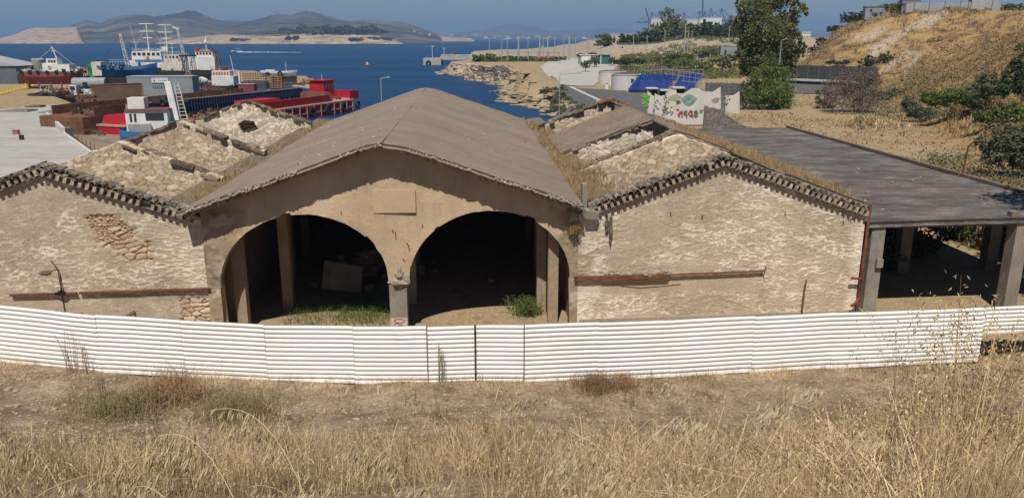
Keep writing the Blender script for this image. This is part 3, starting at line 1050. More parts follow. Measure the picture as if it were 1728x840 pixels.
def ruin_top(S, c, apex, slope, seed, rag=0.35, cut=None):
    z = gable(S, c, apex, slope)
    step = np.floor(fbm(S * 1.6, S * 0 + seed, seed, 4) * 9) / 9
    z = z - (step - 0.4).clip(0) * rag - (fbm(S * 5, S * 0, seed + 3) - 0.5) * 0.12
    if cut:
        for a, b_, dep in cut:
            z = z - dep * sstep(S, a, a + 0.6) * (1 - sstep(S, b_ - 0.6, b_))
    return z


# left wing
cL, slL = -16.5, 0.36
oL = (-16.5, 0.0)
left = thing('roofless_shed', 'roofless warehouse wing of pale stone gables left of the arches', 'warehouse', W(*oL), BROT)
S = np.linspace(-22.0, -11.3, 300)
wall('front_wall', S, -0.2, np.minimum(gable(S, cL, 6.62, slL), 6.62) - 0.05, 0.0, 0.5, 200, d_left, m_rough, left, oL)
cornice(left, oL, -22.0, -11.55, cL, 6.66, slL, -0.02)
for i, (dd, seed, apex, mt_, cut, rag) in enumerate([(5.7, 5, 6.75, m_rubble_o, [(-14.6, -12.6, 0.15), (-22, -19.2, 0.3)], 0.4), (13.2, 12, 6.85, m_rubble_o, [(-14.8, -12.2, 0.12)], 0.3), (26.0, 19, 6.85, m_rubble, None, 0.05)]):
    S = np.linspace(-21.8, -12.3, 210)
    wall('cross_wall', S, 0.0, ruin_top(S, cL, apex, 0.37, seed, rag, cut), dd, 0.55, 120, d_rubble(seed, 0.5 if i < 2 else 0.0), mt_, left, oL, 0.0)
wall('side_wall', np.linspace(-22.1, -21.7, 3), 0, 4.4, 0.5, 25.5, 6, lambda S, Z: (0 * S, 0.9 + 0 * S, 0 * S, 0.5 + 0 * S), m_rubble_o, left, oL, 0.0)
wall('side_wall', np.linspace(-12.6, -12.2, 3), 0, 4.85, 0.6, 25.8, 6, lambda S, Z: (0 * S, 0.8 + 0 * S, 0 * S, 0.5 + 0 * S), m_rubble_o, left, oL, 0.0)
# dark blobs on the rearmost gable, the shade of a hole given as colour
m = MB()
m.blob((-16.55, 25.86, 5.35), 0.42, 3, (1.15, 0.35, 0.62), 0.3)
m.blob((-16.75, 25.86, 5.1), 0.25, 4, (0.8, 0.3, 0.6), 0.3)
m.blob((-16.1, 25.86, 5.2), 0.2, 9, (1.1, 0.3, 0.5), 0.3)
m.build('hole_shade_patch', M('hole_dark', (0.035, 0.02, 0.012), (0.06, 0.03, 0.02), 4, 1.0, 0.3), left, oL)
# tile-and-timber remains along the cross wall tops
m = MB()


def remains(par, off, mat, nm, dd, s0, s1, c, apex, slope, seed, up=0.05, dens=3.2):
    m = MB()
    rr = random.Random(seed)
    n = int(abs(s1 - s0) * dens)
    for i in range(n):
        s = s0 + (s1 - s0) * (i + 0.5) / n
        ang = math.atan(slope) * (1 if s < c else -1)
        m.box(s, dd + 0.2 + rr.uniform(-.12, .12), float(gable(s, c, apex, slope)) + up + rr.uniform(-.04, .05), abs(s1 - s0) / n * rr.uniform(0.9, 1.7), rr.uniform(0.5, 0.85), rr.uniform(0.07, 0.15), rr.uniform(-.12, .12), rr.uniform(-.1, .1), -ang + rr.uniform(-.06, .06))
    m.build(nm, mat, par, off)


remains(left, oL, m_cope, 'tile_remains', 26.0, -21.6, -12.4, cL, 6.85, 0.37, 1)
remains(left, oL, m_cope, 'tile_remains', 13.2, -20.8, -16.7, cL, 6.80, 0.37, 2)
remains(left, oL, m_cope, 'tile_remains', 13.2, -16.3, -14.2, cL, 6.72, 0.37, 22)
remains(left, oL, m_cope, 'tile_remains', 13.2, -13.9, -12.4, cL, 6.68, 0.37, 3)
remains(left, oL, m_cope, 'tile_remains', 5.7, -16.3, -14.8, cL, 6.62, 0.37, 4, dens=2)
remains(left, oL, m_cope, 'tile_remains', 5.7, -14.3, -12.4, cL, 6.55, 0.37, 5, dens=2)
# rail and fittings on the left front
m = MB()
yy = lambda s: SL * s - 0.10
for a, b_ in ((-18.2, -15.9), (-15.8, -13.6), (-13.6, -11.2)):
    m.box((a + b_) / 2, yy((a + b_) / 2), 2.04 + rnd.uniform(-.02, .02), b_ - a, 0.09, 0.07, 0.04)
m.build('rusty_rail', m_rust, left, oL)
m = MB()
m.tube([(-14.55, -0.62, 0.95), (-14.0, -0.62, 1.28)], 0.02, 6)
m.tube([(-14.0, -0.62, 1.28), (-14.0, -0.62, 0.7)], 0.025, 6)
m.build('bent_bracket', m_rust, left, oL)
m = MB()
m.box(-16.0, -0.72, 1.1, 0.34, 0.2, 0.3)
m.build('meter_box', m_redp, left, oL)
# a crooked wall lamp
lm = thing('wall_lamp', 'dark broken lamp on a thin bent pole against the left plaster wall', 'lamp', W(-16.45, -0.7, 2.5), BROT)
m = MB()
m.tube([(0, 0.02, -1.2), (0.0, 0.0, 0.0), (0.02, -0.05, 0.45), (-0.12, -0.12, 0.78)], 0.022, 6)
m.build('pole', m_rust, lm)
m = MB()
m.tube([(0.02, -0.05, 0.45), (-0.05, -0.5, 0.5)], 0.018, 6)
m.build('arm', m_rust, lm)
m = MB()
m.blob((-0.12, -0.62, 0.48), 0.2, 2, (1.1, 0.7, 0.45), 0.05)
m.build('lamp_head', m_wood, lm, smooth=True)

# right wing
cR, slR = 8.05, 0.36
oR = (8.05, 0.0)
right = thing('half_roofed_shed', 'right warehouse wing with broad plastered gable and half its roof fallen in', 'warehouse', W(*oR), BROT)
S = np.linspace(2.55, 13.94, 330)
wall('front_wall', S, -0.2, gable(S, cR, 6.60, slR) - 0.05, 0.0, 0.5, 200, d_right, m_rough, right, oR)
cornice(right, oR, 2.95, 14.0, cR, 6.64, slR, -0.02)
m = MB()
m.box(8.24, SL * 8.2 - 0.06, 0.12, 11.2, 0.14, 0.5, 0.04)
m.build('plinth', M('peach_plinth', (0.46, 0.36, 0.27), (0.34, 0.30, 0.26), 0.6, 0.9, 0.2), right, oR)
for i, (dd, seed, apex, s1, mt_, rag) in enumerate([(7.2, 25, 6.72, 11.2, m_rubble_o, 0.08), (12.2, 32, 6.78, 9.6, m_rubble, 0.05), (24.5, 39, 7.0, 8.3, m_rubble_o, 0.05)]):
    S = np.linspace(3.2, s1, 160)
    wall('cross_wall', S, 0.0, ruin_top(S, cR, apex, 0.37, seed, rag), dd, 0.5, 120, d_rubble(seed, 0.25), mt_, right, oR, 0.0)
wall('side_wall', np.linspace(13.6, 13.94, 3), 0, 4.4, 0.7, 24.5, 6, lambda S, Z: (0 * S, 0.8 + 0 * S, 0 * S, 0.5 + 0 * S), m_rough, right, oR, 0.0)
wall('side_wall', np.linspace(3.2, 3.6, 3), 0, 4.85, 0.7, 24.0, 6, lambda S, Z: (0 * S, 0.8 + 0 * S, 0 * S, 0.5 + 0 * S), m_rubble_o, right, oR, 0.0)
m_oldroof = M('old_tile_roof', (0.215, 0.165, 0.12), (0.30, 0.235, 0.175), 1.0, 0.95, 0.7, 0.05, c3=(0.15, 0.11, 0.08), spots=0.03)
roof_slab('roof_slope', 3.3, 8.1, 5.12, 6.98, 12.9, 19.8, 0.16, m_oldroof, right, oR, 60, 80, seed=51, rag=0.25, slant0=-0.12, disp=0.12)
roof_slab('roof_slope', 8.0, 13.95, 6.92, 4.75, 7.5, 24.8, 0.16, m_oldroof, right, oR, 60, 120, seed=53, rag=0.2, slant0=0.0, disp=0.12)
roof_slab('roof_slope', 10.6, 13.95, 5.97, 4.75, 0.2, 7.5, 0.16, m_oldroof, right, oR, 40, 60, seed=55, rag=0.1, disp=0.12)
m = MB()
remains(right, oR, m_cope, 'tile_remains', 7.4, 3.2, 8.0, cR, 6.7, 0.37, 11)
remains(right, oR, m_cope, 'tile_remains', 12.3, 3.2, 8.0, cR, 6.78, 0.37, 12)
remains(right, oR, m_cope, 'tile_remains', 24.5, 3.2, 8.1, cR, 7.0, 0.37, 13)
m = MB()
remains(right, oR, M('red_tile', (0.36, 0.13, 0.075), (0.24, 0.10, 0.07), 2, 0.9, 0.4), 'red_tile_remains', 24.4, 7.2, 9.2, cR, 6.98, 0.3, 14, dens=5)
m = MB()
m.box(4.25, SL * 4.2 - 0.13, 2.07, 3.7, 0.14, 0.15, 0.04)
m.build('rusty_beam', m_rust, right, oR)
m = MB()
m.box(8.0, SL * 8.0 - 0.12, 2.12, 3.9, 0.07, 0.06, 0.04, ry=-0.012)
m.tube([(4.2, 0, 1.93), (5.0, 0, 1.88), (5.9, 0.02, 1.95), (6.6, 0.05, 2.0)], 0.014, 6)
m.tube([(9.95, 0.22, 2.1), (9.98, 0.2, 2.35)], 0.02, 6)
m.build('rusty_rail', m_rust, right, oR)
m = MB()
m.blob((6.05, 0.1, 2.17), 0.13, 4, (1.2, 0.6, 0.9), 0.2)
for i in range(16):
    m.blob((3.6 + i * 0.16, 0.02, 2.2 + 0.1 * math.sin(i)), rnd.uniform(.03, .07), i, (1.6, 0.7, 0.7), 0.3, 4)
m.build('loose_mortar', M('pale_broken_stone', (0.6, 0.5, 0.4)), right, oR)['kind'] = 'stuff'
m = MB()
m.tube([(11.65, 0.3, -0.1), (11.66, 0.28, 1.2), (11.7, 0.3, 1.75)], 0.032, 6)
m.build('rusty_stake', m_rust, right, oR)
m = MB()
m.tube([(13.98, 0.36, 4.75), (13.96, 0.34, 2.2)], 0.055, 8)
m.build('downpipe', m_rust, right, oR)
m = MB()
m.tube([(13.96, 0.34, 2.2), (13.94, 0.33, 0.95), (13.8, 0.25, 0.75), (13.6, 0.2, 0.65)], 0.06, 8)
m.tube([(13.95, 0.3, 1.75), (13.5, 0.25, 1.8)], 0.05, 8)
m.build('red_pipe_end', m_redp, right, oR)
m = MB()
for s, z, h in ((3.78, 3.85, 1.2), (3.62, 4.1, 0.7)):
    m.blob((s, 0.1, z), 0.5, int(s * 10), (0.14, 0.2, h), 0.35, 8)
m.build('rotted_post', m_wood, right, oR)
m = MB()
for s, z in ((6.05, 4.6), (7.3, 4.45), (10.6, 4.5), (13.0, 4.35), (13.2, 4.25), (13.3, 4.2), (13.45, 4.2), (13.0, 4.1)):
    m.tube([(s, SL * s - 0.08, z), (s + 0.05, SL * s - 0.06, z - 0.13)], 0.018, 5)
m.build('wall_hooks', m_rust, right, oR)
m = MB()
m.box(2.95, 0.0, 4.6, 0.5, 0.5, 0.3, 0.2, 0.1, 0.15)
m.box(2.75, 0.3, 5.2, 0.18, 0.4, 1.0)
m.build('corner_block', m_conc, right, oR)

# --- open canopy on the right -------------------------------------------------------
oC = (19.0, 0.6)
can = thing('open_canopy', 'flat dark-roofed concrete canopy on square columns right of the gabled wing', 'canopy', W(*oC), BROT)
roof_slab('roof_slab', 14.0, 24.1, 3.98, 4.02, 0.0, 33.5, 0.2, m_flat, can, oC, 60, 120, seed=61, rag=0.03, disp=0.04)
m = MB()
m.box(19.05, SL * 19 + 0.25, 3.75, 10.2, 0.16, 0.12, 0.04)
m.build('front_beam', m_conc_d, can, oC)
m = MB()
m.box(24.02, 17.0, 4.12, 0.22, 33, 0.16)
m.build('edge_kerb', m_conc_d, can, oC)
for s, d in ((14.62, 0.95), (20.75, 1.2), (19.4, 7.0), (23.8, 7.0), (14.4, 7.0), (19.4, 14), (23.8, 14), (14.4, 14), (19.4, 21), (23.8, 21), (19.4, 28), (23.8, 28)):
    m = MB()
    m.box(s, d, 1.8, 0.55, 0.55, 3.95)
    m.build('column', m_conc, can, oC)
m = MB()
m.box(14.75, 0.6, 2.3, 0.26, 0.16, 0.34)
m.build('junction_box', m_conc, can, oC)
m = MB()
m.box(22.0 - 1.6, SL * 20 + 0.35, 4.12, 0.34, 0.3, 0.2)
m.build('roof_block', m_conc_d, can, oC)
m = MB()
m.tube([(24.05, 10.4, 4.1), (24.1, 10.3, 5.6), (24.25, 10.1, 5.9), (24.6, 9.9, 5.95)], 0.05, 6)
m.tube([(24.05, 10.4, 4.3), (23.7, 10.3, 3.98)], 0.03, 6)
m.build('rusty_stanchion', m_rust, can, oC)
m = MB()
for i in range(16):
    s, d = rnd.uniform(15.5, 22), rnd.uniform(1.5, 14)
    m.blob((s, d, 4.03), rnd.uniform(.04, .09), i, (1, 1, 0.5), 0.3, 4)
m.build('bird_lime_pebbles', M('pale_broken_stone', (0.6, 0.5, 0.4)), can, oC)['kind'] = 'stuff'
# debris inside
slabm = M('fallen_slab', (0.34, 0.29, 0.23), (0.22, 0.18, 0.14), 1.5, 0.9, 0.5)
fs = MB()
fs.box(0, 0, 0.55, 1.7, 0.16, 1.3, 0.3, -0.75, 0.25)
o = fs.build('fallen_slab', slabm)
o.location = W(-7.2, 4.6, 0.3)
tag(o, 'broken concrete slab leaning on rubble inside the left arch', 'slab')
rb = MB()
for i in range(140):
    a = rnd.uniform(0, 6.28)
    q = abs(rnd.gauss(0, 1))
    rb.blob((math.cos(a) * q * 1.6, math.sin(a) * q * 1.2, max(0, 1.1 - q * 0.5) * rnd.random()), rnd.uniform(.08, .3), i, (1, 1, 0.7), 0.35, 4)
o = rb.build('rubble_heap', slabm)
o.location = W(-6.4, 7.2, 0.25)
tag(o, 'heap of broken masonry in the shade behind the left arch', 'rubble', kind='stuff')

# ------------------------------------------------------------------ white sheet-metal fence
m_fence, nt, b = newmat('white_sheet_metal')
v = coords(nt)
col = ramp(nt, noise(nt, coords(nt, (0.6, 1, 1)), 0.8, 5, 0.7), [(0.35, (0.80, 0.80, 0.79)), (0.62, (0.86, 0.86, 0.86))])
col = mix(nt, ramp(nt, noise(nt, coords(nt, (1.2, 1, 0.25)), 2.5, 6, 0.8), [(0.64, 0.0), (0.74, 0.35)]), col, (0.46, 0.38, 0.28))
dirt = ramp(nt, attr(nt, 'hgt'), [(0.02, 1.0), (0.40, 0.0)])
dn_ = ramp(nt, noise(nt, coords(nt, (1.5, 1, 1)), 3.0, 6, 0.75), [(0.38, 0.0), (0.66, 0.85)])
mm_ = nd(nt, 'ShaderNodeMath', operation='MULTIPLY')
nt.links.new(dirt, mm_.inputs[0])
nt.links.new(dn_, mm_.inputs[1])
col = mix(nt, mm_.outputs[0], col, (0.40, 0.31, 0.22))
col = mix(nt, ramp(nt, noise(nt, coords(nt), 9.0, 4, 0.7), [(0.74, 0.0), (0.78, 0.8)]), col, (0.22, 0.12, 0.07))
nt.links.new(col, b.inputs['Base Color'])
b.inputs['Roughness'].default_value = 0.5
b.inputs['Specular IOR Level'].default_value = 0.3
fence = thing('metal_fence', 'long white corrugated metal site fence bending across the dry ground', 'fence', (FX[6], FENCE[6][3], 0))
foff = (FX[6], FENCE[6][3])


def sheet(name, a, b_, h, parent, off, raise_=0.0, gap=0.0, ribs=13, seed=0):
    """horizontal-ribbed sheet between two foot points"""
    rr = random.Random(seed)
    a, b_ = Vector(a), Vector(b_)
    L = (b_ - a).length
    d = (b_ - a) / L
    nrm = Vector((d.y, -d.x, 0)).normalized()
    prof = []
    pitch = h / ribs
    for i in range(ribs):
        z0 = i * pitch
        prof += [(z0, 0.0), (z0 + pitch * 0.74, 0.004), (z0 + pitch * 0.80, -0.02), (z0 + pitch * 0.93, -0.02)]
    prof.append((h, 0.0))
    n = max(6, int(L / 0.2))
    ph = rr.uniform(0, 6)
    V, HG = [], []
    dents = [(rr.uniform(0, L), rr.uniform(0.2, h), rr.uniform(-0.03, 0.03), rr.uniform(0.15, 0.4)) for _ in range(max(2, int(L * 0.8)))]
    for i in range(n + 1):
        t = i / n
        p = a.lerp(b_, t)
        if i == 0:
            p = p + d * gap
        if i == n:
            p = p - d * gap
        w = 0.012 * math.sin(t * L * 1.3 + ph) + rr.uniform(-.003, .003)
        zz = 0.012 * math.sin(t * L * 0.9 + ph * 2)
        for (z, o) in prof:
            wz = w * math.sin(z * 2.0 + ph) + sum(dd * math.exp(-((t * L - dx) ** 2 + (z - dz) ** 2) / (dr * dr)) for dx, dz, dd, dr in dents)
            q = p + nrm * (o + wz)
            V.append((q.x - off[0], q.y - off[1], q.z + z + zz + raise_))
            HG.append(z)
    k = len(prof)
    i = np.arange(n)[:, None] * k + np.arange(k - 1)[None, :]
    F = np.stack([i, i + 1, i + k + 1, i + k], -1).reshape(-1, 4)
    return np_mesh(name, np.array(V), F, m_fence, parent, dict(hgt=np.array(HG)))


def foot(i, t=0.0):
    a = D(FENCE[i][0], FENCE[i][2], FENCE[i][3])
    if t:
        a = a.lerp(D(FENCE[i + 1][0], FENCE[i + 1][2], FENCE[i + 1][3]), t)
    return a


def head(i):
    return D(FENCE[i][0], FENCE[i][1], FENCE[i][3]).z


m_post = M('galvanised_post', (0.20, 0.18, 0.16), (0.12, 0.10, 0.09), 5, 0.7, 0.1)
for i in range(len(FENCE) - 1):
    if i in (5, 6):
        continue
    a, b_ = foot(i), foot(i + 1)
    L = (b_ - a).length
    k = 2 if L > 4.6 else 1
    for j in range(k):
        p, q = a.lerp(b_, j / k), a.lerp(b_, (j + 1) / k)
        up = 0.0
        hh = 2.0
        if i == len(FENCE) - 2:
            hh = 1.0
            p, q = D(1651, 564, FENCE[10][3]), D(1765, 560, FENCE[11][3])
        sheet('panel', p, q, hh, fence, foff, up, 0.002, 13 if hh > 1.5 else 7, i * 5 + j)
for i in range(len(FENCE)):
    a = foot(i)
    m = MB()
    m.box(a.x, a.y + 0.075, a.z + 0.95, 0.06, 0.06, 2.02)
    m.build('post', m_post, fence, foff)
gate = thing('fence_gate', 'two-leaf gate of the same white ribbed sheet in the middle of the fence', 'gate', (FX[6], FENCE[6][3], 0))
for i in (5, 6):
    a, b_ = foot(i), foot(i + 1)
    lf = sheet('gate_leaf', a, b_, 1.96, gate, foff, 0.02, 0.018, 13, 60 + i)
    d = (b_ - a).normalized()
    n = Vector((d.y, -d.x, 0)).normalized()
    m = MB()
    for p in (a + d * 0.02, b_ - d * 0.02):
        p = p + n * 0.012
        m.tube([(p.x, p.y, p.z + 0.02), (p.x, p.y, p.z + 2.0)], 0.014, 6)
    m.build('gate_frame', m_post, lf, foff)
c = foot(6)
for z in (0.42, 1.18, 1.8):
    m = MB()
    m.box(c.x - 0.0, c.y - 0.05, c.z + z, 0.06, 0.06, 0.08)
    m.build('latch', m_rust, gate, foff)

# ------------------------------------------------------------------ grass
straw = island_mat('dry_straw', [(0.34, 0.24, 0.125), (0.58, 0.455, 0.26), (0.66, 0.54, 0.33), (0.44, 0.325, 0.175), (0.74, 0.63, 0.43), (0.38, 0.28, 0.15), (0.22, 0.15, 0.09)], 0.85, 0.1, 0, 0.9)
straw_pale = island_mat('pale_oat_husk', [(0.62, 0.52, 0.33), (0.72, 0.63, 0.45), (0.55, 0.44, 0.26), (0.68, 0.58, 0.38)], 0.7, 0.2, 0.25)
straw_gold = island_mat('golden_straw', [(0.33, 0.225, 0.115), (0.40, 0.28, 0.15), (0.24, 0.155, 0.085), (0.46, 0.35, 0.20), (0.17, 0.12, 0.07)], 0.9, 0.05)
twig = island_mat('brown_twigs', [(0.15, 0.10, 0.065), (0.24, 0.165, 0.10), (0.32, 0.22, 0.13), (0.20, 0.12, 0.07)], 0.95, 0.05)
weed_g = island_mat('grey_green_weed', [(0.17, 0.16, 0.085), (0.26, 0.22, 0.12), (0.36, 0.29, 0.16), (0.20, 0.155, 0.09), (0.14, 0.15, 0.07)], 0.9, 0.05)
fresh_g = island_mat('fresh_green_leaves', [(0.07, 0.12, 0.03), (0.11, 0.17, 0.045), (0.15, 0.20, 0.06), (0.20, 0.20, 0.08)], 0.8, 0.15, 0.2)


def blades(P, h, w, lean=0.35, segs=3, tip=0.15, rng=RNG, bias=(0.0, 0.0)):
    """curved tapering strips standing on points P; returns vertices, quads"""
    n = len(P)
    az = rng.uniform(0, 2 * math.pi, n)
    ln = np.abs(rng.normal(0, lean, n))
    dx = np.cos(az) * ln + bias[0]
    dy = np.sin(az) * ln + bias[1]
    fa = rng.uniform(0, 2 * math.pi, n)
    wx, wy = np.cos(fa), np.sin(fa)
    V = np.zeros((n, segs + 1, 2, 3))
    for k in range(segs + 1):
        t = k / segs
        cx = P[:, 0] + dx * h * t ** 1.7
        cy = P[:, 1] + dy * h * t ** 1.7
        cz = P[:, 2] - 0.02 + h * (t - 0.35 * np.minimum(ln, 1.2) * t * t)
        ww = w * (1 - (1 - tip) * t) * 0.5
        V[:, k, 0] = np.stack([cx - wx * ww, cy - wy * ww, cz], -1)
        V[:, k, 1] = np.stack([cx + wx * ww, cy + wy * ww, cz], -1)
    b = (np.arange(n) * (segs + 1) * 2)[:, None]
    k = np.arange(segs)[None, :] * 2
    F = np.stack([b + k, b + k + 1, b + k + 3, b + k + 2], -1).reshape(-1, 4)
    tips = (V[:, -1, 0] + V[:, -1, 1]) / 2
    return V.reshape(-1, 3), F, tips


def husks(P, size, droop=0.6, rng=RNG, dirn=None):
    """small spindles hanging at points P"""
    n = len(P)
    size = np.broadcast_to(size, (n,))
    az = rng.uniform(0, 2 * math.pi, n)
    ax = np.stack([np.cos(az) * 0.6, np.sin(az) * 0.6, -rng.uniform(0.1, 1.0, n) * droop * 1.6], -1)
    if dirn is not None:
        ax = ax * 0.5 + np.asarray(dirn)[None]
    ax /= np.linalg.norm(ax, axis=1)[:, None]
    s = np.cross(ax, rng.normal(size=(n, 3)))
    s /= np.linalg.norm(s, axis=1)[:, None]
    q = np.cross(ax, s)
    V = []
    for e in (s, q):
        V.append(np.stack([P, P + ax * (size * 0.42)[:, None] + e * (size * 0.13)[:, None], P + ax * size[:, None], P + ax * (size * 0.42)[:, None] - e * (size * 0.13)[:, None]], 1))
    V = np.concatenate(V, 1).reshape(-1, 3)
    b = (np.arange(n) * 8)[:, None]
    F = np.concatenate([b + np.array([[0, 1, 2, 3]]), b + np.array([[4, 5, 6, 7]])]).astype(int)
    return V, F


class Pack:
    def __init__(self):
        self.V, self.F, self.n = [], [], 0

    def add(self, V, F):
        self.V.append(V)
        self.F.append(F + self.n)
        self.n += len(V)

    def build(self, name, mat, parent=None, off=None, label=None, cat=None, kind=None):
        V = np.concatenate(self.V)
        if off is not None:
            V = V - np.array([off[0], off[1], off[2] if len(off) > 2 else 0])
        o = np_mesh(name, V, np.concatenate(self.F), mat, parent)
        return tag(o, label, cat, None, kind)


def on_land(X, Y):
    return np.stack([X, Y, land(X, Y)], -1)


def sample_fg(n, y0=2.6, y1=23.6, rng=RNG, spread=0.74):
    Y = np.exp(rng.uniform(math.log(y0), math.log(y1), n))
    X = rng.uniform(-1, 1, n) * spread * (Y + 0.5)
    return X, Y


def fg_density(X, Y):
    c = 0.5 * fbm(X * 0.28, Y * 0.28, 61) + 0.5 * fbm(X * 1.1, Y * 1.1, 62)
    d = 0.03 + 1.35 * sstep(c, 0.455, 0.56)
    bare_l = sstep(-X - 0.30 * Y, 1.0, 4.0) * sstep(Y, 13, 17)
    strip = sstep(Y + (fbm(X * 0.3, Y * 0.3, 83) - 0.5) * 7, 16.5, 20.5)
    weedy = np.exp(-((X + 8.0) / 4.5) ** 2)
    right = sstep(X / Y, -0.05, 0.35)
    d = d * (1 - 0.93 * bare_l) * (1 - 0.66 * strip * (1 - 0.85 * weedy))
    near = 1 - sstep(Y, 8, 15)
    d = d * (0.55 + 0.6 * near + 0.35 * right)
    return d


pk = Pack()
X, Y = sample_fg(165000)
# clumping: pull most blades towards clump centres
cs = 0.35
jx, jy = np.floor(X / cs), np.floor(Y / cs)
cxr = _tab[jx.astype(int) % 256, jy.astype(int) % 256]
cyr = _tab[(jy.astype(int) * 3) % 256, (jx.astype(int) * 5) % 256]
pull = RNG.uniform(0, 0.85, len(X))
X = X * (1 - pull) + (jx + cxr) * cs * pull
Y = Y * (1 - pull) + (jy + cyr) * cs * pull
keep = (RNG.uniform(0, 1.15, len(X)) < fg_density(X, Y)) & (Y < np.interp(X, FX, [p[3] for p in FENCE]) - 0.12)
X, Y = X[keep], Y[keep]
hN = fbm(X * 0.8, Y * 0.8, 77)
h = (0.08 + 0.50 * RNG.random(len(X)) ** 1.9) * (0.25 + 1.5 * hN) * (1 - 0.35 * sstep(Y, 15, 20))
w = np.maximum(0.0035, 0.00095 * Y) * RNG.uniform(0.7, 1.5, len(X))
V, F, T = blades(on_land(X, Y), h, w, 0.5)
pk.add(V, F)
n = 9000
X = RNG.uniform(-18, 18, n)
Yf = np.interp(X, FX, [p[3] for p in FENCE])
Y = Yf - 0.10 - RNG.exponential(0.45, n)
k = fbm(X * 0.9, X * 0 + 5, 131) + RNG.uniform(-.06, .06, n) > 0.47
X, Y = X[k], Y[k]
V, F, T = blades(on_land(X, Y), 0.06 + 0.34 * RNG.random(len(X)) ** 2.2, 0.018 * RNG.uniform(0.6, 1.3, len(X)), 0.45)
pk.add(V, F)
pk.build('dry_grass', straw, label='dry straw-coloured grass covering the near slope', kind='stuff')

# short trampled litter lying flat
pk = Pack()
X, Y = sample_fg(52000)
keep = (RNG.uniform(0, 1.0, len(X)) < fg_density(X, Y) + 0.12) & (Y < 23)
X, Y = X[keep], Y[keep]
V, F, T = blades(on_land(X, Y) + np.array([0, 0, 0.03]), 0.05 + 0.16 * RNG.random(len(X)), np.maximum(0.004, 0.0009 * Y), 2.2, 2)
pk.add(V, F)
pk.build('grass_litter', island_mat('brown_litter', [(0.17, 0.12, 0.08), (0.30, 0.215, 0.135), (0.42, 0.325, 0.21), (0.12, 0.085, 0.06)], 0.95, 0.05, 0, 0.7), label='flattened brown grass litter between the tufts', kind='stuff')

# wild oats with husks
pk, ph = Pack(), Pack()
X, Y = sample_fg(2300, 3.6, 22.5)
keep = (RNG.uniform(0, 1.0, len(X)) < fg_density(X, Y) * sstep(fbm(X * 0.45, Y * 0.45, 91), 0.42, 0.56) * 1.5)
X, Y = X[keep], Y[keep]
h = RNG.uniform(0.35, 0.8, len(X)) * (1 - 0.3 * sstep(Y, 12, 20))
V, F, T = blades(on_land(X, Y), h, np.maximum(0.003, 0.0008 * Y), 0.5, 4, 0.5)
pk.add(V, F)
rep = 7
PT = np.repeat(T, rep, 0)
n = len(PT)
dn = RNG.uniform(-0.28, 0.0, n)
PT = PT + np.stack([RNG.normal(0, 0.05, n), RNG.normal(0, 0.05, n), dn * 0.9], -1)
Vh, Fh = husks(PT, RNG.uniform(0.026, 0.042, n) * np.repeat(0.9 + 0.06 * Y, rep), 0.8)
ph.add(Vh, Fh)
# the nearest oats, arching in front of the lens from below the frame
r2 = np.random.default_rng(5)
near = []
for (px, py, dist, ln, dirx) in [(330, 715, 2.3, 0.50, -1), (435, 672, 2.4, 0.62, -1), (640, 735, 2.5, 0.45, -1), (230, 745, 2.1, 0.42, 1), (120, 780, 2.0, 0.5, 1), (560, 790, 2.2, 0.4, -1), (60, 730, 2.3, 0.45, -1), (480, 800, 1.9, 0.4, -1), (980, 745, 3.0, 0.4, 1), (1180, 690, 3.4, 0.4, -1), (1290, 670, 3.6, 0.42, 1), (1060, 790, 2.6, 0.35, -1), (270, 800, 1.8, 0.35, -1), (1450, 720, 3.2, 0.4, 1), (700, 800, 2.2, 0.3, 1), (1345, 640, 4.2, 0.6, 1), (880, 655, 4.6, 0.6, 1), (1150, 640, 5.0, 0.5, -1)]:
    top = D(px, py, dist)
    g0 = Vector((top.x + 0.38 * -dirx * 0.9, dist - 0.25, 0))
    g0.z = gz(g0.x, g0.y)
    P0, P2 = np.array(g0), np.array(top)
    P1 = np.array((g0.x * 0.75 + top.x * 0.25, g0.y, top.z + 0.05))
    P3 = P2 + np.array([dirx * ln * 0.30, 0.05, -0.07])
    pts = []
    for i in range(15):
        t = i / 14
        pts.append((1 - t) ** 3 * P0 + 3 * (1 - t) ** 2 * t * P1 + 3 * (1 - t) * t * t * P2 + t ** 3 * P3)
    near.append(pts)
mbn = MB()
for pts in near:
    mbn.tube(pts, 0.0015, 5, 0.0006)
    PTs = []
    for q in range(60):
        t = 0.55 + 0.45 * r2.random()
        i = int(t * 14)
        p = pts[min(i, 14)] * (1 - (t * 14 - i)) + pts[min(i + 1, 14)] * (t * 14 - i)
        PTs.append(p + np.array([r2.normal(0, 0.022), r2.normal(0, 0.03), -abs(r2.normal(0, 0.04))]))
    Vh, Fh = husks(np.array(PTs), r2.uniform(0.034, 0.052, len(PTs)), 1.0, r2, dirn=(-0.5, 0.1, -0.75))
    ph.add(Vh, Fh)
nearstem = mbn.build('oat_stems', straw, fix=False)
tag(nearstem, 'long arching wild oat stems closest to the viewer', None, None, 'stuff')
pk.build('oat_stalks', straw, label='thin upright wild oat stalks among the grass', kind='stuff')
ph.build('oat_husks', straw_pale, label='pale drooping wild oat husks over the grass', kind='stuff')

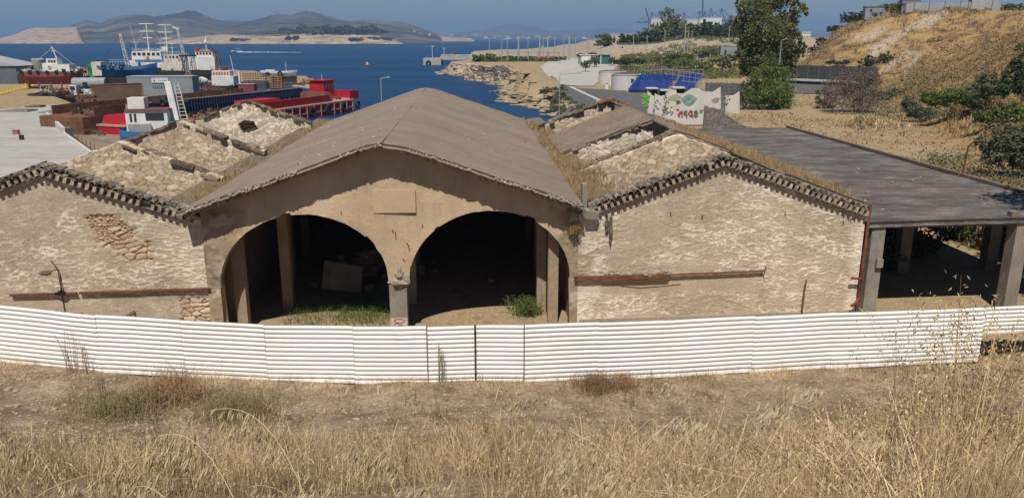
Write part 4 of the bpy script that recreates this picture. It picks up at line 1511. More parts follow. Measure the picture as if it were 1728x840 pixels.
# thick broken straw and tall stalks on the right
pk = Pack()
n = 5200
Y = RNG.uniform(2.8, 9.5, n)
X = (0.10 + RNG.random(n) ** 0.7 * 0.62) * Y
k = fbm(X * 0.9, Y * 0.9, 99) > 0.42
X, Y = X[k], Y[k]
V, F, T = blades(on_land(X, Y), RNG.uniform(0.2, 0.85, len(X)), RNG.uniform(0.004, 0.009, len(X)) + 0.0004 * Y, 0.75, 3, 0.5)
pk.add(V, F)
n = 900
Y = RNG.uniform(6.0, 10.5, n)
X = (0.40 + RNG.random(n) ** 0.7 * 0.32) * Y
V, F, T = blades(on_land(X, Y), RNG.uniform(0.5, 1.0, n) + 0.95 * sstep(X / Y, 0.48, 0.62) * RNG.random(n) ** 2, 0.006 + 0.0003 * Y, 0.2, 4, 0.4)
pk.add(V, F)
PT = np.repeat(T[:520], 16, 0)
nn = len(PT)
PT = PT + np.stack([RNG.normal(0, 0.07, nn), RNG.normal(0, 0.05, nn), RNG.uniform(-0.45, 0.05, nn)], -1)
Vh, Fh = husks(PT, RNG.uniform(0.03, 0.055, nn), 0.8)
pk.add(Vh, Fh)
n = 130
Y = RNG.uniform(3.8, 6.0, n)
X = (0.66 - 0.22 * RNG.random(n) ** 1.6) * Y
V, F, T = blades(on_land(X, Y), RNG.uniform(0.9, 1.75, n) * (0.45 + 0.55 * sstep(X / Y, 0.46, 0.58)), 0.006, 0.14, 5, 0.4)
pk.add(V, F)
PT = np.repeat(T, 24, 0)
nn = len(PT)
PT = PT + np.stack([RNG.normal(0, 0.05, nn), RNG.normal(0, 0.05, nn), RNG.uniform(-0.42, 0.03, nn)], -1)
Vh, Fh = husks(PT, RNG.uniform(0.022, 0.036, nn), 0.8)
pk.add(Vh, Fh)
pk.build('tall_straw', straw, label='tall coarse straw crowding the right of the slope', kind='stuff')

# stones and clods
m = MB()
for i in range(3200):
    y = math.exp(rnd.uniform(math.log(3.5), math.log(23.4))) if i < 1500 else rnd.uniform(15, 23.3)
    x = rnd.uniform(-0.72, 0.72) * y
    if y > 14 and rnd.random() < 0.35:
        x = -0.72 * y + rnd.random() * 0.42 * y
    r = rnd.uniform(0.008, 0.026) * (1 + (rnd.random() < 0.08) * 1.6) + 0.0007 * y
    m.blob((x, y, gz(x, y) + r * 0.2), r, i, (1.3, 1, 0.6), 0.3, 4)
tag(m.build('stones', M('earth_stone', (0.50, 0.42, 0.33), (0.33, 0.26, 0.19), 4, 0.95, 0.3), fix=False), 'small pale stones scattered on the bare earth', None, None, 'stuff')


# small shrubs and weeds --------------------------------------------------------
def twig_bush(name, label, cat, px, py, r, h, mat, n=900, leaf=0.02, seed=0, group=None, lean=0.6, base=None):
    g = base or R(px, py)
    root = thing(name, label, cat, g, 0, group)
    rg = np.random.default_rng(seed)
    P = np.zeros((n, 3))
    q = rg.normal(0, r * 0.28, (n, 2))
    P[:, :2] = q
    V, F, T = blades(P, h * rg.uniform(0.5, 1.05, n), np.full(n, max(0.004, 0.0008 * g.y)), lean, 3, 0.4, rg)
    pk = Pack()
    pk.add(V, F)
    pk.build('stems', mat, root)
    if leaf:
        PT = T[rg.integers(0, n, n * 2)] + rg.normal(0, 0.06, (n * 2, 3)) * np.array([1, 1, 1.2])
        PT[:, 2] = np.maximum(PT[:, 2], 0.02)
        Vh, Fh = husks(PT, rg.uniform(0.6, 1.4, n * 2) * leaf * 2, 0.2, rg)
        pk = Pack()
        pk.add(Vh, Fh)
        pk.build('leaves', mat, root)
    return root


rust_weed = island_mat('rust_brown_weed', [(0.30, 0.17, 0.10), (0.42, 0.28, 0.17), (0.26, 0.16, 0.10), (0.50, 0.37, 0.23)], 0.9, 0.05)
twig_bush('dry_bush', 'rust-brown dry bush against the fence left of its lowest bend', 'bush', 285, 672, 1.7, 0.85, rust_weed, 1100, 0.018, 3, lean=0.8)
twig_bush('grey_bush', 'dark grey-green bush right of the rust-brown one below the fence', 'bush', 395, 705, 1.9, 0.75, weed_g, 1400, 0.018, 4, lean=0.8)
twig_bush('olive_bush', 'olive-green leggy weed clump left of the rust-brown bush', 'bush', 195, 700, 2.2, 0.75, weed_g, 900, 0.018, 5, lean=0.7)
twig_bush('dry_bush', 'sandy low bush at the fence foot right of the gate', 'bush', 1005, 658, 1.0, 0.5, twig, 900, 0.02, 6)
twig_bush('dry_bush', 'reddish low bush at the fence foot furthest right of the gate', 'bush', 1050, 656, 0.7, 0.5, rust_weed, 700, 0.02, 7)
twig_bush('dry_bush', 'dark twiggy tangle on the near slope in the lower right', 'bush', 1500, 790, 0.9, 0.45, twig, 1600, 0.012, 8)
twig_bush('dry_bush', 'brown twiggy tangle low in the centre right of the slope', 'bush', 1265, 800, 0.7, 0.4, twig, 1300, 0.012, 9)
twig_bush('green_sprig', 'small dark green leafy sprig low on the right slope', 'plant', 1350, 800, 0.12, 0.16, fresh_g, 60, 0.03, 10)
twig_bush('leafy_weed', 'green leafy weed on the sunny floor at the right arch column', 'plant', 900, 540, 1.0, 0.75, fresh_g, 500, 0.05, 12, base=W(0.75, 1.9, 0))
twig_bush('leafy_weed', 'green weed hanging from the gutter corner above the right arch', 'plant', 965, 372, 0.35, 0.4, island_mat('ochre_weed', [(0.25, 0.2, 0.07), (0.35, 0.25, 0.1), (0.2, 0.16, 0.06)]), 200, 0.03, 14, base=W(2.35, -0.12, 3.9))
pk = Pack()
X, Y = RNG.uniform(-9.0, -4.9, 5200), RNG.uniform(0.3, 4.6, 5200)
k = RNG.random(5200) < sstep(Y, 0.3, 1.4) * (0.3 + fbm(X * 1.5, Y * 1.5, 7)) * (0.35 + 0.65 * sstep(X, -8.5, -6))
X, Y = X[k], Y[k]
P = np.array([W(x, y, 0.0) for x, y in zip(X, Y)])
P[:, 2] = land(P[:, 0], P[:, 1])
V, F, T = blades(P, RNG.uniform(0.1, 0.45, len(P)), 0.02, 0.5)
pk.add(V, F)
Vh, Fh = husks(T + RNG.normal(0, 0.03, T.shape), RNG.uniform(0.05, 0.10, len(T)), 0.2)
pk.add(Vh, Fh)
pk.build('floor_weeds', fresh_g, label='green weeds and grass growing on the floor of the left arch', kind='stuff')

SP = [('dark green spiky weed standing in front of the left gate leaf', 744, 646, 0.06, 1.35, weed_g), ('dark spiky stalk by the left bend of the fence', 172, 672, 0.05, 1.1, weed_g), ('tall brown seeded stalk left of the fence bend, the further left', 118, 628, 0.1, 1.5, rust_weed), ('tall brown seeded stalk just right of its taller twin', 146, 628, 0.1, 1.45, rust_weed), ('pale seeded stalk rising before the fence above the rust-brown bush', 232, 632, 0.1, 1.2, straw), ('short green stalk pair near the fence centre right', 1057, 688, 0.1, 0.75, weed_g), ('thin dark stalk crossing the fence foot right of centre', 1096, 668, 0.03, 1.0, twig), ('thin green stalk cluster below the gate', 740, 712, 0.12, 0.8, weed_g), ('green stalk cluster below the fence left of the gate', 690, 690, 0.2, 0.5, weed_g), ('dark stalk standing low in the centre of the slope', 818, 745, 0.06, 0.75, twig), ('tall pale seeded weed rising over the fence top far right', 1590, 690, 0.12, 1.7, straw), ('brown leafy weed rising highest over the fence at the right end', 1700, 700, 0.1, 1.9, rust_weed), ('white-flowered thin weed before the fence right of centre', 1320, 700, 0.1, 1.25, straw)]
for i, (lb, px, py, r, h, mt_) in enumerate(SP):
    g = R(px, py)
    root = thing('tall_weed', lb, 'plant', g)
    rg = np.random.default_rng(100 + i)
    pk = Pack()
    n = 7
    P = np.zeros((n, 3))
    P[:, :2] = rg.normal(0, r, (n, 2))
    hh = h * rg.uniform(0.6, 1.0, n)
    V, F, T = blades(P, hh, np.full(n, 0.012 + 0.0008 * g.y), 0.1, 4, 0.3, rg)
    pk.add(V, F)
    k = rg.integers(0, n, 170)
    t = rg.uniform(0.35, 1.0, 170)[:, None]
    PT = P[k] * (1 - t ** 1.7) + T[k] * t ** 1.7
    PT[:, 2] = (T[k, 2:3] * t)[:, 0]
    PT += rg.normal(0, 0.03, PT.shape)
    Vh, Fh = husks(PT, rg.uniform(0.025, 0.06, 170), 0.2, rg)
    pk.add(Vh, Fh)
    pk.build('seed_stalks', mt_, root)

# rubble blocks added behind the raised last sheet to keep the gap dark
m = MB()
for i in range(46):
    p = D(1652 + (i % 23) * 5.2, 580, 26.3)
    m.box(p.x, 26.3 + rnd.uniform(-.1, .1), p.z - 0.55 + (i // 23) * 0.42 + rnd.uniform(-.05, .05), rnd.uniform(.14, .3), 0.3, rnd.uniform(.3, .48), rnd.uniform(-.2, .2), rnd.uniform(-.1, .1), rnd.uniform(-.1, .1))
tag(m.build('rubble_gap_fill', M('rubble_pale', (0.30, 0.25, 0.19), (0.18, 0.15, 0.12), 2, 0.95, 0.5)), 'added broken stone blocks darkening the gap under the raised fence end', 'wall')

# litter at the lower right corner
g = R(1585, 832)
m = MB()
m.blob((0, 0, 0.03), 0.07, 3, (1.5, 0.8, 0.5), 0.35, 6)
o = m.build('plastic_bag', M('white_plastic', (0.78, 0.80, 0.84), (0.7, 0.72, 0.76), 6, 0.4, 0.2))
o.location = g
tag(o, 'crumpled white plastic bag on the ground in the lower right corner', 'bag')
g = R(1640, 800)
m = MB()
for i in range(40):
    m.blob((rnd.gauss(0, .22), rnd.gauss(0, .2), rnd.uniform(0, .05)), rnd.uniform(.02, .06), i, (1.6, 1, 0.5), 0.4, 4)
o = m.build('charred_debris', M('charred', (0.03, 0.03, 0.035), (0.07, 0.065, 0.06), 6, 0.9, 0.4))
o.location = g
tag(o, 'scatter of charred dark debris in the lower right corner', 'debris', None, 'stuff')

# dry grass on the gutters and the right roof slope
pk = Pack()


def roof_grass(pk, s0, s1, d0, d1, zf, n, hmax, bare=0.4, seed=0, w=0.02):
    s = RNG.uniform(s0, s1, n)
    d = RNG.uniform(d0, d1, n)
    k = fbm(s * 0.9, d * 0.5, seed) + RNG.uniform(-.12, .12, n) > bare
    s, d = s[k], d[k]
    X = BO.x + s * math.cos(BROT) - d * math.sin(BROT)
    Y = BO.y + s * math.sin(BROT) + d * math.cos(BROT)
    V, F, T = blades(np.stack([X, Y, zf(s, d)], -1), RNG.uniform(0.08, hmax, len(s)), RNG.uniform(0.5, 1.2, len(s)) * w * (0.6 + 0.02 * Y), 0.5)
    pk.add(V, F)


roof_grass(pk, -12.9, -11.7, 0.6, 32, lambda s, d: 4.95 + 0 * s, 9000, 0.32, 0.44, 1)
roof_grass(pk, 2.5, 3.9, 0.8, 32, lambda s, d: 5.0 + 0 * s, 9000, 0.38, 0.47, 2)
roof_grass(pk, 2.6, 4.6, 1.0, 9, lambda s, d: 4.95 + 0 * s, 2500, 0.7, 0.45, 3)
roof_grass(pk, 10.0, 13.9, 0.6, 24, lambda s, d: 6.95 - 0.367 * (s - 8.0), 13000, 0.36, 0.50, 4)
roof_grass(pk, 11.5, 14.0, 0.5, 14, lambda s, d: 6.95 - 0.367 * (s - 8.0), 4500, 0.5, 0.45, 5)
roof_grass(pk, -14.5, -12.2, 5.6, 6.3, lambda s, d: 6.6 - 0.37 * (s + 16.5), 500, 0.25, 0.4, 6)
pk.build('roof_grass', straw_gold, label='dry golden grass grown along the gutters and the right roof slope', kind='stuff')

# ------------------------------------------------------------------ harbour
def paint(name, c, rust=0.0, rough=0.55):
    c2 = tuple(min(1, x * 0.8) for x in c)
    return M(name, c, c2, 0.5, rough, 0.15, 0.01, c3=(0.20, 0.11, 0.07) if rust else None, spots=rust - 0.06, fineamt=0.2)


p_red = paint('hull_red', (0.46, 0.018, 0.03), 0.03)
p_dred = paint('faded_hull_red', (0.30, 0.07, 0.06), 0.06)
p_blue = paint('boat_blue', (0.05, 0.20, 0.42), 0.06)
p_navy = paint('navy_steel', (0.025, 0.035, 0.10), 0.03)
p_white = paint('boat_white', (0.78, 0.78, 0.76), 0.0)
p_white2 = paint('weathered_white', (0.66, 0.65, 0.61), 0.02)
p_orange = paint('orange_trim', (0.60, 0.13, 0.07), 0.0)
p_black = M('tarred_black', (0.018, 0.018, 0.02), (0.05, 0.045, 0.04), 1.5, 0.8, 0.3, 0.02)
p_rusty = M('rust_brown_steel', (0.17, 0.075, 0.04), (0.26, 0.13, 0.075), 0.6, 0.9, 0.4, 0.02, c3=(0.09, 0.05, 0.035), spots=0.05)
p_glass = M('dark_window', (0.03, 0.04, 0.05), (0.02, 0.025, 0.03), 1, 0.15, 0.0, spec=0.6)
p_grey = paint('grey_steel', (0.27, 0.32, 0.33), 0.02)
p_yel = paint('yellow_paint', (0.68, 0.54, 0.05), 0.0)
p_green = paint('green_tarp', (0.03, 0.28, 0.13), 0.0)
p_rub = M('tyre_rubber', (0.02, 0.02, 0.022), (0.035, 0.035, 0.035), 3, 0.85, 0.2)
m_quay = M('quay_concrete', (0.50, 0.485, 0.46), (0.42, 0.405, 0.38), 0.15, 0.9, 0.25, 0.02, c3=(0.33, 0.31, 0.28), spots=-0.04, stretch=(0.5, 1.6, 1))


def pb(parent, name, mat, cx, cy, cz, sx, sy, sz, rz=0.0, rx=0.0, ry=0.0, taper=1.0):
    m = MB()
    m.box(cx, cy, cz, sx, sy, sz, rz, rx, ry, taper)
    return m.build(name, mat, parent)


def hull(parent, L, B, Dp, mat, bow=0.35, stern=0.12, sheer=0.5, flare=0.7, name='hull', ym=0.0):
    n = 18
    vs, fs = [], []
    for i in range(n + 1):
        t = i / n
        x = -L / 2 + L * t
        b = 1.0
        if t > 1 - bow:
            q = (t - (1 - bow)) / bow
            b = max(0.03, 1 - q ** 2.2)
        if t < stern:
            b = min(b, 0.72 + 0.28 * (t / stern) ** 0.6)
        zt = Dp * (1 + sheer * (abs(2 * t - 1) ** 2.4) * (1 if t > 0.5 else 0.55))
        rake = 0.12 * L * max(0, (t - 0.8) / 0.2) * 0.6
        B2 = B / 2
        vs += [(x - rake * 1.0, 0, 0), (x - rake * 0.7, B2 * b * flare, Dp * 0.12), (x, B2 * b, zt * 0.72), (x + rake * 0.2, B2 * b * 1.02, zt), (x + rake * 0.2, -B2 * b * 1.02, zt), (x, -B2 * b, zt * 0.72), (x - rake * 0.7, -B2 * b * flare, Dp * 0.12)]
    for i in range(n):
        for j in range(7):
            if j == 3:
                continue
            fs.append((i * 7 + j, (i + 1) * 7 + j, (i + 1) * 7 + (j + 1) % 7, i * 7 + (j + 1) % 7))
        # deck sunk inside the bulwark
    base = len(vs)
    for i in range(n + 1):
        a, c = Vector(vs[i * 7 + 3]), Vector(vs[i * 7 + 4])
        vs += [(a.x * 0.98, a.y * 0.95, a.z - Dp * 0.22), (c.x * 0.98, c.y * 0.95, c.z - Dp * 0.22)]
    for i in range(n):
        fs.append((base + i * 2, base + i * 2 + 1, base + i * 2 + 3, base + i * 2 + 2))
        fs.append((i * 7 + 3, (i + 1) * 7 + 3, base + (i + 1) * 2, base + i * 2))
        fs.append((i * 7 + 4, (i + 1) * 7 + 4, base + (i + 1) * 2 + 1, base + i * 2 + 1))
    fs.append((0, 1, 2, 3, 4, 5, 6))
    fs.append(tuple(n * 7 + j for j in range(7)))
    m = MB()
    m.add(vs, fs)
    return m.build(name, mat, parent)


def tyres(parent, pts, R_=0.45, r=0.16):
    for (x, y, z) in pts:
        m = MB()
        m.torus((x, y, z), (0, 1, 0), R_, r, 12, 6)
        m.build('tyre', p_rub, parent, smooth=True)


def windows(parent, x0, x1, n, y, z, w, h, mat=None):
    for i in range(n):
        x = x0 + (x1 - x0) * i / max(1, n - 1)
        pb(parent, 'window', mat or p_glass, x, y, z, w, 0.06, h)


def rail(parent, x0, x1, y, z, h=0.9, n=6, mat=None, name='railing'):
    m = MB()
    for i in range(n + 1):
        x = x0 + (x1 - x0) * i / n
        m.tube([(x, y, z), (x, y, z + h)], 0.035, 4)
    for k in (0.5, 1.0):
        m.tube([(x0, y, z + h * k), (x1, y, z + h * k)], 0.035, 4)
    return m.build(name, mat or p_white, parent)


def mast(parent, x, y, z0, z1, r=0.1, bars=(), mat=None, name='mast', lean=0.0):
    m = MB()
    m.tube([(x, y, z0), (x + lean, y, z1)], r, 6, r * 0.5)
    for (t, w) in bars:
        m.tube([(x + lean * t - w / 2, y, z0 + (z1 - z0) * t), (x + lean * t + w / 2, y, z0 + (z1 - z0) * t)], r * 0.6, 5)
    return m.build(name, mat or p_white, parent)


def ladder_mast(parent, x, y, z0, z1, w, lean, mat, name='lattice_mast'):
    m = MB()
    n = int((z1 - z0) / w)
    for sx in (-1, 1):
        for sy in (-1, 1):
            m.tube([(x + sx * w / 2, y + sy * w / 2, z0), (x + lean + sx * w / 4, y + sy * w / 4, z1)], 0.07, 4)
    for i in range(n):
        t0, t1 = i / n, (i + 1) / n
        for sy in (-1, 1):
            s = 1 if i % 2 else -1
            wa, wb = w / 2 * (1 - t0 / 2), w / 2 * (1 - t1 / 2)
            m.tube([(x + lean * t0 - s * wa, y + sy * wa, z0 + (z1 - z0) * t0), (x + lean * t1 + s * wb, y + sy * wb, z0 + (z1 - z0) * t1)], 0.05, 4)
    return m.build(name, mat, parent)


def gear(parent, L, B, z, n, seed, mats, hmax=1.3):
    """winches, pipes, lockers, coils and stays lying about a deck"""
    r = random.Random(seed)
    for mt in mats:
        m = MB()
        for i in range(n):
            x, y = r.uniform(-L / 2, L / 2), r.uniform(-B / 2, B / 2)
            k = r.random()
            if k < 0.35:
                m.box(x, y, z + 0.2, r.uniform(.2, .9), r.uniform(.2, .7), r.uniform(.2, .8), r.uniform(0, 3))
            elif k < 0.6:
                m.tube([(x, y, z), (x + r.uniform(-.3, .3), y, z + r.uniform(.6, hmax))], r.uniform(.04, .1), 5)
            elif k < 0.8:
                m.tube([(x, y, z + .2), (x + r.uniform(-1.6, 1.6), y + r.uniform(-.6, .6), z + r.uniform(.2, hmax))], r.uniform(.03, .08), 5)
            else:
                m.torus((x, y, z + 0.2), (0, r.uniform(0, 1), 1), r.uniform(.2, .4), 0.09, 8, 5)
        m.build('deck_gear', mt, parent)['kind'] = 'stuff'


def stays(parent, pts, mat):
    m = MB()
    for a, b_ in pts:
        m.tube([a, b_], 0.035, 3)
    m.build('stay', mat, parent)


# quay and boat-yard surfaces (structure)
qp = [G(*p, -0.55) for p in [(-420, 340), (-420, 186), (0, 185), (60, 178), (205, 172), (212, 190), (150, 193), (80, 199), (108, 226), (172, 272), (172, 340)]]
m = MB()
m.prism([(p.x, p.y) for p in qp][::-1], -4.2, -0.55)
o = m.build('quay', m_quay)
o['kind'] = 'structure'
m = MB()
a, b_, c = G(80, 199, -0.55), G(108, 226, -0.55), G(172, 272, -0.55)
for p, q in ((a, b_), (b_, c)):
    d = (q - p)
    m.box((p.x + q.x) / 2, (p.y + q.y) / 2, -0.2 if q is b_ else -0.5, 0.35, d.length, 0.9 if q is b_ else 0.25, -math.atan2(d.x, d.y))
o = m.build('quay_kerb', M('kerb_concrete', (0.68, 0.67, 0.64), (0.58, 0.57, 0.54), 0.5, 0.9, 0.2))
o['kind'] = 'structure'

# dock platform with posts beside the quay
dk = thing('dock_platform', 'low grey dock platform with thin upright rods right of the pale quay', 'dock', G(120, 203, -0.9))
pp = [G(*p, -0.4) - dk.location for p in [(84, 199), (150, 192), (152, 211), (108, 216)]]
m = MB()
m.prism([(p.x, p.y) for p in pp][::-1], -1.2, 0.45)
m.build('deck', M('blue_grey_deck', (0.27, 0.31, 0.33), (0.22, 0.25, 0.27), 0.3, 0.7, 0.1), dk)
for i in range(9):
    g = G(112 + i * 7, 226 + i * 5, -0.6) - dk.location
    m = MB()
    m.tube([(g.x, g.y, -0.3), (g.x, g.y, 1.3)], 0.04, 5)
    m.build('rod', m_rust, dk)
bt = thing('slipway', 'worn timber and earth slipway with slack ropes beside the dock platform', 'slipway', G(185, 225, -1.6))
pp = [G(*p, -1.2) - bt.location for p in [(108, 214), (152, 207), (215, 196), (262, 215), (240, 262), (172, 262)]]
m = MB()
m.prism([(p.x, p.y) for p in pp][::-1], -2.5, 0.2)
m.build('ramp', M('slip_earth', (0.22, 0.17, 0.125), (0.32, 0.26, 0.19), 0.4, 0.95, 0.4), bt)
m = MB()
for i in range(26):
    m.box(rnd.uniform(-4, 5), rnd.uniform(-4, 5), 0.35 + rnd.random() * 0.5, rnd.uniform(1.5, 4), 0.22, 0.2, rnd.uniform(-.6, 1.2), 0, rnd.uniform(-.25, .25))
m.build('timbers', m_wood, bt)['kind'] = 'stuff'

# long red barge
ra, rb_ = G(213, 240, SEA), G(574, 184.5, SEA)
dv = rb_ - ra
L = dv.length
rz = math.atan2(dv.y, dv.x)
bg = thing('red_barge', 'long bright red hopper barge with red wheelhouse lying beyond the stone gables', 'barge', (ra + rb_) / 2, rz)
B = 9.0
out = [(-L / 2, -B / 2), (L / 2 - 3, -B / 2), (L / 2, -B / 2 + 1.5), (L / 2, B / 2 - 1.5), (L / 2 - 3, B / 2), (-L / 2, B / 2)]
m = MB()
m.prism(out, -0.8, 2.1)
m.build('hull', p_red, bg)
m = MB()
m.prism([(x * 1.004, y * 1.03) for x, y in out], 1.95, 2.2)
m.prism([(x * 1.004, y * 1.03) for x, y in out], 0.75, 0.9)
m.build('rubbing_strake', paint('pink_strake', (0.55, 0.30, 0.25)), bg)
fr0 = pb(bg, 'hull_frame', paint('pink_strake', (0.55, 0.30, 0.25)), 0, -B / 2 - 0.1, 1.1, 0.16, 0.2, 2.0)
for i in range(24):
    o = fr0 if i == 0 else fr0.copy()
    if i:
        COL.objects.link(o)
        o.parent = bg
    o.location.x = -L / 2 + 1 + i * (L - 4) / 23
for nm, y, h, mt_, x0, x1 in (('near_coaming', -B / 2 + 1.0, 1.1, p_red, -L / 2 + 0.42 * L, L / 2 - 9), ('far_coaming', B / 2 - 1.0, 2.0, p_navy, -L / 2 + 6, L / 2 - 7)):
    m = MB()
    m.box((x0 + x1) / 2, y, 2.2 + h / 2, x1 - x0, 0.14, h)
    n = int((x1 - x0) / 0.62)
    for i in range(n):
        x = x0 + (x1 - x0) * (i + 0.5) / n
        m.box(x, y - (0.22 if y > 0 else -0.22), 2.2 + h / 2 - 0.05, 0.1, 0.34, h - 0.1)
    m.box((x0 + x1) / 2, y, 2.2 + h + 0.05, x1 - x0, 0.5, 0.1)
    m.build(nm, mt_, bg)
pb(bg, 'cargo_floor', p_rusty, -1.5, 0, 2.2, L - 15, B - 2.6, 0.15)
pb(bg, 'far_deck_edge', M('tan_deck', (0.42, 0.33, 0.25), (0.33, 0.25, 0.18), 0.5), -1, B / 2 - 0.25, 3.3, L - 12, 0.5, 2.1)
wh = pb(bg, 'wheelhouse', p_red, L / 2 - 4.6, 0.8, 4.2, 3.4, 3.2, 2.7, taper=0.95)
pb(wh, 'wheelhouse_roof', p_red, L / 2 - 4.6, 0.8, 5.65, 3.9, 3.7, 0.14)
windows(wh, L / 2 - 5.6, L / 2 - 3.8, 3, 0.8 - 1.62, 4.7, 0.62, 0.8, M('cabin_glass', (0.45, 0.33, 0.28), (0.30, 0.2, 0.18), 2, 0.3))
mast(bg, L / 2 - 4.4, 0.8, 5.7, 6.8, 0.05)
pb(bg, 'bow_bulwark', p_red, L / 2 - 1.0, -B / 2 + 0.7, 2.9, 3.2, 0.15, 1.5)
pb(bg, 'bow_bulwark', p_red, L / 2 - 0.1, 0, 2.9, 0.15, B - 3, 1.5)
pb(bg, 'stern_block', p_red, -L / 2 + 2.8, 0.5, 2.7, 4.8, B - 1.5, 1.2, taper=0.9)
pb(bg, 'mid_bulkhead', p_red, -L / 2 + 0.49 * L, -1.6, 3.0, 7.5, 3.6, 1.5, taper=0.93)
pb(bg, 'forward_bulkhead', p_rusty, L / 2 - 8.6, -0.5, 3.0, 2.2, 5.5, 1.5, taper=0.9)
tyres(bg, [(x, -B / 2 - 0.28, 1.1) for x in (L / 2 - 1.5, L / 2 - 6.5, L / 2 - 11.5, L / 2 - 16.5, -L / 2 + 12, -L / 2 + 6)], 0.62, 0.2)
m = MB()
for i in range(10):
    m.blob((-L / 2 + 7.5 + rnd.random() * 3, rnd.uniform(-1.5, 1.5), 4.3 + rnd.uniform(-1, .8)), rnd.uniform(.3, .7), i, (1, 1, 1), 0.3, 5)
m.build('winch_gear', p_black, bg)['kind'] = 'stuff'

# brown barge moored beyond it
c0 = (ra + rb_) / 2 + Vector((-math.sin(rz), math.cos(rz), 0)) * 9.7
rbg = thing('rusty_barge', 'rust-brown flat barge moored against the far side of the red barge', 'barge', c0 - Vector((math.cos(rz), math.sin(rz), 0)) * 3, rz)
L2 = L - 4
m = MB()
m.prism([(-L2 / 2, -3.8), (L2 / 2 - 2, -3.8), (L2 / 2, -2), (L2 / 2, 2), (L2 / 2 - 2, 3.8), (-L2 / 2, 3.8)], -0.6, 3.1)
m.build('hull', p_rusty, rbg)
for y in (-3.7, 3.7):
    pb(rbg, 'bulwark', p_rusty, -2, y, 3.7, L2 - 8, 0.15, 1.2)
m = MB()
for i in range(30):
    m.blob((rnd.uniform(L2 / 2 - 6, L2 / 2 + 3), rnd.uniform(-4, 4), 3.2), rnd.uniform(.3, .8), i, (1.2, 1, 0.6), 0.3, 4)
m.build('rubble_load', M('spoil', (0.45, 0.38, 0.3), (0.3, 0.25, 0.19)), rbg)['kind'] = 'stuff'

# white cabin workboat with a ramp
wb = thing('workboat', 'small white cabin workboat with tall sloping white boom in front of the red barge', 'boat', G(262, 252, SEA), 0.12)
hull(wb, 7.0, 3.6, 2.3, p_blue, 0.3, 0.1, 0.3)
cb = pb(wb, 'cabin', p_white, -0.2, 0.1, 3.6 - 0.9, 4.8, 2.6, 2.7)
pb(cb, 'roof', M('maroon_roof', (0.26, 0.09, 0.08)), -0.1, 0.1, 4.12, 5.0, 3.0, 0.16)
pb(cb, 'window', p_glass, 0.75, -1.22, 3.3, 2.1, 0.06, 0.85)
windows(cb, -2.0, -1.5, 2, -1.22, 3.2, 0.25, 0.95)
pb(cb, 'tarpaulin', M('grey_canvas', (0.55, 0.55, 0.54), (0.48, 0.48, 0.48), 1), -1.0, -1.45, 2.05, 2.6, 0.3, 1.0, 0, 0.2)
pb(wb, 'upper_box', p_white, -1.5, 0.4, 4.85, 1.9, 1.6, 1.3)
bm_ = pb(wb, 'boom', p_white, 2.55, 0.5, 4.1, 0.75, 0.35, 6.6, 0, -0.12, -0.15)
m = MB()
m.tube([(3.3, 0.6, 1.0), (2.7, 1.2, 7.2)], 0.07, 5)
m.tube([(4.2, 0.9, 1.0), (3.1, 1.5, 7.2)], 0.07, 5)
for i in range(14):
    t = i / 14
    m.tube([(3.3 - 0.6 * t, 0.6 + 0.6 * t, 1 + 6.2 * t), (4.2 - 1.1 * t, 0.9 + 0.6 * t, 1 + 6.2 * t)], 0.05, 4)
m.build('boom_ladder', p_white2, wb)
fd = MB()
fd.torus((0, 0, 0.5), (0, 0, 1), 1.35, 0.6, 20, 8)
o = fd.build('rubber_fender', p_rub, smooth=True)
o.location = G(196, 216, -0.9)
tag(o, 'big round black rubber fender lying left of the white cabin workboat', 'fender')
m = MB()
for i in range(8):
    m.blob((rnd.uniform(-.8, .8), rnd.uniform(-.5, .5), 0.2), rnd.uniform(.3, .5), i, (1, 1, 0.5), 0.3, 5)
o = m.build('fishing_net', M('green_net', (0.02, 0.30, 0.20), (0.03, 0.20, 0.14), 3))
o.location = G(236, 219, -0.9)
tag(o, 'small heap of bright green fishing net below the white cabin workboat', 'net')

for _o in wb.children:
    if not _o.name.startswith('hull'):
        _o.location.z += 0.75

# rusty landing ramp (old barge bow raised)
lr = thing('rusty_landing_ramp', 'dark rusty wedge-shaped barge bow raised left of the white cabin workboat', 'ramp', G(212, 204, SEA), 0.25)
m = MB()
m.add([(-5.2, 2, 5.6), (2.6, 2.5, 5.8), (2.2, -2, -0.5), (-1.0, -2.5, -0.5), (-5.0, 3.2, 5.2), (2.6, 3.6, 5.4), (2.2, 5, -0.5), (-1.0, 5, -0.5), (2.9, 0.3, 3.6), (-3.4, -0.4, 3.2)],
      [(0, 1, 8, 9), (9, 8, 2, 3), (0, 4, 5, 1), (0, 9, 3, 7, 4), (1, 5, 6, 2, 8), (4, 7, 6, 5), (3, 2, 6, 7)])
m.build('plating', M('dark_brown_plate', (0.06, 0.038, 0.024), (0.10, 0.065, 0.04), 0.5, 0.9, 0.3), lr)
m = MB()
m.tube([(2.7, 2.4, 5.8), (3.0, 0.3, 3.8), (3.4, -0.5, 3.2)], 0.15, 5)
m.tube([(-5.0, 2, 5.7), (2.6, 2.4, 5.9)], 0.1, 5)
m.build('edge_rail', p_rusty, lr)

# grey shed with signboard
gs = thing('grey_shed', 'long flat grey harbour shed with a white signboard amid the boats', 'shed', G(272, 160, -0.7), 0.05)
pb(gs, 'wall', p_grey, 0, 2, 1.9, 13.6, 4, 3.6)
pb(gs, 'roof', paint('pale_grey_roof', (0.45, 0.47, 0.47)), 0, 2, 3.78, 13.8, 4.2, 0.12)
sb = pb(gs, 'signboard', p_white, 0.1, -0.12, 3.0, 3.4, 0.1, 1.0)


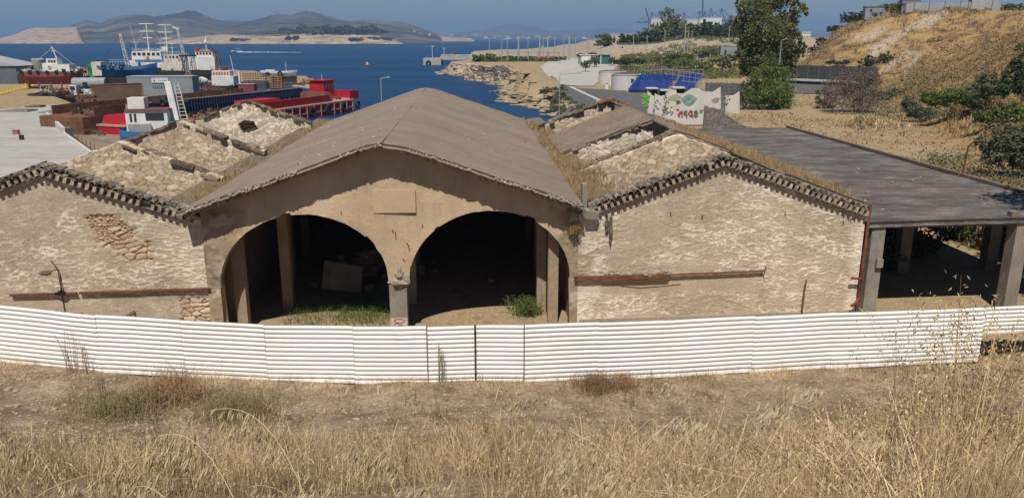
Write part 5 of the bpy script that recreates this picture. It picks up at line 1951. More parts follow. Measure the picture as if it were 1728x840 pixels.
def flat_text(txt, size, mat, parent, name, loc, rz=0.0, ext=0.004):
    cu = bpy.data.curves.new(name, 'FONT')
    cu.body = txt
    cu.size = size
    cu.extrude = ext
    cu.align_x = 'CENTER'
    t = bpy.data.objects.new(name, cu)
    COL.objects.link(t)
    dg = bpy.context.evaluated_depsgraph_get()
    me = bpy.data.meshes.new_from_object(t.evaluated_get(dg))
    bpy.data.objects.remove(t)
    me.materials.clear()
    me.materials.append(mat)
    o = bpy.data.objects.new(name, me)
    COL.objects.link(o)
    o.parent = parent
    o.location = loc
    o.rotation_euler = (math.pi / 2, 0, rz)
    return o


m = MB()
m.add([(-1.3, -0.2, 2.8), (-0.75, -0.2, 2.8), (-1.02, -0.2, 3.25)], [(0, 1, 2)])
m.build('sign_emblem', p_blue, sb)
flat_text('ΝΑΥΠΗΓΕΙΟ', 0.32, p_navy, sb, 'sign_lettering', (0.55, -0.19, 2.86))
flat_text('N.KATΣ', 0.95, p_black, gs, 'wall_lettering', (0.1, -0.03, 1.25))
rail(gs, -6.5, 6.5, -1.2, 0.0, 1.0, 14, p_grey)
pb(gs, 'kerb', m_conc, 0, -1.6, -0.1, 16, 1.2, 0.5)

# red-hulled tug on the slip, far left
t1 = thing('beached_tug', 'white-cabined tug with faded red hull propped on the far left slip', 'tug', G(92, 149, -0.7), -0.03)
h1_ = hull(t1, 15.0, 4.6, 2.6, p_dred, 0.25, 0.2, 0.25, 0.45)
h1_.location.z = 0.9
pb(t1, 'green_deck_band', paint('dull_green', (0.10, 0.14, 0.11), 0.03), 0, 0, 3.75, 14.4, 4.4, 0.45)
cbn = pb(t1, 'deckhouse', p_white, 2.0, 0, 4.75, 6.4, 2.8, 1.7)
pb(t1, 'fore_cabin', paint('cream_paint', (0.70, 0.66, 0.52)), -0.8, 0.3, 4.9, 1.8, 2.4, 2.0)
w_ = pb(t1, 'wheelhouse', p_white, 0.9, 0, 6.15, 2.6, 2.2, 1.5)
windows(w_, 0.3, 1.6, 3, -1.12, 6.3, 0.45, 0.55)
mast(t1, 1.6, 0, 6.9, 9.8, 0.13, ((0.6, 1.0), (0.85, 0.6)), lean=-0.9)
m = MB()
m.torus((0.4, -1.45, 4.9), (0, 1, 0), 0.32, 0.09)
m.build('life_ring', p_orange, t1)
tyres(t1, [(x, -2.4, 3.8) for x in (-6, -4, -2, 0.2, 2.4, 4.4, 6.2)], 0.35, 0.14)
for x in (-5, -2.5, 0.5, 3, 5.5):
    pb(t1, 'prop', m_wood, x, -1.9, 0.6, 0.25, 0.25, 2.0)

# blue-hulled boat
t2 = thing('blue_boat', 'bright blue hulled boat with tyre fenders and a white derrick mast', 'boat', G(218, 148, -0.7), 0.02)
h2_ = hull(t2, 14.5, 4.8, 2.6, p_blue, 0.3, 0.15, 0.35, 0.6)
h2_.location.z = 2.4
pb(t2, 'cradle', p_black, -0.5, 0.3, 1.3, 12.5, 3.6, 2.5)
pb(t2, 'stern_cabin', paint('cream_paint', (0.70, 0.66, 0.52)), -6.2, -0.6, 4.5, 2.2, 3.2, 3.2)
tyres(t2, [(-4.4, -2.5, 4.9), (-2.5, -2.5, 4.9), (-0.2, -2.5, 5.0)], 0.42, 0.16)
ladder_mast(t2, 0.4, 0, 5.2, 12.6, 0.75, -1.0, p_white, 'derrick_mast')
rail(t2, -4, -0.5, 0, 5.6, 1.0, 5, p_white2)
pb(t2, 'winch_house', p_white2, 2.4, -0.2, 5.5, 1.6, 1.4, 0.9)

# big white survey-like ship with two aerial towers
t3 = thing('white_ship', 'white ship with blue bands and two tall towers carrying cross aerials', 'ship', G(268, 134, SEA), 0.03)
hull(t3, 22, 6.5, 3.6, p_black, 0.3, 0.15, 0.3)
pb(t3, 'lower_deckhouse', p_white, -1.2, 0, 4.9, 13.5, 5.2, 2.3)
pb(t3, 'blue_band', p_blue, -0.8, -2.66, 6.0, 10, 0.08, 0.7)
br = pb(t3, 'bridge', p_white, -2.2, 0, 7.6, 9.6, 4.6, 2.7, taper=0.96)
windows(br, -6.0, 1.6, 6, -2.33, 8.1, 0.95, 0.85)
m = MB()
m.torus((-1.8, -2.45, 6.9), (0, 1, 0), 0.4, 0.11)
m.build('life_ring', p_orange, t3)
rail(t3, -6.6, 3.0, -2.1, 8.95, 0.9, 9)
for x, z1 in ((-2.2, 17.6), (3.8, 17.2)):
    ms_ = mast(t3, x, 0.2, 9.0, z1, 0.24, ((0.99, 4.4), (0.72, 4.6), (0.48, 3.0)), name='aerial_tower')
mast(t3, -6.2, 0.4, 9.0, 17.0, 0.07, ((0.35, 1.6),), lean=-1.2)
mast(t3, 1.8, -0.4, 9.0, 12.4, 0.06, lean=0.1)
fn = pb(t3, 'funnel', p_white, 3.7, -1.0, 9.6, 1.9, 1.6, 1.7)
pb(fn, 'funnel_band', p_blue, 3.75, -1.0, 7.8, 1.7, 1.7, 2.2)
t4 = thing('white_ship', 'cluttered white ship close right of the one with two aerial towers', 'ship', G(306, 137, SEA), 0.02)
hull(t4, 12, 5, 3.2, p_black, 0.3, 0.15, 0.3)
pb(t4, 'deckhouse', p_white2, -1.4, 0, 4.6, 6.4, 4, 2.6)
br = pb(t4, 'bridge', p_white2, -1.6, 0, 7.0, 4.6, 3.6, 2.2)
windows(br, -3.2, 0.2, 4, -1.84, 7.4, 0.6, 0.7)
rail(t4, -4, 1, -1.7, 8.1, 0.9, 5)
mast(t4, -1.8, 0, 8, 12.2, 0.1, ((0.8, 1.4), (0.5, 2.0)))
m = MB()
for i in range(26):
    x = rnd.uniform(-4.2, 5)
    m.tube([(x, -2, rnd.uniform(3, 5)), (x + rnd.uniform(-1.5, 1.5), -1.8, rnd.uniform(6, 9.5))], 0.07, 4)
m.build('rigging_gear', p_white2, t4)
pb(t4, 'boom', p_white2, 1.6, -2.2, 4.6, 0.3, 0.3, 7.6, 0, 0, -0.2)
lm2 = thing('lattice_crane', 'slim white lattice crane mast rising between the white ships', 'crane', G(318, 142, -0.7), 0)
pb(lm2, 'base', p_black, 0, 0, 0.9, 2.4, 2.4, 1.8)
ladder_mast(lm2, 0.4, 0, 1.8, 14.0, 0.7, -1.8, p_white, 'mast')
pb(lm2, 'jib', p_white, -1.7, 0, 14.1, 1.8, 0.3, 0.35, 0, 0, 0.25)
bc = thing('black_gantry', 'black open steel gantry tower between the white ships and the orange-trimmed tug', 'gantry', G(322, 146, -0.7), 0)
ladder_mast(bc, -0.9, 0, 0, 7.4, 1.6, 0.2, p_black, 'tower')
ladder_mast(bc, 1.0, 0.6, 0, 7.2, 1.5, -0.2, p_black, 'tower')
pb(bc, 'platform', p_black, 0, 0, 7.4, 3.6, 2.0, 0.35)
pb(bc, 'red_housing', p_dred, 0.4, -1.2, 2.6, 2.0, 1.0, 1.0)

# orange-trimmed tugs
t5 = thing('white_tug', 'large white tug with orange trimmed bridge, the further of two', 'tug', G(352, 138, SEA), -0.04)
hull(t5, 13, 5.5, 3.4, p_black, 0.3, 0.15, 0.3)
pb(t5, 'deckhouse', p_white, -0.8, 0, 5.6, 8.4, 4.2, 4.0)
br = pb(t5, 'bridge', p_white, 0.1, 0, 8.3, 5.4, 3.6, 1.7)
pb(br, 'trim', p_orange, 0.1, 0, 9.2, 5.7, 3.8, 0.32)
windows(br, -1.9, 2.1, 5, -1.83, 8.5, 0.6, 0.65)
pb(br, 'roof_rail', p_orange, -2.4, 0, 9.7, 0.4, 3.6, 0.8)
mast(t5, 0.3, 0, 9.3, 13.6, 0.14, ((0.5, 1.0),))
m = MB()
m.cyl(0.3, 0, 11.8, 13.2, 0.5, 0.1, 8)
m.build('radar', p_white, t5)
for x in (2.4, 3.2, 4.0, 4.7):
    mast(t5, x, -0.5, 4.5, 11.5 - (x - 2) * 0.9, 0.13, mat=p_black, lean=-1.0, name='stay')
t6 = thing('white_tug', 'small white tug with red railings and black tyre-hung bow, nearest of the moored tugs', 'tug', G(372, 160, SEA), 3.05)
hull(t6, 8.6, 4.2, 2.0, p_black, 0.35, 0.15, 0.5)
pb(t6, 'deckhouse', p_white, -1.6, 0, 3.3, 5.4, 3.2, 2.2)
br = pb(t6, 'bridge', p_white, -1.2, 0, 5.0, 4.4, 2.8, 1.3)
windows(br, -2.9, 0.5, 6, 1.43, 5.0, 0.42, 0.7, p_orange)
rail(t6, -3.6, 1.2, 1.5, 5.7, 0.9, 8, p_orange)
mast(t6, -4.3, 0.3, 3, 9.2, 0.12, lean=0.9)
pb(t6, 'exhaust', p_white, -5.2, 0.2, 3.8, 0.4, 0.4, 3.4)
tyres(t6, [(0.5, 2.1, 1.6), (1.6, 2.0, 1.8), (2.7, 1.6, 2.0), (3.6, 0.9, 2.1), (-0.8, 2.1, 1.5)], 0.5, 0.2)
# white lifeboat hull on deck-like clutter
for i, (px, py, w, h, mt_, nm, lb) in enumerate([(338, 141, 4.5, 2.0, p_white2, 'upturned_boat', 'grey upturned boat below the orange-trimmed white tug'), (418, 153, 3.6, 1.4, p_dred, 'red_hut', 'low red hut in front of the brown lattice frames')]):
    t = thing(nm, lb, 'boat' if i == 0 else 'hut', G(px, py, -0.7), 0)
    if i == 0:
        m = MB()
        m.blob((0, 0, 0.6), 1.0, 4, (2.2, 1.0, 1.2), 0.04, 9)
        m.build('hull', mt_, t, smooth=True)
        pb(t, 'stand', p_black, 0, 0, 0.3, 3.6, 1.0, 0.8)
    else:
        pb(t, 'wall', mt_, 0, 0, h / 2, w, 2, h)
        pb(t, 'roof', paint('pink_strake', (0.55, 0.30, 0.25)), 0, 0, h + 0.08, w + 0.3, 2.3, 0.14)
# stacked lattice frames
fr = thing('lattice_stack', 'stack of brown steel lattice frames on the boat-yard quay', 'lattice', G(431, 150, -0.7), 0.08)
m = MB()
for j in range(9):
    z = 0.15 + j * 0.42
    m.box(0, 0, z, 5.6, 0.12, 0.1)
    m.box(0, 1.6, z, 5.6, 0.12, 0.1)
    for i in range(10):
        x = -2.7 + i * 0.6
        m.box(x, 0.8, z, 0.1, 1.7, 0.08)
for i in range(10):
    m.box(-2.7 + i * 0.6, 0, 1.9, 0.08, 0.14, 3.7)
m.build('frame_stack', M('brown_frame', (0.13, 0.08, 0.055), (0.20, 0.13, 0.09), 2), fr)
for i, (px, lb) in enumerate([(456, 'orange-yellow pallet stack next to the lattice frames'), (471, 'orange-yellow pallet stack furthest from the lattice frames')]):
    t = thing('pallet_stack', lb, 'pallets', G(px, 149, -0.7), 0.1, 'pallet stacks on the boat-yard quay')
    for k in range(6):
        m = MB()
        for q in range(4):
            m.box(0, -0.7 + q * 0.45, 0.25 + k * 0.5, 1.9 - 0.15 * (k == 5), 0.3, 0.16)
        for q in (-0.8, 0, 0.8):
            m.box(q, 0, 0.08 + k * 0.5, 0.18, 1.8, 0.2)
        m.build('pallet', M('orange_timber', (0.50, 0.27, 0.07), (0.36, 0.20, 0.07), 3), t)
t7 = thing('white_motorboat', 'white hulled motorboat with black bottom and tyres tilted on the yard tip', 'boat', G(472, 141, -0.7), 0.16)
h7 = hull(t7, 9.4, 2.8, 1.5, p_white, 0.4, 0.05, 0.3)
h7.location.z = 1.6
pb(t7, 'keel_block', p_black, 1.2, 0, 1.0, 6.5, 1.6, 2.0)
pb(t7, 'cabin', p_white, -2.2, 0, 3.3, 2.4, 2.0, 0.5)
tyres(t7, [(-2.8, -1.4, 2.4), (0.4, -1.4, 2.6)], 0.5, 0.18)
mast(t7, 1.9, 0, 3.2, 5.6, 0.07, ((0.6, 0.7),))

# low rusty pontoon with small white cabins (left centre)
pn = thing('rusty_pontoon', 'low rusty pontoon crowded with small white deck cabins on the left', 'pontoon', G(150, 172, SEA), 0.03)
pb(pn, 'hull', p_rusty, 0.5, 2, 0.5, 22, 6, 1.4)
for i, (x, z, w, h) in enumerate([(-2.6, 2.6, 1.5, 2.0), (0.2, 2.2, 1.4, 1.0), (2.2, 2.2, 1.0, 1.2), (4.2, 2.1, 1.4, 0.8), (-4.0, 2.1, 1.2, 0.6)]):
    pb(pn, 'deck_cabin', p_white, x, -0.2 + 0.3 * (i % 2), z - 0.1, w, 1.4, h)
pb(pn, 'window', p_glass, -2.6, -1.05, 3.0, 1.0, 0.06, 0.6)
m = MB()
for i in range(60):
    m.blob((rnd.uniform(-9, 10), rnd.uniform(-1, 4.5), 1.9 + rnd.random() * 0.7), rnd.uniform(.25, .7), i, (1.4, 1, 0.7), 0.35, 4)
m.build('scrap_load', p_rusty, pn)['kind'] = 'stuff'
m = MB()
for i in range(40):
    m.blob((rnd.uniform(-10.5, -3), rnd.uniform(-3, 0), 1.2 + rnd.random() * 0.8), rnd.uniform(.3, .8), i + 90, (1.5, 1, 0.6), 0.35, 4)
m.build('dark_scrap', p_black, pn)['kind'] = 'stuff'
gv = thing('grey_van_body', 'old grey rounded tank body standing behind the rusty pontoon', 'tank', G(147, 152, -0.7), 0.05)
m = MB()
m.tube([(-2.8, 0, 1.5), (-2.4, 0, 1.5), (4.6, 0, 1.5)], 1.3, 12)
m.build('shell', paint('dull_grey', (0.33, 0.35, 0.37), 0.03), gv, smooth=False)
pb(gv, 'hatch', p_black, 0.3, -1.25, 1.4, 1.0, 0.3, 0.9)
# black clutter crane + green tarp
bk = thing('black_scrap_crane', 'black tangled crane wreck between the beached tug and the blue boat', 'crane', G(152, 147, -0.7), 0)
ladder_mast(bk, -1.4, 0, 0.5, 5.2, 1.4, 0.4, p_black, 'tower')
ladder_mast(bk, -0.4, 0, 5.0, 1.5, 0.8, 3.6, p_black, 'boom')
m = MB()
for i in range(40):
    m.blob((rnd.uniform(-3, 6), rnd.uniform(-1, 1), rnd.uniform(0.3, 2.6)), rnd.uniform(.3, .8), i, (1.2, 1, 0.8), 0.4, 4)
m.build('wreck_pile', p_black, bk)['kind'] = 'stuff'
tp = MB()
tp.add([(-1.8, 0, 0.2), (2.6, 0, 0.0), (2.4, 0, 2.6), (-1.4, 0, 3.6), (-1.8, 1.5, 0.2), (2.6, 1.5, 0.0), (2.4, 1.5, 2.6), (-1.4, 1.5, 3.6)], [(0, 1, 2, 3), (7, 6, 5, 4), (0, 3, 7, 4), (1, 5, 6, 2), (3, 2, 6, 7)])
o = tp.build('green_tarp', p_green)
o.location = G(161, 142, -0.7) + Vector((0, 0, 1.6))
tag(o, 'green tarpaulin covered load left of the blue boat', 'tarpaulin')

# far-left building, silo, shed roofs
gb = thing('grey_warehouse', 'grey-blue warehouse with pale pitched roof cut by the left edge', 'building', G(0, 142, -0.7), 0.0)
pb(gb, 'wall', paint('blue_grey_wall', (0.13, 0.16, 0.18)), -7.2, 5, 2.3, 24.0, 10, 4.7)
m = MB()
m.slab([(-19.6, 4.6), (5.2, 4.6), (3.0, 5.2), (-7.2, 7.4), (-19.6, 5.2)], -0.4, 10.4)
m.build('roof', paint('pale_grey_roof', (0.45, 0.47, 0.47)), gb)
pb(gb, 'window', p_glass, -2.2, -0.05, 2.9, 0.7, 0.1, 0.7)
pb(gb, 'annex', paint('cream_wall', (0.55, 0.52, 0.45)), -2.6, -1.6, 0.6, 4.6, 1.6, 1.8)
sl_ = thing('storage_tank', 'round grey-green storage tank behind the beached tug', 'tank', G(69, 139, -0.7))
m = MB()
m.cyl(0, 0, 0, 6.0, 1.55)
m.build('shell', paint('grey_green', (0.24, 0.27, 0.24)), sl_)
m = MB()
m.cyl(0, 0, 6.0, 6.25, 1.65, 1.3)
m.build('lid', paint('pale_grey_roof', (0.45, 0.47, 0.47)), sl_)
t8 = thing('covered_boat', 'pale grey covered boat left of the round storage tank', 'boat', G(50, 139, -0.7), 0.08)
m = MB()
m.add([(-3.8, -1, 2), (4.5, -1, 2.6), (4.5, -1, 4.6), (-3.0, -1, 3.1), (-3.8, 1.5, 2), (4.5, 1.5, 2.6), (4.5, 1.5, 4.6), (-3.0, 1.5, 3.1)], [(0, 1, 2, 3), (4, 7, 6, 5), (3, 2, 6, 7), (0, 3, 7, 4), (1, 5, 6, 2), (0, 4, 5, 1)])
m.build('cover', paint('pale_blue_grey', (0.35, 0.41, 0.46)), t8)
pb(t8, 'stand', p_black, 0, 0.2, 1.0, 6, 1.6, 2.2)
for i in range(10):
    t = i / 9
    px, py = 2 + 54 * t, 160 - 14 * t
    g = G(px, py, -0.65)
    o = thing('yellow_barrier', 'yellow barrier block number in the row along the left yard road', 'barrier', g, 0.9 - 0.5 * (i > 6), 'yellow barriers along the yard road')
    o['label'] = ['leftmost yellow barrier block at the frame edge', 'yellow barrier block, second from the left', 'yellow barrier block, third from the left', 'yellow barrier block, fourth from the left', 'yellow barrier block, fifth from the left', 'yellow barrier block, fifth from the right end of the row', 'yellow barrier block just before the tall pair', 'taller yellow barrier with dark opening, left one of the end group', 'tall yellow barrier in the middle of the end group', 'rightmost yellow barrier at the end of the row'][i]
    h = 0.75 if i < 7 else 1.1
    w = 1.0 if i < 7 else 1.5
    pb(o, 'body', p_yel, 0, 0, h / 2, w * 0.45, 0.7, h, taper=0.6)
    pb(o, 'foot_plate', p_yel, 0, 0, 0.1, w * 0.9, 0.9, 0.2)
m = MB()
m.tube([(-2, 0, 0.2), (2, 0.2, 0.25)], 0.22, 8)
o = m.build('white_pipe', p_white)
o.location = G(71, 148, -0.65)
tag(o, 'thick white pipe lying on the sand before the beached tug', 'pipe')
for px, py, mt_, lb, w in ((28, 227, paint('faded_red', (0.42, 0.12, 0.12)), 'small faded red box on the pale quay', 0.7), (37, 236, p_black, 'small dark block on the pale quay beside the red box', 0.45)):
    m = MB()
    m.box(0, 0, 0.25, w, w * 0.7, 0.5, taper=0.9)
    m.box(0, 0, 0.53, w * 1.05, w * 0.75, 0.06)
    o = m.build('crate', mt_)
    o.location = G(px, py, -0.55)
    tag(o, lb, 'box')
for i, (px, py, w, d, lb) in enumerate([(32, 188, 4.5, 1.2, 'leftmost concrete slab lying on the quay'), (95, 190, 4.0, 1.2, 'concrete slab on the quay behind the dock platform'), (152, 194, 3.2, 1.3, 'concrete slab at the corner of the dock platform'), (60, 181, 2.6, 0.8, 'narrow brown plank on the far edge of the quay')]):
    m = MB()
    m.box(0, 0, 0.12, w, d * 2.4, 0.22)
    m.box(0.3, 0.2, 0.28, w * 0.7, d * 1.6, 0.12)
    o = m.build('concrete_slab', M('dark_slab', (0.30, 0.29, 0.26), (0.22, 0.21, 0.19), 1) if i < 3 else m_wood)
    o.location = G(px, py, -0.55)
    tag(o, lb, 'slab')

gear(t1, 13, 3.6, 4.0, 26, 1, (p_black, p_white2))
stays(t1, [((0.9, 0, 9.4), (-6, 0, 4.4)), ((0.9, 0, 9.4), (6.5, 0, 4.6))], p_white2)
gear(t2, 12, 3.6, 4.8, 26, 2, (p_white2, p_black))
stays(t2, [((-0.6, 0, 12.4), (-6, 0, 6)), ((-0.6, 0, 12.4), (6, 0, 5.6))], p_black)
gear(t3, 20, 5.5, 3.3, 60, 3, (p_black, p_white2, p_rusty), 2.6)
gear(t3, 8, 3.5, 8.9, 16, 4, (p_white2,), 1.6)
stays(t3, [((-2.2, 0.2, 17), (9, 0, 4)), ((3.8, 0.2, 17), (10, 0, 4)), ((-2.2, 0.2, 17), (-10, 0, 4.4))], p_white2)
gear(t4, 10, 4, 3.4, 50, 5, (p_black, p_white2, p_rusty), 3.0)
gear(t5, 11, 4.6, 3.4, 40, 6, (p_black, p_white2), 2.0)
gear(t5, 3.5, 3, 9.2, 10, 7, (p_white2,), 1.6)
gear(t6, 7, 3, 1.7, 20, 8, (p_black, p_dred))
stays(t5, [((0.3, 0, 13), (-6, 0, 4)), ((0.3, 0, 13), (6, 0, 4.4))], p_black)
gear(bg, L - 6, 6.5, 2.3, 60, 9, (p_rusty, p_black), 1.2)
gear(rbg, L2 - 4, 6.4, 3.1, 70, 10, (p_rusty, p_black, p_wood if False else m_wood), 1.4)
gear(pn, 20, 5, 1.8, 60, 11, (p_rusty, p_black, p_white2), 1.8)
gear(bc, 5, 3, 0.2, 50, 12, (p_black, p_rusty), 3.0)
gear(wb, 6, 2.6, 1.9, 14, 13, (p_black, p_white2))
# yard clutter lying about on the hard
for k, (px, py, w_, mt_, nm, lb) in enumerate([(330, 153, 14, p_rusty, 'scrap_heap', 'rusty scrap heap beside the grey harbour shed, right of its end'), (400, 148, 10, p_black, 'scrap_heap', 'dark scrap heap right of the small red-railed tug'), (190, 152, 10, p_black, 'scrap_heap', 'black scrap heap under the blue hulled boat'), (495, 143, 9, m_wood, 'scrap_heap', 'brown timber heap at the tip of the boat-yard quay'), (175, 165, 14, p_rusty, 'scrap_heap', 'rusty scrap heap at the near left of the grey harbour shed')]):
    t = thing(nm, lb, 'scrap', G(px, py, -0.7))
    gear(t, w_, 3, 0, 60, 30 + k, (mt_, p_rusty), 1.6)

# on the water
sp = thing('speedboat', 'small white speedboat speeding left across the bay', 'speedboat', G(399, 88.3, SEA), math.pi)
hull(sp, 11, 3.4, 1.3, p_white, 0.45, 0.05, 0.4)
pb(sp, 'windscreen', p_glass, 0.5, 0, 2.2, 2.6, 2.2, 0.9, taper=0.7)
pb(sp, 'canopy', p_white, -1.2, 0, 3.0, 4.0, 2.4, 0.2)
m = MB()
a = G(404, 88.6, SEA)
for i in range(70):
    t = (i / 70) ** 0.8
    m.blob((a.x + 58 * t, a.y + rnd.uniform(-1, 1) * (1.5 + 5 * t), SEA), (1.1 - 0.75 * t) * rnd.uniform(.8, 1.2), i, (2.6, 1.3, 0.55 * (1 - 0.6 * t)), 0.3, 4)
o = m.build('boat_wake', M('sea_foam', (0.75, 0.80, 0.83), (0.6, 0.68, 0.74), 1, 0.6))
tag(o, 'white foam wake trailing behind the speedboat', None, None, 'stuff')
by = thing('mooring_buoy', 'red and white mooring buoy alone in the bay', 'buoy', G(620, 111, SEA))
m = MB()
m.blob((0, 0, 0.35), 1.0, 2, (1.2, 1.2, 0.8), 0.02, 8)
m.build('float', p_orange, by, smooth=True)
m = MB()
m.cyl(0, 0, 0.8, 1.6, 0.55, 0.3, 10)
m.build('cap', p_white, by)
# jetty
jt = thing('jetty', 'concrete jetty with a square head reaching out from the rocky point', 'jetty', G(718, 110, SEA))
o0 = jt.location
Yj = o0.y


def J(px, z, Y=None):
    r = ray(px, 100)
    Y = Y or Yj
    return Vector((r[0] / r[1] * Y - o0.x, Y - Yj, z))


m = MB()
x0, x1 = J(714, 0).x, J(744, 0).x
m.box((x0 + x1) / 2, 7, 1.4, x1 - x0, 14, 3.6)
m.build('pier_head', M('pier_concrete', (0.50, 0.49, 0.44), (0.40, 0.39, 0.35), 0.3), jt)
x2 = J(796, 0).x
m = MB()
m.box((x1 + x2) / 2, 9, 3.0, x2 - x1 + 2, 8, 1.2)
m.build('deck', M('pier_concrete', (0.5, 0.49, 0.44)), jt)
m = MB()
m.box((x0 + x2) / 2 + 4, 12.5, 4.6, x2 - x0 - 8, 0.5, 0.35)
m.box((x0 + x2) / 2 + 4, 5.5, 4.1, x2 - x0 - 8, 0.4, 0.3)
m.build('railing', p_white2, jt)
m = MB()
m.torus((x0 + 2.6, -0.2, 0.9), (0, 1, 0), 1.0, 0.4)
m.build('tyre', p_rub, jt)
m = MB()
m.add([(x2 - 12, 6, 3.6), (x2 - 5, 6, 3.6), (x2 - 11, 6, 5.4), (x2 - 12, 9, 3.6), (x2 - 5, 9, 3.6), (x2 - 11, 9, 5.4)], [(0, 1, 2), (5, 4, 3), (0, 2, 5, 3), (1, 4, 5, 2)])
m.build('yellow_ramp', M('ochre_sheet', (0.5, 0.38, 0.12)), jt)
for x, h in ((x0 + 4, 6), (x0 + 10, 5), (x0 + 60, 6)):
    m = MB()
    m.tube([(x, 7, 3.2), (x, 7, 3.2 + h)], 0.13, 6)
    m.tube([(x - 0.9, 7, 3 + h), (x + 0.9, 7, 3 + h)], 0.09, 5)
    m.build('lamp', p_white2, jt)

# ------------------------------------------------------------------ trees
lf_olive = island_mat('olive_foliage', [(0.08, 0.095, 0.025), (0.15, 0.165, 0.05), (0.24, 0.245, 0.08), (0.11, 0.13, 0.04), (0.30, 0.29, 0.12)], 0.8, 0.15, 0.35)
lf_green = island_mat('mid_green_foliage', [(0.05, 0.085, 0.015), (0.10, 0.15, 0.03), (0.16, 0.21, 0.05), (0.21, 0.25, 0.08)], 0.75, 0.2, 0.25)
lf_dark = island_mat('dark_green_foliage', [(0.03, 0.045, 0.02), (0.06, 0.08, 0.03), (0.10, 0.115, 0.045)], 0.85, 0.1, 0.1)
lf_grey = island_mat('grey_green_foliage', [(0.09, 0.11, 0.06), (0.13, 0.15, 0.085), (0.17, 0.175, 0.10)], 0.85, 0.1, 0.15)
lf_brown = island_mat('brown_mauve_twigs', [(0.14, 0.105, 0.085), (0.19, 0.145, 0.12), (0.11, 0.085, 0.065), (0.23, 0.18, 0.14)], 0.95, 0.05)
m_bark = M('tree_bark', (0.13, 0.10, 0.075), (0.20, 0.16, 0.12), 4, 0.95, 0.5)


def leaf_cloud(blobs, n, size, rg, clump=0.3, flat=0.8):
    """leaf faces gathered in clumps spread through ellipsoids"""
    vol = np.array([b[3] * b[4] * b[5] for b in blobs]) ** 0.72
    vol /= vol.sum()
    out = []
    for b, k in zip(blobs, (vol * n).astype(int) + 8):
        c = np.array(b[:3])
        r = np.array(b[3:6])
        nc = max(6, k // 26)
        d = rg.normal(size=(nc, 3))
        d /= np.linalg.norm(d, axis=1)[:, None]
        rad = rg.uniform(0.35, 1.0, nc) ** 0.5 * (0.78 + 0.42 * rg.random(nc))
        cc = c + d * rad[:, None] * r
        P = cc[rg.integers(0, nc, k)] + rg.normal(size=(k, 3)) * r * clump * rg.uniform(0.35, 1.0, (k, 1)) * 0.6
        out.append(P)
    P = np.concatenate(out)
    n = len(P)
    a = rg.normal(size=(n, 3))
    a /= np.linalg.norm(a, axis=1)[:, None]
    b = np.cross(a, rg.normal(size=(n, 3)))
    b /= np.linalg.norm(b, axis=1)[:, None]
    s = size * rg.uniform(0.5, 1.3, (n, 1))
    V = np.stack([P - a * s, P + b * s * 0.5, P + a * s, P - b * s * 0.5], 1).reshape(-1, 3)
    return V, np.arange(4 * n).reshape(-1, 4)


def tree(name, label, loc, h, blobs, n, size, mat, trunk_r=0.15, group=None, seed=0, cat='tree', limbs=True, lean=0.0, clump=0.3):
    root = thing(name, label, cat, loc, 0, group)
    rg = np.random.default_rng(seed + 500)
    V, F = leaf_cloud(blobs, n, size, rg, clump)
    k = V[:, 2].reshape(-1, 4).min(1) > 0.0
    F = F[k]
    np_mesh('crown', V, F, mat, root)
    m = MB()
    tops = sorted(blobs, key=lambda b: -b[2])
    top = tops[0]
    m.tube([(0, 0, -0.4), (lean * 0.3, 0, h * 0.25), (top[0] * 0.5 + lean, top[1] * 0.5, h * 0.5), (top[0], top[1], top[2])], trunk_r, 7, trunk_r * 0.25)
    if limbs:
        for b in blobs[:14]:
            z0 = min(h * 0.4, b[2] * 0.55)
            m.tube([(lean * 0.3, 0, z0), (b[0] * 0.45, b[1] * 0.45, (z0 + b[2]) / 2), (b[0], b[1], b[2])], trunk_r * 0.5, 5, trunk_r * 0.1)
    m.build('trunk', m_bark, root)
    return root


def px_blobs(base, items):
    """ellipsoids given as photo x, y, half-width, half-height in photo pixels and an offset in depth"""
    out = []
    for it in items:
        px, py, w, hh = it[:4]
        dy = it[4] if len(it) > 4 else 0.0
        p = D(px, py, base.y + dy) - base
        s = base.y / FPX
        out.append((p.x, p.y, p.z, w * s, max(w, hh) * s * 0.8, hh * s))
    return out


g = G(1300, 172, 0.3)
g.z = gz(g.x, g.y)
tree('tall_tree', 'tallest tree, feathery olive-green, leaving the top edge right of centre', g, 22, px_blobs(g, [
    (1272, 18, 26, 24, -1), (1300, -6, 34, 24, 1), (1252, 34, 13, 16, 0), (1290, 52, 34, 28, -2), (1325, 40, 22, 22, 1), (1318, 78, 26, 26, 0), (1285, 95, 30, 26, -1), (1268, 75, 20, 22, 2), (1330, 105, 18, 20, 1), (1345, 12, 14, 12, 0), (1262, 112, 14, 16, 1), (1310, 118, 30, 18, 2), (1340, 70, 14, 18, 0), (1352, 85, 8, 14, 1), (1246, 8, 8, 8, 0), (1340, -10, 16, 10, 0), (1256, 60, 9, 10, 1), (1362, 20, 7, 6, 0), (1248, 92, 8, 10, 0)]), 34000, 0.23, lf_olive, 0.4, seed=1, clump=0.30)
g = R(1302, 184)
tree('leafy_tree', 'bright green bushy tree reaching the ground in front of the tallest tree', g, 9, px_blobs(g, [
    (1300, 112, 16, 18), (1282, 130, 20, 18, -1), (1316, 132, 20, 20, 1), (1272, 152, 20, 16, 0), (1300, 155, 28, 20, -2), (1326, 158, 16, 18, 1), (1290, 172, 26, 12, -1), (1318, 172, 20, 12, 0), (1262, 166, 10, 12, 1), (1306, 98, 8, 10, 0)]), 15000, 0.16, lf_green, 0.2, seed=2, clump=0.36)
g = R(1243, 186)
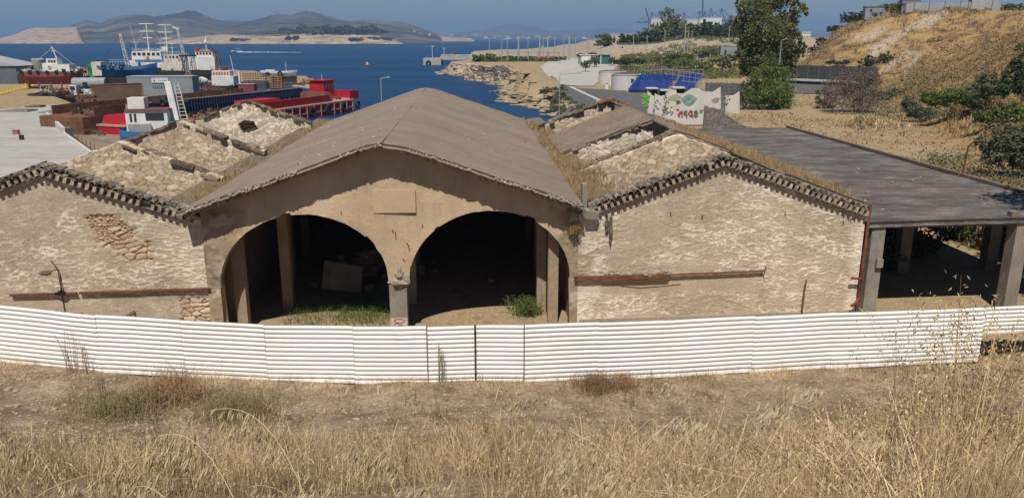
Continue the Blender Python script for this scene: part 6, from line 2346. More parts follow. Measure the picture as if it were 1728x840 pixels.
tree('scrub_tree', 'thin grey-green scrub at the right end of the painted wall', g, 4, px_blobs(g, [(1245, 165, 14, 14), (1255, 150, 10, 12), (1262, 172, 14, 12), (1238, 178, 10, 8), (1275, 182, 12, 8)]), 2600, 0.12, lf_grey, 0.07, seed=3, cat='bush')
g = R(1440, 190)
tree('bare_tamarisk', 'large mauve-brown twiggy dead bush by the dark roadside fence', g, 7, px_blobs(g, [(1440, 140, 30, 22), (1415, 150, 26, 22, 1), (1465, 145, 26, 22, -1), (1430, 168, 36, 18, -2), (1470, 168, 22, 16, 0), (1402, 170, 14, 14, 1), (1478, 130, 12, 12, 0)]), 15000, 0.11, lf_brown, 0.14, seed=4, cat='bush', clump=0.4)
g = R(1388, 184)
tree('dark_bush', 'dark green bush at the left foot of the mauve-brown dead bush', g, 3, px_blobs(g, [(1388, 165, 12, 14), (1396, 176, 12, 9), (1382, 176, 8, 8)]), 1800, 0.13, lf_dark, 0.08, seed=5, cat='bush')
for i, (px, py, items, mt_, lb, n, nm) in enumerate([
    (1608, 202, [(1600, 160, 26, 10), (1570, 165, 18, 10), (1628, 165, 22, 12), (1585, 172, 20, 8), (1650, 172, 18, 12)], lf_green, 'low spreading green tree on a thin trunk at the hill foot', 4200, 'young_tree'),
    (1560, 205, [(1540, 182, 16, 10), (1555, 190, 20, 10), (1530, 172, 10, 8)], lf_grey, 'grey-green bush left of the low spreading tree', 2200, 'hill_bush'),
    (1668, 190, [(1668, 140, 22, 16), (1650, 150, 14, 12), (1690, 150, 18, 14), (1660, 165, 14, 10)], lf_grey, 'pale grey-green tree on the hill foot right of the spreading tree', 3200, 'young_tree'),
    (1722, 190, [(1712, 130, 22, 20), (1728, 110, 18, 18), (1700, 150, 18, 12), (1735, 140, 18, 20)], lf_dark, 'dark green bush cut by the right edge on the hill foot', 3600, 'hill_bush'),
    (1690, 215, [(1680, 195, 22, 14), (1705, 190, 22, 16), (1730, 200, 22, 20), (1655, 195, 16, 10)], lf_green, 'broad green shrub low on the right edge below the dark bush', 4200, 'hill_bush'),
    (1735, 300, [(1700, 235, 24, 22), (1735, 240, 24, 26), (1680, 262, 20, 16), (1725, 268, 24, 20), (1660, 240, 14, 12)], lf_grey, 'olive-brown scrub mass at the right edge above the canopy roof', 6000, 'hill_bush'),
    (1500, 170, [(1495, 162, 14, 10), (1510, 158, 10, 8), (1530, 160, 14, 9)], lf_grey, 'small grey-green scrub right of the mauve-brown bush', 1500, 'hill_bush'),
    (1550, 130, [(1545, 152, 12, 6), (1562, 148, 10, 6)], lf_grey, 'sparse greenish scrub patch on the lower slope', 700, 'hill_bush'),
    (1478, 108, [(1470, 100, 10, 6), (1490, 100, 12, 8), (1455, 104, 10, 5), (1502, 96, 8, 8)], lf_dark, 'dark scrub line on the rim above the roadside fence', 1500, 'hill_bush'),
    (1420, 112, [(1405, 108, 10, 6), (1425, 107, 12, 6)], lf_dark, 'dark creeping bush hanging over the roadside fence', 1000, 'hill_bush'),
    (1722, 88, [(1720, 80, 8, 7), (1730, 76, 8, 8)], lf_green, 'isolated small green bush high on the slope at the right edge', 700, 'hill_bush')]):
    g = R(px, min(py, 320))
    tree(nm, lb, g, 3.0, px_blobs(g, items), int(n * 1.5), 0.10 + g.y * 0.0006, mt_, 0.07, seed=20 + i, cat='tree' if nm == 'young_tree' else 'bush')
# brushwood pile
g = R(1465, 212)
o = thing('brushwood_pile', 'pale heap of cut brushwood on the bare ground right of centre', 'brushwood', g)
rg = np.random.default_rng(9)
P = np.stack([rg.normal(0, 2.6, 1500), rg.normal(0, 1.4, 1500), np.zeros(1500)], -1)
P[:, 2] = np.maximum(0, 1.0 - np.hypot(P[:, 0] / 4, P[:, 1] / 2.4)) * 0.9
V, F, T = blades(P, rg.uniform(0.3, 1.0, 1500), np.full(1500, 0.09), 1.3, 2, 0.3, rg)
np_mesh('sticks', V, F, straw, o)

# off-frame pine on the bank to the right whose shade falls on the canopy roof and the fence end
g = Vector((24.5, 23.0, 0))
g.z = gz(24.5, 23.0)
tree('bank_pine', 'pine standing just outside the right edge beside the fence end', g, 12, [(-1.0, 6.5, 11.0 - g.z, 2.8, 3.4, 1.9), (-4.9, -2.6, 7.6 - g.z, 1.7, 1.9, 1.5), (1.5, 2, 12 - g.z, 3.0, 3.0, 2.0), (1.3, 11.0, 10.5 - g.z, 2.0, 2.6, 1.3)], 9000, 0.2, lf_olive, 0.3, seed=77)

# dry tufts over the hill and the waste ground
pk = Pack()
n = 42000
px_ = RNG.uniform(1170, 1760, n)
py_ = RNG.uniform(18, 330, n)
Y = np.exp(RNG.uniform(math.log(55), math.log(240), n))
X = (px_ - 864) / FPX * Y * RNG.uniform(0.98, 1.06, n)
sh = sdist(HILL, X, Y)
k = (fbm(X * 0.12, Y * 0.12, 41) + RNG.uniform(-.15, .15, n) > 0.40 + 0.16 * (sh < 0)) & (X > 26.5 + 0 * Y)
X, Y, sh = X[k], Y[k], sh[k]
V, F, T = blades(on_land(X, Y), RNG.uniform(0.15, 0.7, len(X)) * (0.45 + 0.55 * (sh > 0)), RNG.uniform(0.1, 0.28, len(X)), 0.5, 2, 0.3)
pk.add(V, F)
pk.build('hill_grass', island_mat('hill_straw', [(0.28, 0.19, 0.09), (0.37, 0.26, 0.12), (0.22, 0.145, 0.075), (0.42, 0.31, 0.16), (0.15, 0.105, 0.065), (0.33, 0.22, 0.10)], 0.95, 0.03), label='golden dry grass tufts over the right hill', kind='stuff')
pk = Pack()
n = 16000
t = RNG.uniform(0, 1, n)
X = 25.0 + RNG.exponential(3.0, n)
Y = RNG.uniform(30, 66, n)
k = fbm(X * 0.2, Y * 0.2, 43) > 0.40
X, Y = X[k], Y[k]
V, F, T = blades(on_land(X, Y), RNG.uniform(0.2, 0.8, len(X)), RNG.uniform(0.03, 0.09, len(X)), 0.4, 2, 0.3)
pk.add(V, F)
pk.build('verge_grass', straw_gold, label='orange-gold grass along the far side of the canopy', kind='stuff')

# brown and green scrub scattered over the slope and the waste ground
def scrub_cover(name, label, mat, n, pxr, Yr, thr, seed, hh=(0.4, 1.1), k=16, size=0.16, hill=None):
    rg = np.random.default_rng(seed)
    Y = np.exp(rg.uniform(math.log(Yr[0]), math.log(Yr[1]), n))
    X = (rg.uniform(pxr[0], pxr[1], n) - 864) / 1374 * Y
    kk = fbm(X * 0.06, Y * 0.06, seed) + rg.uniform(-.06, .06, n) > thr
    if hill is not None:
        sh = sdist(HILL, X, Y)
        kk &= (sh > hill[0]) & (sh < hill[1])
    kk &= (sdist(COAST, X, Y) > 9) & ((X > 27) | (Y > 70))
    X, Y = X[kk], Y[kk]
    C = on_land(X, Y)
    h = rg.uniform(*hh, len(C))
    P = np.repeat(C, k, 0) + rg.normal(size=(len(C) * k, 3)) * np.repeat(h, k)[:, None] * np.array([0.7, 0.7, 0.3]) + np.stack([0 * np.repeat(h, k)] * 2 + [np.repeat(h, k) * 0.4], -1)
    m_ = len(P)
    a = rg.normal(size=(m_, 3))
    a /= np.linalg.norm(a, axis=1)[:, None]
    b = np.cross(a, rg.normal(size=(m_, 3)))
    b /= np.linalg.norm(b, axis=1)[:, None]
    s_ = size * rg.uniform(0.5, 1.3, (m_, 1)) * np.repeat(0.6 + Y / 250, k)[:, None]
    V = np.stack([P - a * s_, P + b * s_ * 0.5, P + a * s_, P - b * s_ * 0.5], 1).reshape(-1, 3)
    o = np_mesh(name, V, np.arange(4 * m_).reshape(-1, 4), mat)
    return tag(o, label, None, None, 'stuff')


hill_s = island_mat('hill_scrub_brown', [(0.16, 0.11, 0.065), (0.22, 0.155, 0.08), (0.30, 0.21, 0.11), (0.20, 0.17, 0.09)], 0.95, 0.03)
scrub_cover('hill_scrub', 'brown dry scrub dotted over the right hill', hill_s, 7000, (1330, 1790), (60, 240), 0.45, 5, hill=(2, 60))
scrub_cover('slope_scrub', 'grey-green scrub along the foot of the right hill', lf_grey, 1500, (1440, 1790), (55, 200), 0.44, 9, (0.5, 1.3), hill=(-10, 9))
scrub_cover('bank_scrub', 'low green scrub on the sandy rise and bluffs', lf_olive, 4200, (1050, 1270), (215, 460), 0.45, 13, (0.5, 1.4), 14, 0.2)
scrub_cover('park_scrub', 'low greenery between the paths of the seafront park', lf_green, 700, (800, 940), (318, 345), 0.36, 17, (0.5, 1.2), 14, 0.2)
scrub_cover('waste_scrub', 'dry brown weeds on the waste ground beyond the canopy', island_mat('waste_straw', [(0.30, 0.22, 0.12), (0.38, 0.29, 0.17), (0.22, 0.16, 0.09)], 0.95, 0.03), 2600, (1180, 1760), (70, 190), 0.50, 21, (0.15, 0.4), 12, 0.10, hill=(-200, 0))

# shaded growth and heaps under the canopy
tree('canopy_bush', 'tall dark bushes crowding the far right side of the open canopy', W(25.6, 4.0, 0), 4, [(0, -1, 1.6, 1.0, 2.2, 1.9), (0.3, 3, 1.7, 1.1, 2.4, 1.9), (0.2, 7, 1.5, 1.0, 2.4, 1.8), (0.4, 11, 1.5, 1.0, 2.4, 1.7)], 9000, 0.13, lf_dark, 0.06, seed=89, cat='bush')
tree('canopy_bush', 'dark overgrown bush in the shade under the open canopy', W(17.5, 11.5, 0), 3, [(-0.6, -1, 1.3, 1.8, 1.2, 1.5), (2.2, 1, 1.2, 1.8, 1.4, 1.4), (4.4, -1.5, 1.3, 1.6, 1.2, 1.6), (1, -4, 0.7, 1.8, 1.0, 0.8)], 9000, 0.12, lf_dark, 0.06, seed=88, cat='bush')
m = MB()
m.box(19.2, 16.5, 1.9, 8.8, 0.3, 4.0)
m.build('rear_wall', m_dark, can, oC)  # added backing wall, keeps the view under the canopy dark

# ------------------------------------------------------------------ lot, plaza, road
def drape(name, corners, mat, dz=0.10, n=24, mm=24, lift=None):
    c = [Vector(R(*p)) for p in corners]
    V = []
    for j in range(mm + 1):
        for i in range(n + 1):
            a, b_ = i / n, j / mm
            p = (c[0] * (1 - a) + c[1] * a) * (1 - b_) + (c[3] * (1 - a) + c[2] * a) * b_
            V.append((p.x, p.y, gz(p.x, p.y) + dz))
    i = np.arange(mm)[:, None] * (n + 1) + np.arange(n)[None, :]
    F = np.stack([i, i + 1, i + n + 2, i + n + 1], -1).reshape(-1, 4)
    o = np_mesh(name, np.array(V), F, mat)
    o['kind'] = 'structure'
    return o


m_asph = M('asphalt_lot', (0.105, 0.10, 0.10), (0.135, 0.13, 0.125), 0.1, 0.9, 0.2, 0.02, fineamt=0.15)
m_plaza = M('pale_plaza', (0.42, 0.40, 0.37), (0.48, 0.46, 0.43), 0.08, 0.9, 0.1, 0.01, fineamt=0.15)
drape('asphalt_road', [(965, 214), (1192, 213), (1262, 160), (945, 143.5)], m_asph)
drape('plaza', [(945, 143.4), (1000, 146), (1040, 112), (912, 113)], m_plaza, 0.14)
drape('esplanade', [(914, 112.8), (1085, 113), (1010, 99), (940, 99)], m_plaza, 0.14)
drape('hill_road', [(1318, 158), (1505, 160), (1470, 142), (1325, 139)], m_asph, 0.1)
a, b_ = R(962, 152), R(1010, 178)
d = b_ - a
m = MB()
m.box(0, 0, 0.35, 0.7, d.length, 0.9, -math.atan2(d.x, d.y))
m.box(0.9, 0.5, 0.25, 0.25, d.length, 0.5, -math.atan2(d.x, d.y))
o = m.build('crash_barrier', M('white_concrete', (0.66, 0.65, 0.62), (0.56, 0.55, 0.52), 0.6))
o.location = (a + b_) / 2
tag(o, 'white concrete barrier along the edge of the asphalt lot above the shore', 'barrier')

# bright stone strip of vegetation along the shore bank
g = R(945, 188)
tree('shore_scrub', 'grey-green scrub covering the bank below the asphalt lot', g, 3, px_blobs(g, [(935, 155, 10, 10, 30), (945, 165, 14, 12, 12), (955, 175, 16, 12, 6), (938, 175, 10, 12, 4), (928, 145, 8, 8, 50), (965, 182, 16, 10, 0), (925, 158, 12, 12, 25), (948, 152, 10, 8, 30), (978, 186, 14, 10, -6), (940, 188, 16, 10, -2), (930, 135, 7, 8, 70)]), 15000, 0.17, lf_grey, 0.05, seed=40, cat='bush', limbs=False)
# coastal rocks
m = MB()
for i in range(260):
    t = rnd.random()
    k = int(t * 11)
    a, b_ = COAST[k], COAST[k + 1]
    q = rnd.random()
    x = a[0] + (b_[0] - a[0]) * q + rnd.gauss(0.5, 1.6)
    y = a[1] + (b_[1] - a[1]) * q + rnd.gauss(0.5, 2.0)
    m.blob((x, y, gz(x, y) + 0.1), rnd.uniform(0.2, 0.9), i, (1.9, 1.3, 0.32), 0.35, 4)
tag(m.build('shore_rocks', M('ochre_shore_rock', (0.46, 0.37, 0.26), (0.30, 0.22, 0.145), 0.6, 0.95, 0.5, c3=(0.20, 0.14, 0.09), spots=0.05), fix=False), 'ochre rocks tumbled along the shoreline', None, None, 'stuff')
# old sea wall on the point
pa, pb_ = G(787, 132, -1.6), G(912, 131, 0.2)
d = pb_ - pa
sw = thing('old_sea_wall', 'crumbling tan stone wall holding up the point behind the jetty', 'wall', pa, math.atan2(d.y, d.x))
S = np.linspace(0, d.length, 150)
wall('masonry', S, -1.0, 4.4 + (fbm(S * 0.15, S * 0, 3) - 0.5) * 1.5 - 2.4 * sstep(S, d.length * 0.55, d.length), 0, 1.5, 40, lambda S, Z: (lambda r: (r[0] * 6 + (fbm(S * 0.3, Z * 0.3, 5) - 0.5) * 1.2, r[1] * (1 - 0.45 * sstep(fbm(S * 0.35, Z * 0.2, 8), 0.55, 0.66)), 0.4 * r[2], 0.7 * r[2]))(stone(S / 4, Z / 4, 0.36, 0.24, 71)), m_rubble_o, sw, (0, 0), 0.0)

# ------------------------------------------------------------------ painted skate walls
gw = thing('painted_wall', 'white wavy-topped wall covered in graffiti with curved cut-outs', 'wall', R(1165, 212), -0.02)
bw = gw.location.copy()
Yw = bw.y
s_ = Yw / FPX * 1.008
m_wp = M('white_wall_paint', (0.62, 0.60, 0.56), (0.54, 0.52, 0.48), 0.5, 0.9, 0.1, 0.01, fineamt=0.15)
m_wd = M('grey_wash', (0.30, 0.34, 0.32), (0.42, 0.44, 0.42), 0.8, 0.9, 0.1)


def wp(px, py, dy=0.0):
    p = D(px, py, Yw + dy) - bw
    return (p.x, p.z)


def outline(parent, name, pts, mat, y, th=0.3, dy=0.0):
    m = MB()
    q = [wp(a, b_, dy) for a, b_ in pts]
    m.slab([(a, max(b_, -0.3)) for a, b_ in q], y, y + th)
    return m.build(name, mat, parent)


def curve(p0, p1, sag, n=8):
    return [(p0[0] + (p1[0] - p0[0]) * i / n, p0[1] + (p1[1] - p0[1]) * i / n + sag * math.sin(math.pi * i / n)) for i in range(1, n)]


main_w = outline(gw, 'wall_panel', [(1136, 214), (1136, 170)] + [(1136, 152), (1138, 157)] + curve((1138, 157), (1155, 158), 1) + [(1155, 158), (1168, 149.5), (1181, 150), (1186, 154.5), (1203, 155.5), (1216, 147.5), (1216, 184), (1190, 184), (1186, 214)], m_wp, 0.0)
pl = outline(gw, 'wall_panel', [(1116.5, 199), (1116.5, 160.5), (1120, 154), (1135.4, 150), (1135.4, 201)], m_wp, -0.35, dy=2)
outline(gw, 'wall_panel', [(1098.5, 191), (1098.5, 155), (1103, 158), (1110, 159.5), (1116, 158), (1116, 195)], m_wp, -0.1, dy=3)
outline(gw, 'wall_panel', [(1083, 186), (1083, 149), (1090, 157), (1097.5, 159.5), (1097.5, 188)], m_wp, 0.3, dy=5)
outline(gw, 'wall_panel', [(1216.6, 186), (1216.6, 160), (1230, 159.5), (1240, 153), (1240, 190)], m_wp, 0.9, dy=3)
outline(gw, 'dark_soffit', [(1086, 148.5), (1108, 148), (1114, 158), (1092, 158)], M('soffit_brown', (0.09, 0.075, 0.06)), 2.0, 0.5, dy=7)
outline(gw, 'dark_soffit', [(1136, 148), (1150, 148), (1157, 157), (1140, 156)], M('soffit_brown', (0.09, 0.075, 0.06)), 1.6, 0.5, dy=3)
for pts in ([(1085, 146.5), (1104, 146.5), (1104, 148), (1085, 148)], [(1108, 149.5), (1130, 149.5), (1130, 151.5), (1108, 151.5)], [(1128, 145), (1148, 145), (1148, 147.5), (1128, 147.5)]):
    outline(gw, 'ledge', pts, m_wp, 1.0, 1.6, dy=4)
for (p0, p1, sag, up, mt_) in [((1149, 168), (1176, 167), 12, -8, M('teal_wash', (0.06, 0.25, 0.28), (0.35, 0.40, 0.38), 2.5, 0.9, 0.1)), ((1126, 166), (1150, 165), 5, -6, M('pale_green_wash', (0.40, 0.45, 0.32), (0.3, 0.36, 0.26), 1.5)), ((1200, 169), (1215.5, 166), 7, -2, M('olive_wash', (0.26, 0.28, 0.2), (0.35, 0.36, 0.3), 1.5))]:
    outline(gw, 'curved_recess', [p0] + curve(p0, p1, sag) + [p1] + curve(p1, p0, up), mt_, -0.385 if p0[0] < 1130 else -0.03, 0.02, dy=0 if p0[0] > 1130 else 0)


def wall_text(txt, px, py, size, mat, y, name='graffiti', shear=0.0):
    p = wp(px, py)
    o = flat_text(txt, size, mat, gw, name, (p[0], y, p[1]), shear, 0.01)
    return o


g_red = M('spray_red', (0.55, 0.05, 0.07), (0.45, 0.04, 0.06), 3)
g_grn = M('spray_green', (0.05, 0.30, 0.12), (0.04, 0.22, 0.09), 3)
g_gry = M('spray_grey', (0.14, 0.15, 0.17), (0.22, 0.23, 0.25), 3)
g_lim = M('spray_lime', (0.22, 0.55, 0.06), (0.10, 0.38, 0.10), 4)
m = MB()


def stroke(m, pts, r, y):
    q = [wp(a, b_) for a, b_ in pts]
    m.tube([(a, y, b_) for a, b_ in q], r, 6)


yr = -0.04
# four chunky characters: an h-like 4, a 4, a G, an 8
for nm, mt_, strokes in (
    ('graffiti_letter', g_red, [[(1148.5, 187.5), (1144.5, 195), (1147, 197)], [(1145, 192.5), (1151, 189.5)], [(1151.5, 187), (1150.5, 192), (1151, 197.5)]]),
    ('graffiti_letter', g_grn, [[(1157, 187), (1154, 191), (1155, 193.5), (1159, 192.5)], [(1159, 187.5), (1158.2, 193), (1158.5, 198)]]),
    ('graffiti_letter', g_red, [[(1168.5, 188), (1164, 187.5), (1161.8, 192), (1163.5, 195.5), (1168, 194.5), (1168.2, 192), (1165.5, 192)], [(1168, 193), (1168.3, 198)]]),
    ('graffiti_letter', g_grn, [[(1174, 187), (1171.5, 189), (1173.5, 191.5), (1177, 189.5), (1175, 187), (1173, 188)], [(1173.5, 191.5), (1171.2, 194.5), (1173, 197), (1176.8, 195), (1176, 192), (1173.5, 191.5)]])):
    m = MB()
    for st in strokes:
        stroke(m, st, 0.10, yr)
    o = m.build(nm, mt_, main_w)
rg_ = random.Random(3)
for (cx, cy, wx, wy, mt_, n, y) in [(1090, 170, 6, 9, g_lim, 26, 0.25), (1126, 185, 8, 7, g_gry, 22, -0.39), (1226, 170, 7, 7, g_gry, 16, 0.86), (1107, 176, 7, 9, M('pale_blue_spray', (0.40, 0.46, 0.52)), 12, -0.14), (1125, 172, 5, 3, M('peach_spray', (0.62, 0.38, 0.24)), 8, -0.39), (1121, 162, 3, 3, g_gry, 4, -0.39), (1183, 187, 3, 2, g_gry, 5, -0.04), (1142, 184, 2, 3, g_gry, 4, -0.04)]:
    m = MB()
    for i in range(n):
        x, y_ = cx + rg_.uniform(-wx, wx), cy + rg_.uniform(-wy, wy)
        stroke(m, [(x, y_), (x + rg_.uniform(-2.5, 2.5), y_ + rg_.uniform(-3, 3)), (x + rg_.uniform(-3, 3), y_ + rg_.uniform(-3, 3))], 0.05 if mt_ is not g_lim else 0.13, y)
    m.build('spray_scrawl', mt_, gw)['kind'] = 'stuff'

# grey jagged stone wall
pa, pb_ = R(1187, 219), R(1270, 220)
d = pb_ - pa
jw = thing('jagged_stone_wall', 'dark grey jagged stone wall stepping down beside the painted wall', 'wall', pa, math.atan2(d.y, d.x))
S = np.linspace(0, d.length, 120)
hh = 2.75 * (1 - sstep(S, d.length * 0.08, d.length) * 0.92) + (fbm(S * 2, S * 0, 5) - 0.5) * 0.5
wall('masonry', S, -0.5, hh, 0, 0.6, 40, lambda S, Z: (lambda r: (r[0], r[1], 0 * S, 0 * S))(stone(S, Z, 0.2, 0.7, 91)), wallmat('dark_grey_stone', (0.15, 0.13, 0.125), (0.22, 0.20, 0.19), (0.3, 0.3, 0.3), (0.2, 0.2, 0.2)), jw, (0, 0), 0.0)

# grandstand with blue seats
ga = R(1062, 157)
gs_ = thing('grandstand', 'grandstand of bright blue plastic seats with grey scaffold railings', 'grandstand', ga, 0.06)
p_seat = M('seat_blue', (0.015, 0.085, 0.42), (0.01, 0.05, 0.28), 0.5, 0.35, 0, spec=0.6)
NR, NC = 10, 28
W0 = (1172 - 1062) / FPX * ga.y
seat = None
rows = []
st_all = MB()
cnt = 0


def seat_mesh(m, x, y, z):
    m.box(x, y, z + 0.04, 0.38, 0.4, 0.06)
    m.box(x, y + 0.2, z + 0.24, 0.38, 0.07, 0.32)


for r in range(NR):
    for c in range(NC):
        x = r * 0.42 + c * (W0 / NC)
        y = r * 0.85
        z = 0.6 + r * 0.27
        if abs(c - (NC * 0.62)) < 0.8:
            continue
        if r < 4 and cnt < 100:
            if seat is None:
                m = MB()
                seat_mesh(m, 0, 0, 0)
                seat = m.build('seat', p_seat, gs_)
                o = seat
            else:
                o = seat.copy()
                COL.objects.link(o)
                o.parent = gs_
            o.location = (x, y, z)
            cnt += 1
        else:
            seat_mesh(st_all, x, y, z)
o = st_all.build('upper_seats', p_seat, gs_)
o['kind'] = 'stuff'
m = MB()
for r in range(NR):
    m.box(r * 0.42 + W0 / 2, r * 0.85 + 0.1, 0.45 + r * 0.27, W0 + 0.5, 0.85, 0.08)
m.build('tiers', M('tier_dark_blue', (0.03, 0.04, 0.09), (0.05, 0.06, 0.1)), gs_)  # dark blue tiers set the brighter seats apart
m = MB()
for r in range(NR):
    m.box(r * 0.42 + W0 * 0.63, r * 0.85, 0.52 + r * 0.27, 1.0, 0.7, 0.1)
m.build('stair', M('grey_step', (0.25, 0.27, 0.3)), gs_)
m = MB()
for i in range(9):
    x = W0 * 0.62 + i * W0 * 0.07
    m.tube([(x, 8.0 - i, 0), (x, 8.0 - i, 5.0 - 0.2 * i)], 0.06, 4)
for k in range(4):
    m.tube([(W0 * 0.66, 8.0, 1.3 + k * 1.1), (W0 * 1.16, 0, 0.9 + k * 0.9)], 0.05, 4)
for r in range(14):
    x = NR * 0.42 + r * W0 / 13
    m.tube([(x, 8.8, 2.8), (x, 8.8, 4.2)], 0.05, 4)
m.tube([(NR * 0.42, 8.8, 4.2), (NR * 0.42 + W0, 8.8, 4.2)], 0.05, 4)
m.build('scaffold_railing', M('scaffold_grey', (0.38, 0.42, 0.48)), gs_)
m = MB()
pa = ga
m.add([(-0.3, 0, 0.0), (3.9, 8.4, 0.0), (3.9, 8.4, 3.2), (-0.3, 0, 0.6), (-0.5, 0, 0.0), (3.7, 8.6, 0.0), (3.7, 8.6, 3.2), (-0.5, 0, 0.6)], [(0, 1, 2, 3), (4, 7, 6, 5), (3, 2, 6, 7), (0, 3, 7, 4), (1, 5, 6, 2), (0, 4, 5, 1)])
m.build('side_panel', m_wp, gs_)

# two round white tanks
for i, (px, py, w, h, lb) in enumerate([(1034, 143, 45, 23, 'left and further of two round white concrete tanks'), (1057, 153, 48, 28, 'right and nearer of two round white concrete tanks')]):
    g = R(px, py)
    k = g.y / FPX
    t = thing('round_tank', lb, 'tank', g, 0, 'round white tanks by the grandstand')
    m = MB()
    m.cyl(0, 1.5, -0.5, h * k * 0.92, w * k / 2, None, 40)
    m.build('wall', m_wp, t)
    m = MB()
    m.cyl(0, 1.5, h * k * 0.92 - 0.02, h * k * 0.92 + 0.16, w * k / 2 - 0.25, None, 40)
    m.build('cover', M('dark_cover', (0.10, 0.10, 0.105)), t)
    m = MB()
    m.torus((0, 1.5, h * k * 0.92), (0, 0, 1), w * k / 2, 0.12, 40, 6)
    m.build('rim', m_wp, t)
    if i:
        pb(t, 'hatch', p_glass, 1.0, 1.5 - w * k / 2 + 0.02, 2.2, 0.6, 0.12, 0.6)
g = R(1024, 151)
o = thing('white_post', 'short white post left of the nearer round tank', 'post', g)
m = MB()
m.cyl(0, 0, 0, 1.1, 0.4, 0.36, 12)
m.build('body', p_white, o)
m = MB()
m.cyl(0, 0, 1.1, 1.3, 0.3, 0.1, 12)
m.build('cap', p_black, o)

# dark roadside mesh fence below the hill, grey mesh fence behind the painted wall
for nm, lb, pa_, pb__, h, px_h in (('roadside_fence', 'long dark grey mesh-covered fence below the hill', (1326, 141), (1478, 146), 4.4, 0), ('lot_fence', 'grey mesh fence behind the painted wall and the grandstand', (1190, 163), (1262, 166), 2.6, 0)):
    a, b_ = R(*pa_), R(*pb__)
    d = b_ - a
    t = thing(nm, lb, 'fence', a, math.atan2(d.y, d.x))
    mt_ = M('dark_shade_mesh', (0.055, 0.06, 0.065), (0.075, 0.08, 0.08), 0.4, 0.9, 0.1) if h > 4 else M('grey_shade_mesh', (0.12, 0.135, 0.145), (0.15, 0.165, 0.17), 0.4)
    n = 8
    for i in range(n):
        pb(t, 'panel', mt_, d.length * (i + 0.5) / n, 0, h / 2 - 0.3 + 0.04 * (i % 3), d.length / n - 0.04, 0.06, h + 0.6)
    for i in range(n + 1):
        pb(t, 'post', m_post, d.length * i / n, -0.06, h / 2, 0.12, 0.1, h + 0.3)
    if h > 4:
        m = MB()
        m.box(d.length * 0.42, -0.5, 1.05, d.length * 0.8, 0.2, 0.5)
        m.build('white_rail', p_white2, t)
for i in range(9):
    px = 1345 + i * 8
    g = D(px, 104 - i * 0.6, 196.5)
    g.z = gz(g.x, g.y)
    if i == 0:
        o = thing('rusty_post', 'thin rusty fence post on the rim above the dark mesh fence', 'post', g, 0, 'rusty posts along the rim of the hill')
        m = MB()
        m.tube([(0, 0, 0), (0, 0, 2.3), (0.15, -0.3, 2.7)], 0.07, 5)
        m.build('stake', m_rust, o)
        first_post = o
    else:
        o = copy_tree(first_post)
        o.location = g

# ------------------------------------------------------------------ light poles
m_pole = M('pale_pole', (0.42, 0.44, 0.46), (0.36, 0.38, 0.40), 2)


def pole(label, px, yb, yt, arm=0.0, Y=None, r=0.12, name='light_pole', heads=1, group=None):
    g = R(px, yb) if Y is None else D(px, yb, Y)
    if Y is not None:
        g.z = gz(g.x, g.y)
    top = D(px, yt, g.y)
    h = max(2.0, top.z - g.z)
    t = thing(name, label, 'lamp post', g, 0, group)
    m = MB()
    m.tube([(0, 0, -0.5), (0, 0, h)], r * (0.7 + g.y / 500), 7, r * 0.7 * (0.7 + g.y / 500))
    m.build('pole', m_pole, t)
    m = MB()
    if arm:
        m.tube([(0, 0, h), (arm, 0, h + 0.15)], r * 0.6, 5)
        m.box(arm * 1.15, 0, h + 0.15, abs(arm) * 0.35, 0.3, 0.12)
    else:
        for k in range(heads):
            m.box((k - (heads - 1) / 2) * 1.1, 0, h + 0.1, 0.8, 0.4, 0.25)
    m.build('lamp_head', m_pole, t)
    return t


pole('street lamp standing in the gap behind the left slope of the central roof', 645.5, 205, 133, 0.7, Y=82, r=0.06)
pole('street lamp with a long arm rising between the central roof and the right wing', 943.5, 196, 126, 2.0, Y=100, r=0.06)
SEAP = [(826, 100, 66), (847, 99, 67), (856, 98, 68), (875, 104, 62), (891, 106, 66), (910.5, 104, 65), (917, 90, 66), (924, 101, 64), (935.5, 109, 64), (960, 96, 62), (951, 85, 66), (990.5, 76, 66), (993.5, 76, 67), (971, 79, 66)]
ordn = ['first', 'second', 'third', 'fourth', 'fifth', 'sixth', 'seventh', 'eighth', 'ninth', 'tenth', 'eleventh', 'twelfth', 'thirteenth', 'fourteenth']
for i, (px, yb, yt) in enumerate(sorted(SEAP)):
    thick = px in (875, 910.5, 924, 960)
    pole('%s light pole from the left in the seafront park%s' % (ordn[i], ', a thick one' if thick else ''), px, yb, yt, 0, Y=420 if yb < 90 else 330, r=0.30 if thick else 0.13, group='light poles in the seafront park')
for px, yb, yt, lb in [(1068, 98, 46, 'light pole left of the dark trees, leftmost on the pale bluff'), (1091, 90, 62, 'short light pole on the pale bluff, second from the left'), (1120.5, 92, 52, 'light pole on the pale bluff below the tallest green tree'), (1155.5, 72, 42, 'tall pole with double head on top of the bluff'), (1161, 72, 52, 'thin pole just right of the double-headed one'), (1167, 72, 54, 'thinnest pole right of the double-headed one'), (1230, 62, 46, 'light pole left of the tallest tree at the port sheds'), (1317, 88, 68, 'street lamp in front of the tallest tree crown')]:
    pole(lb, px, yb, yt, 0.0 if px != 1317 else 0.8, Y=380 if px < 1300 else 135, r=0.13 if px != 1155.5 else 0.2, heads=2 if px == 1155.5 else 1)

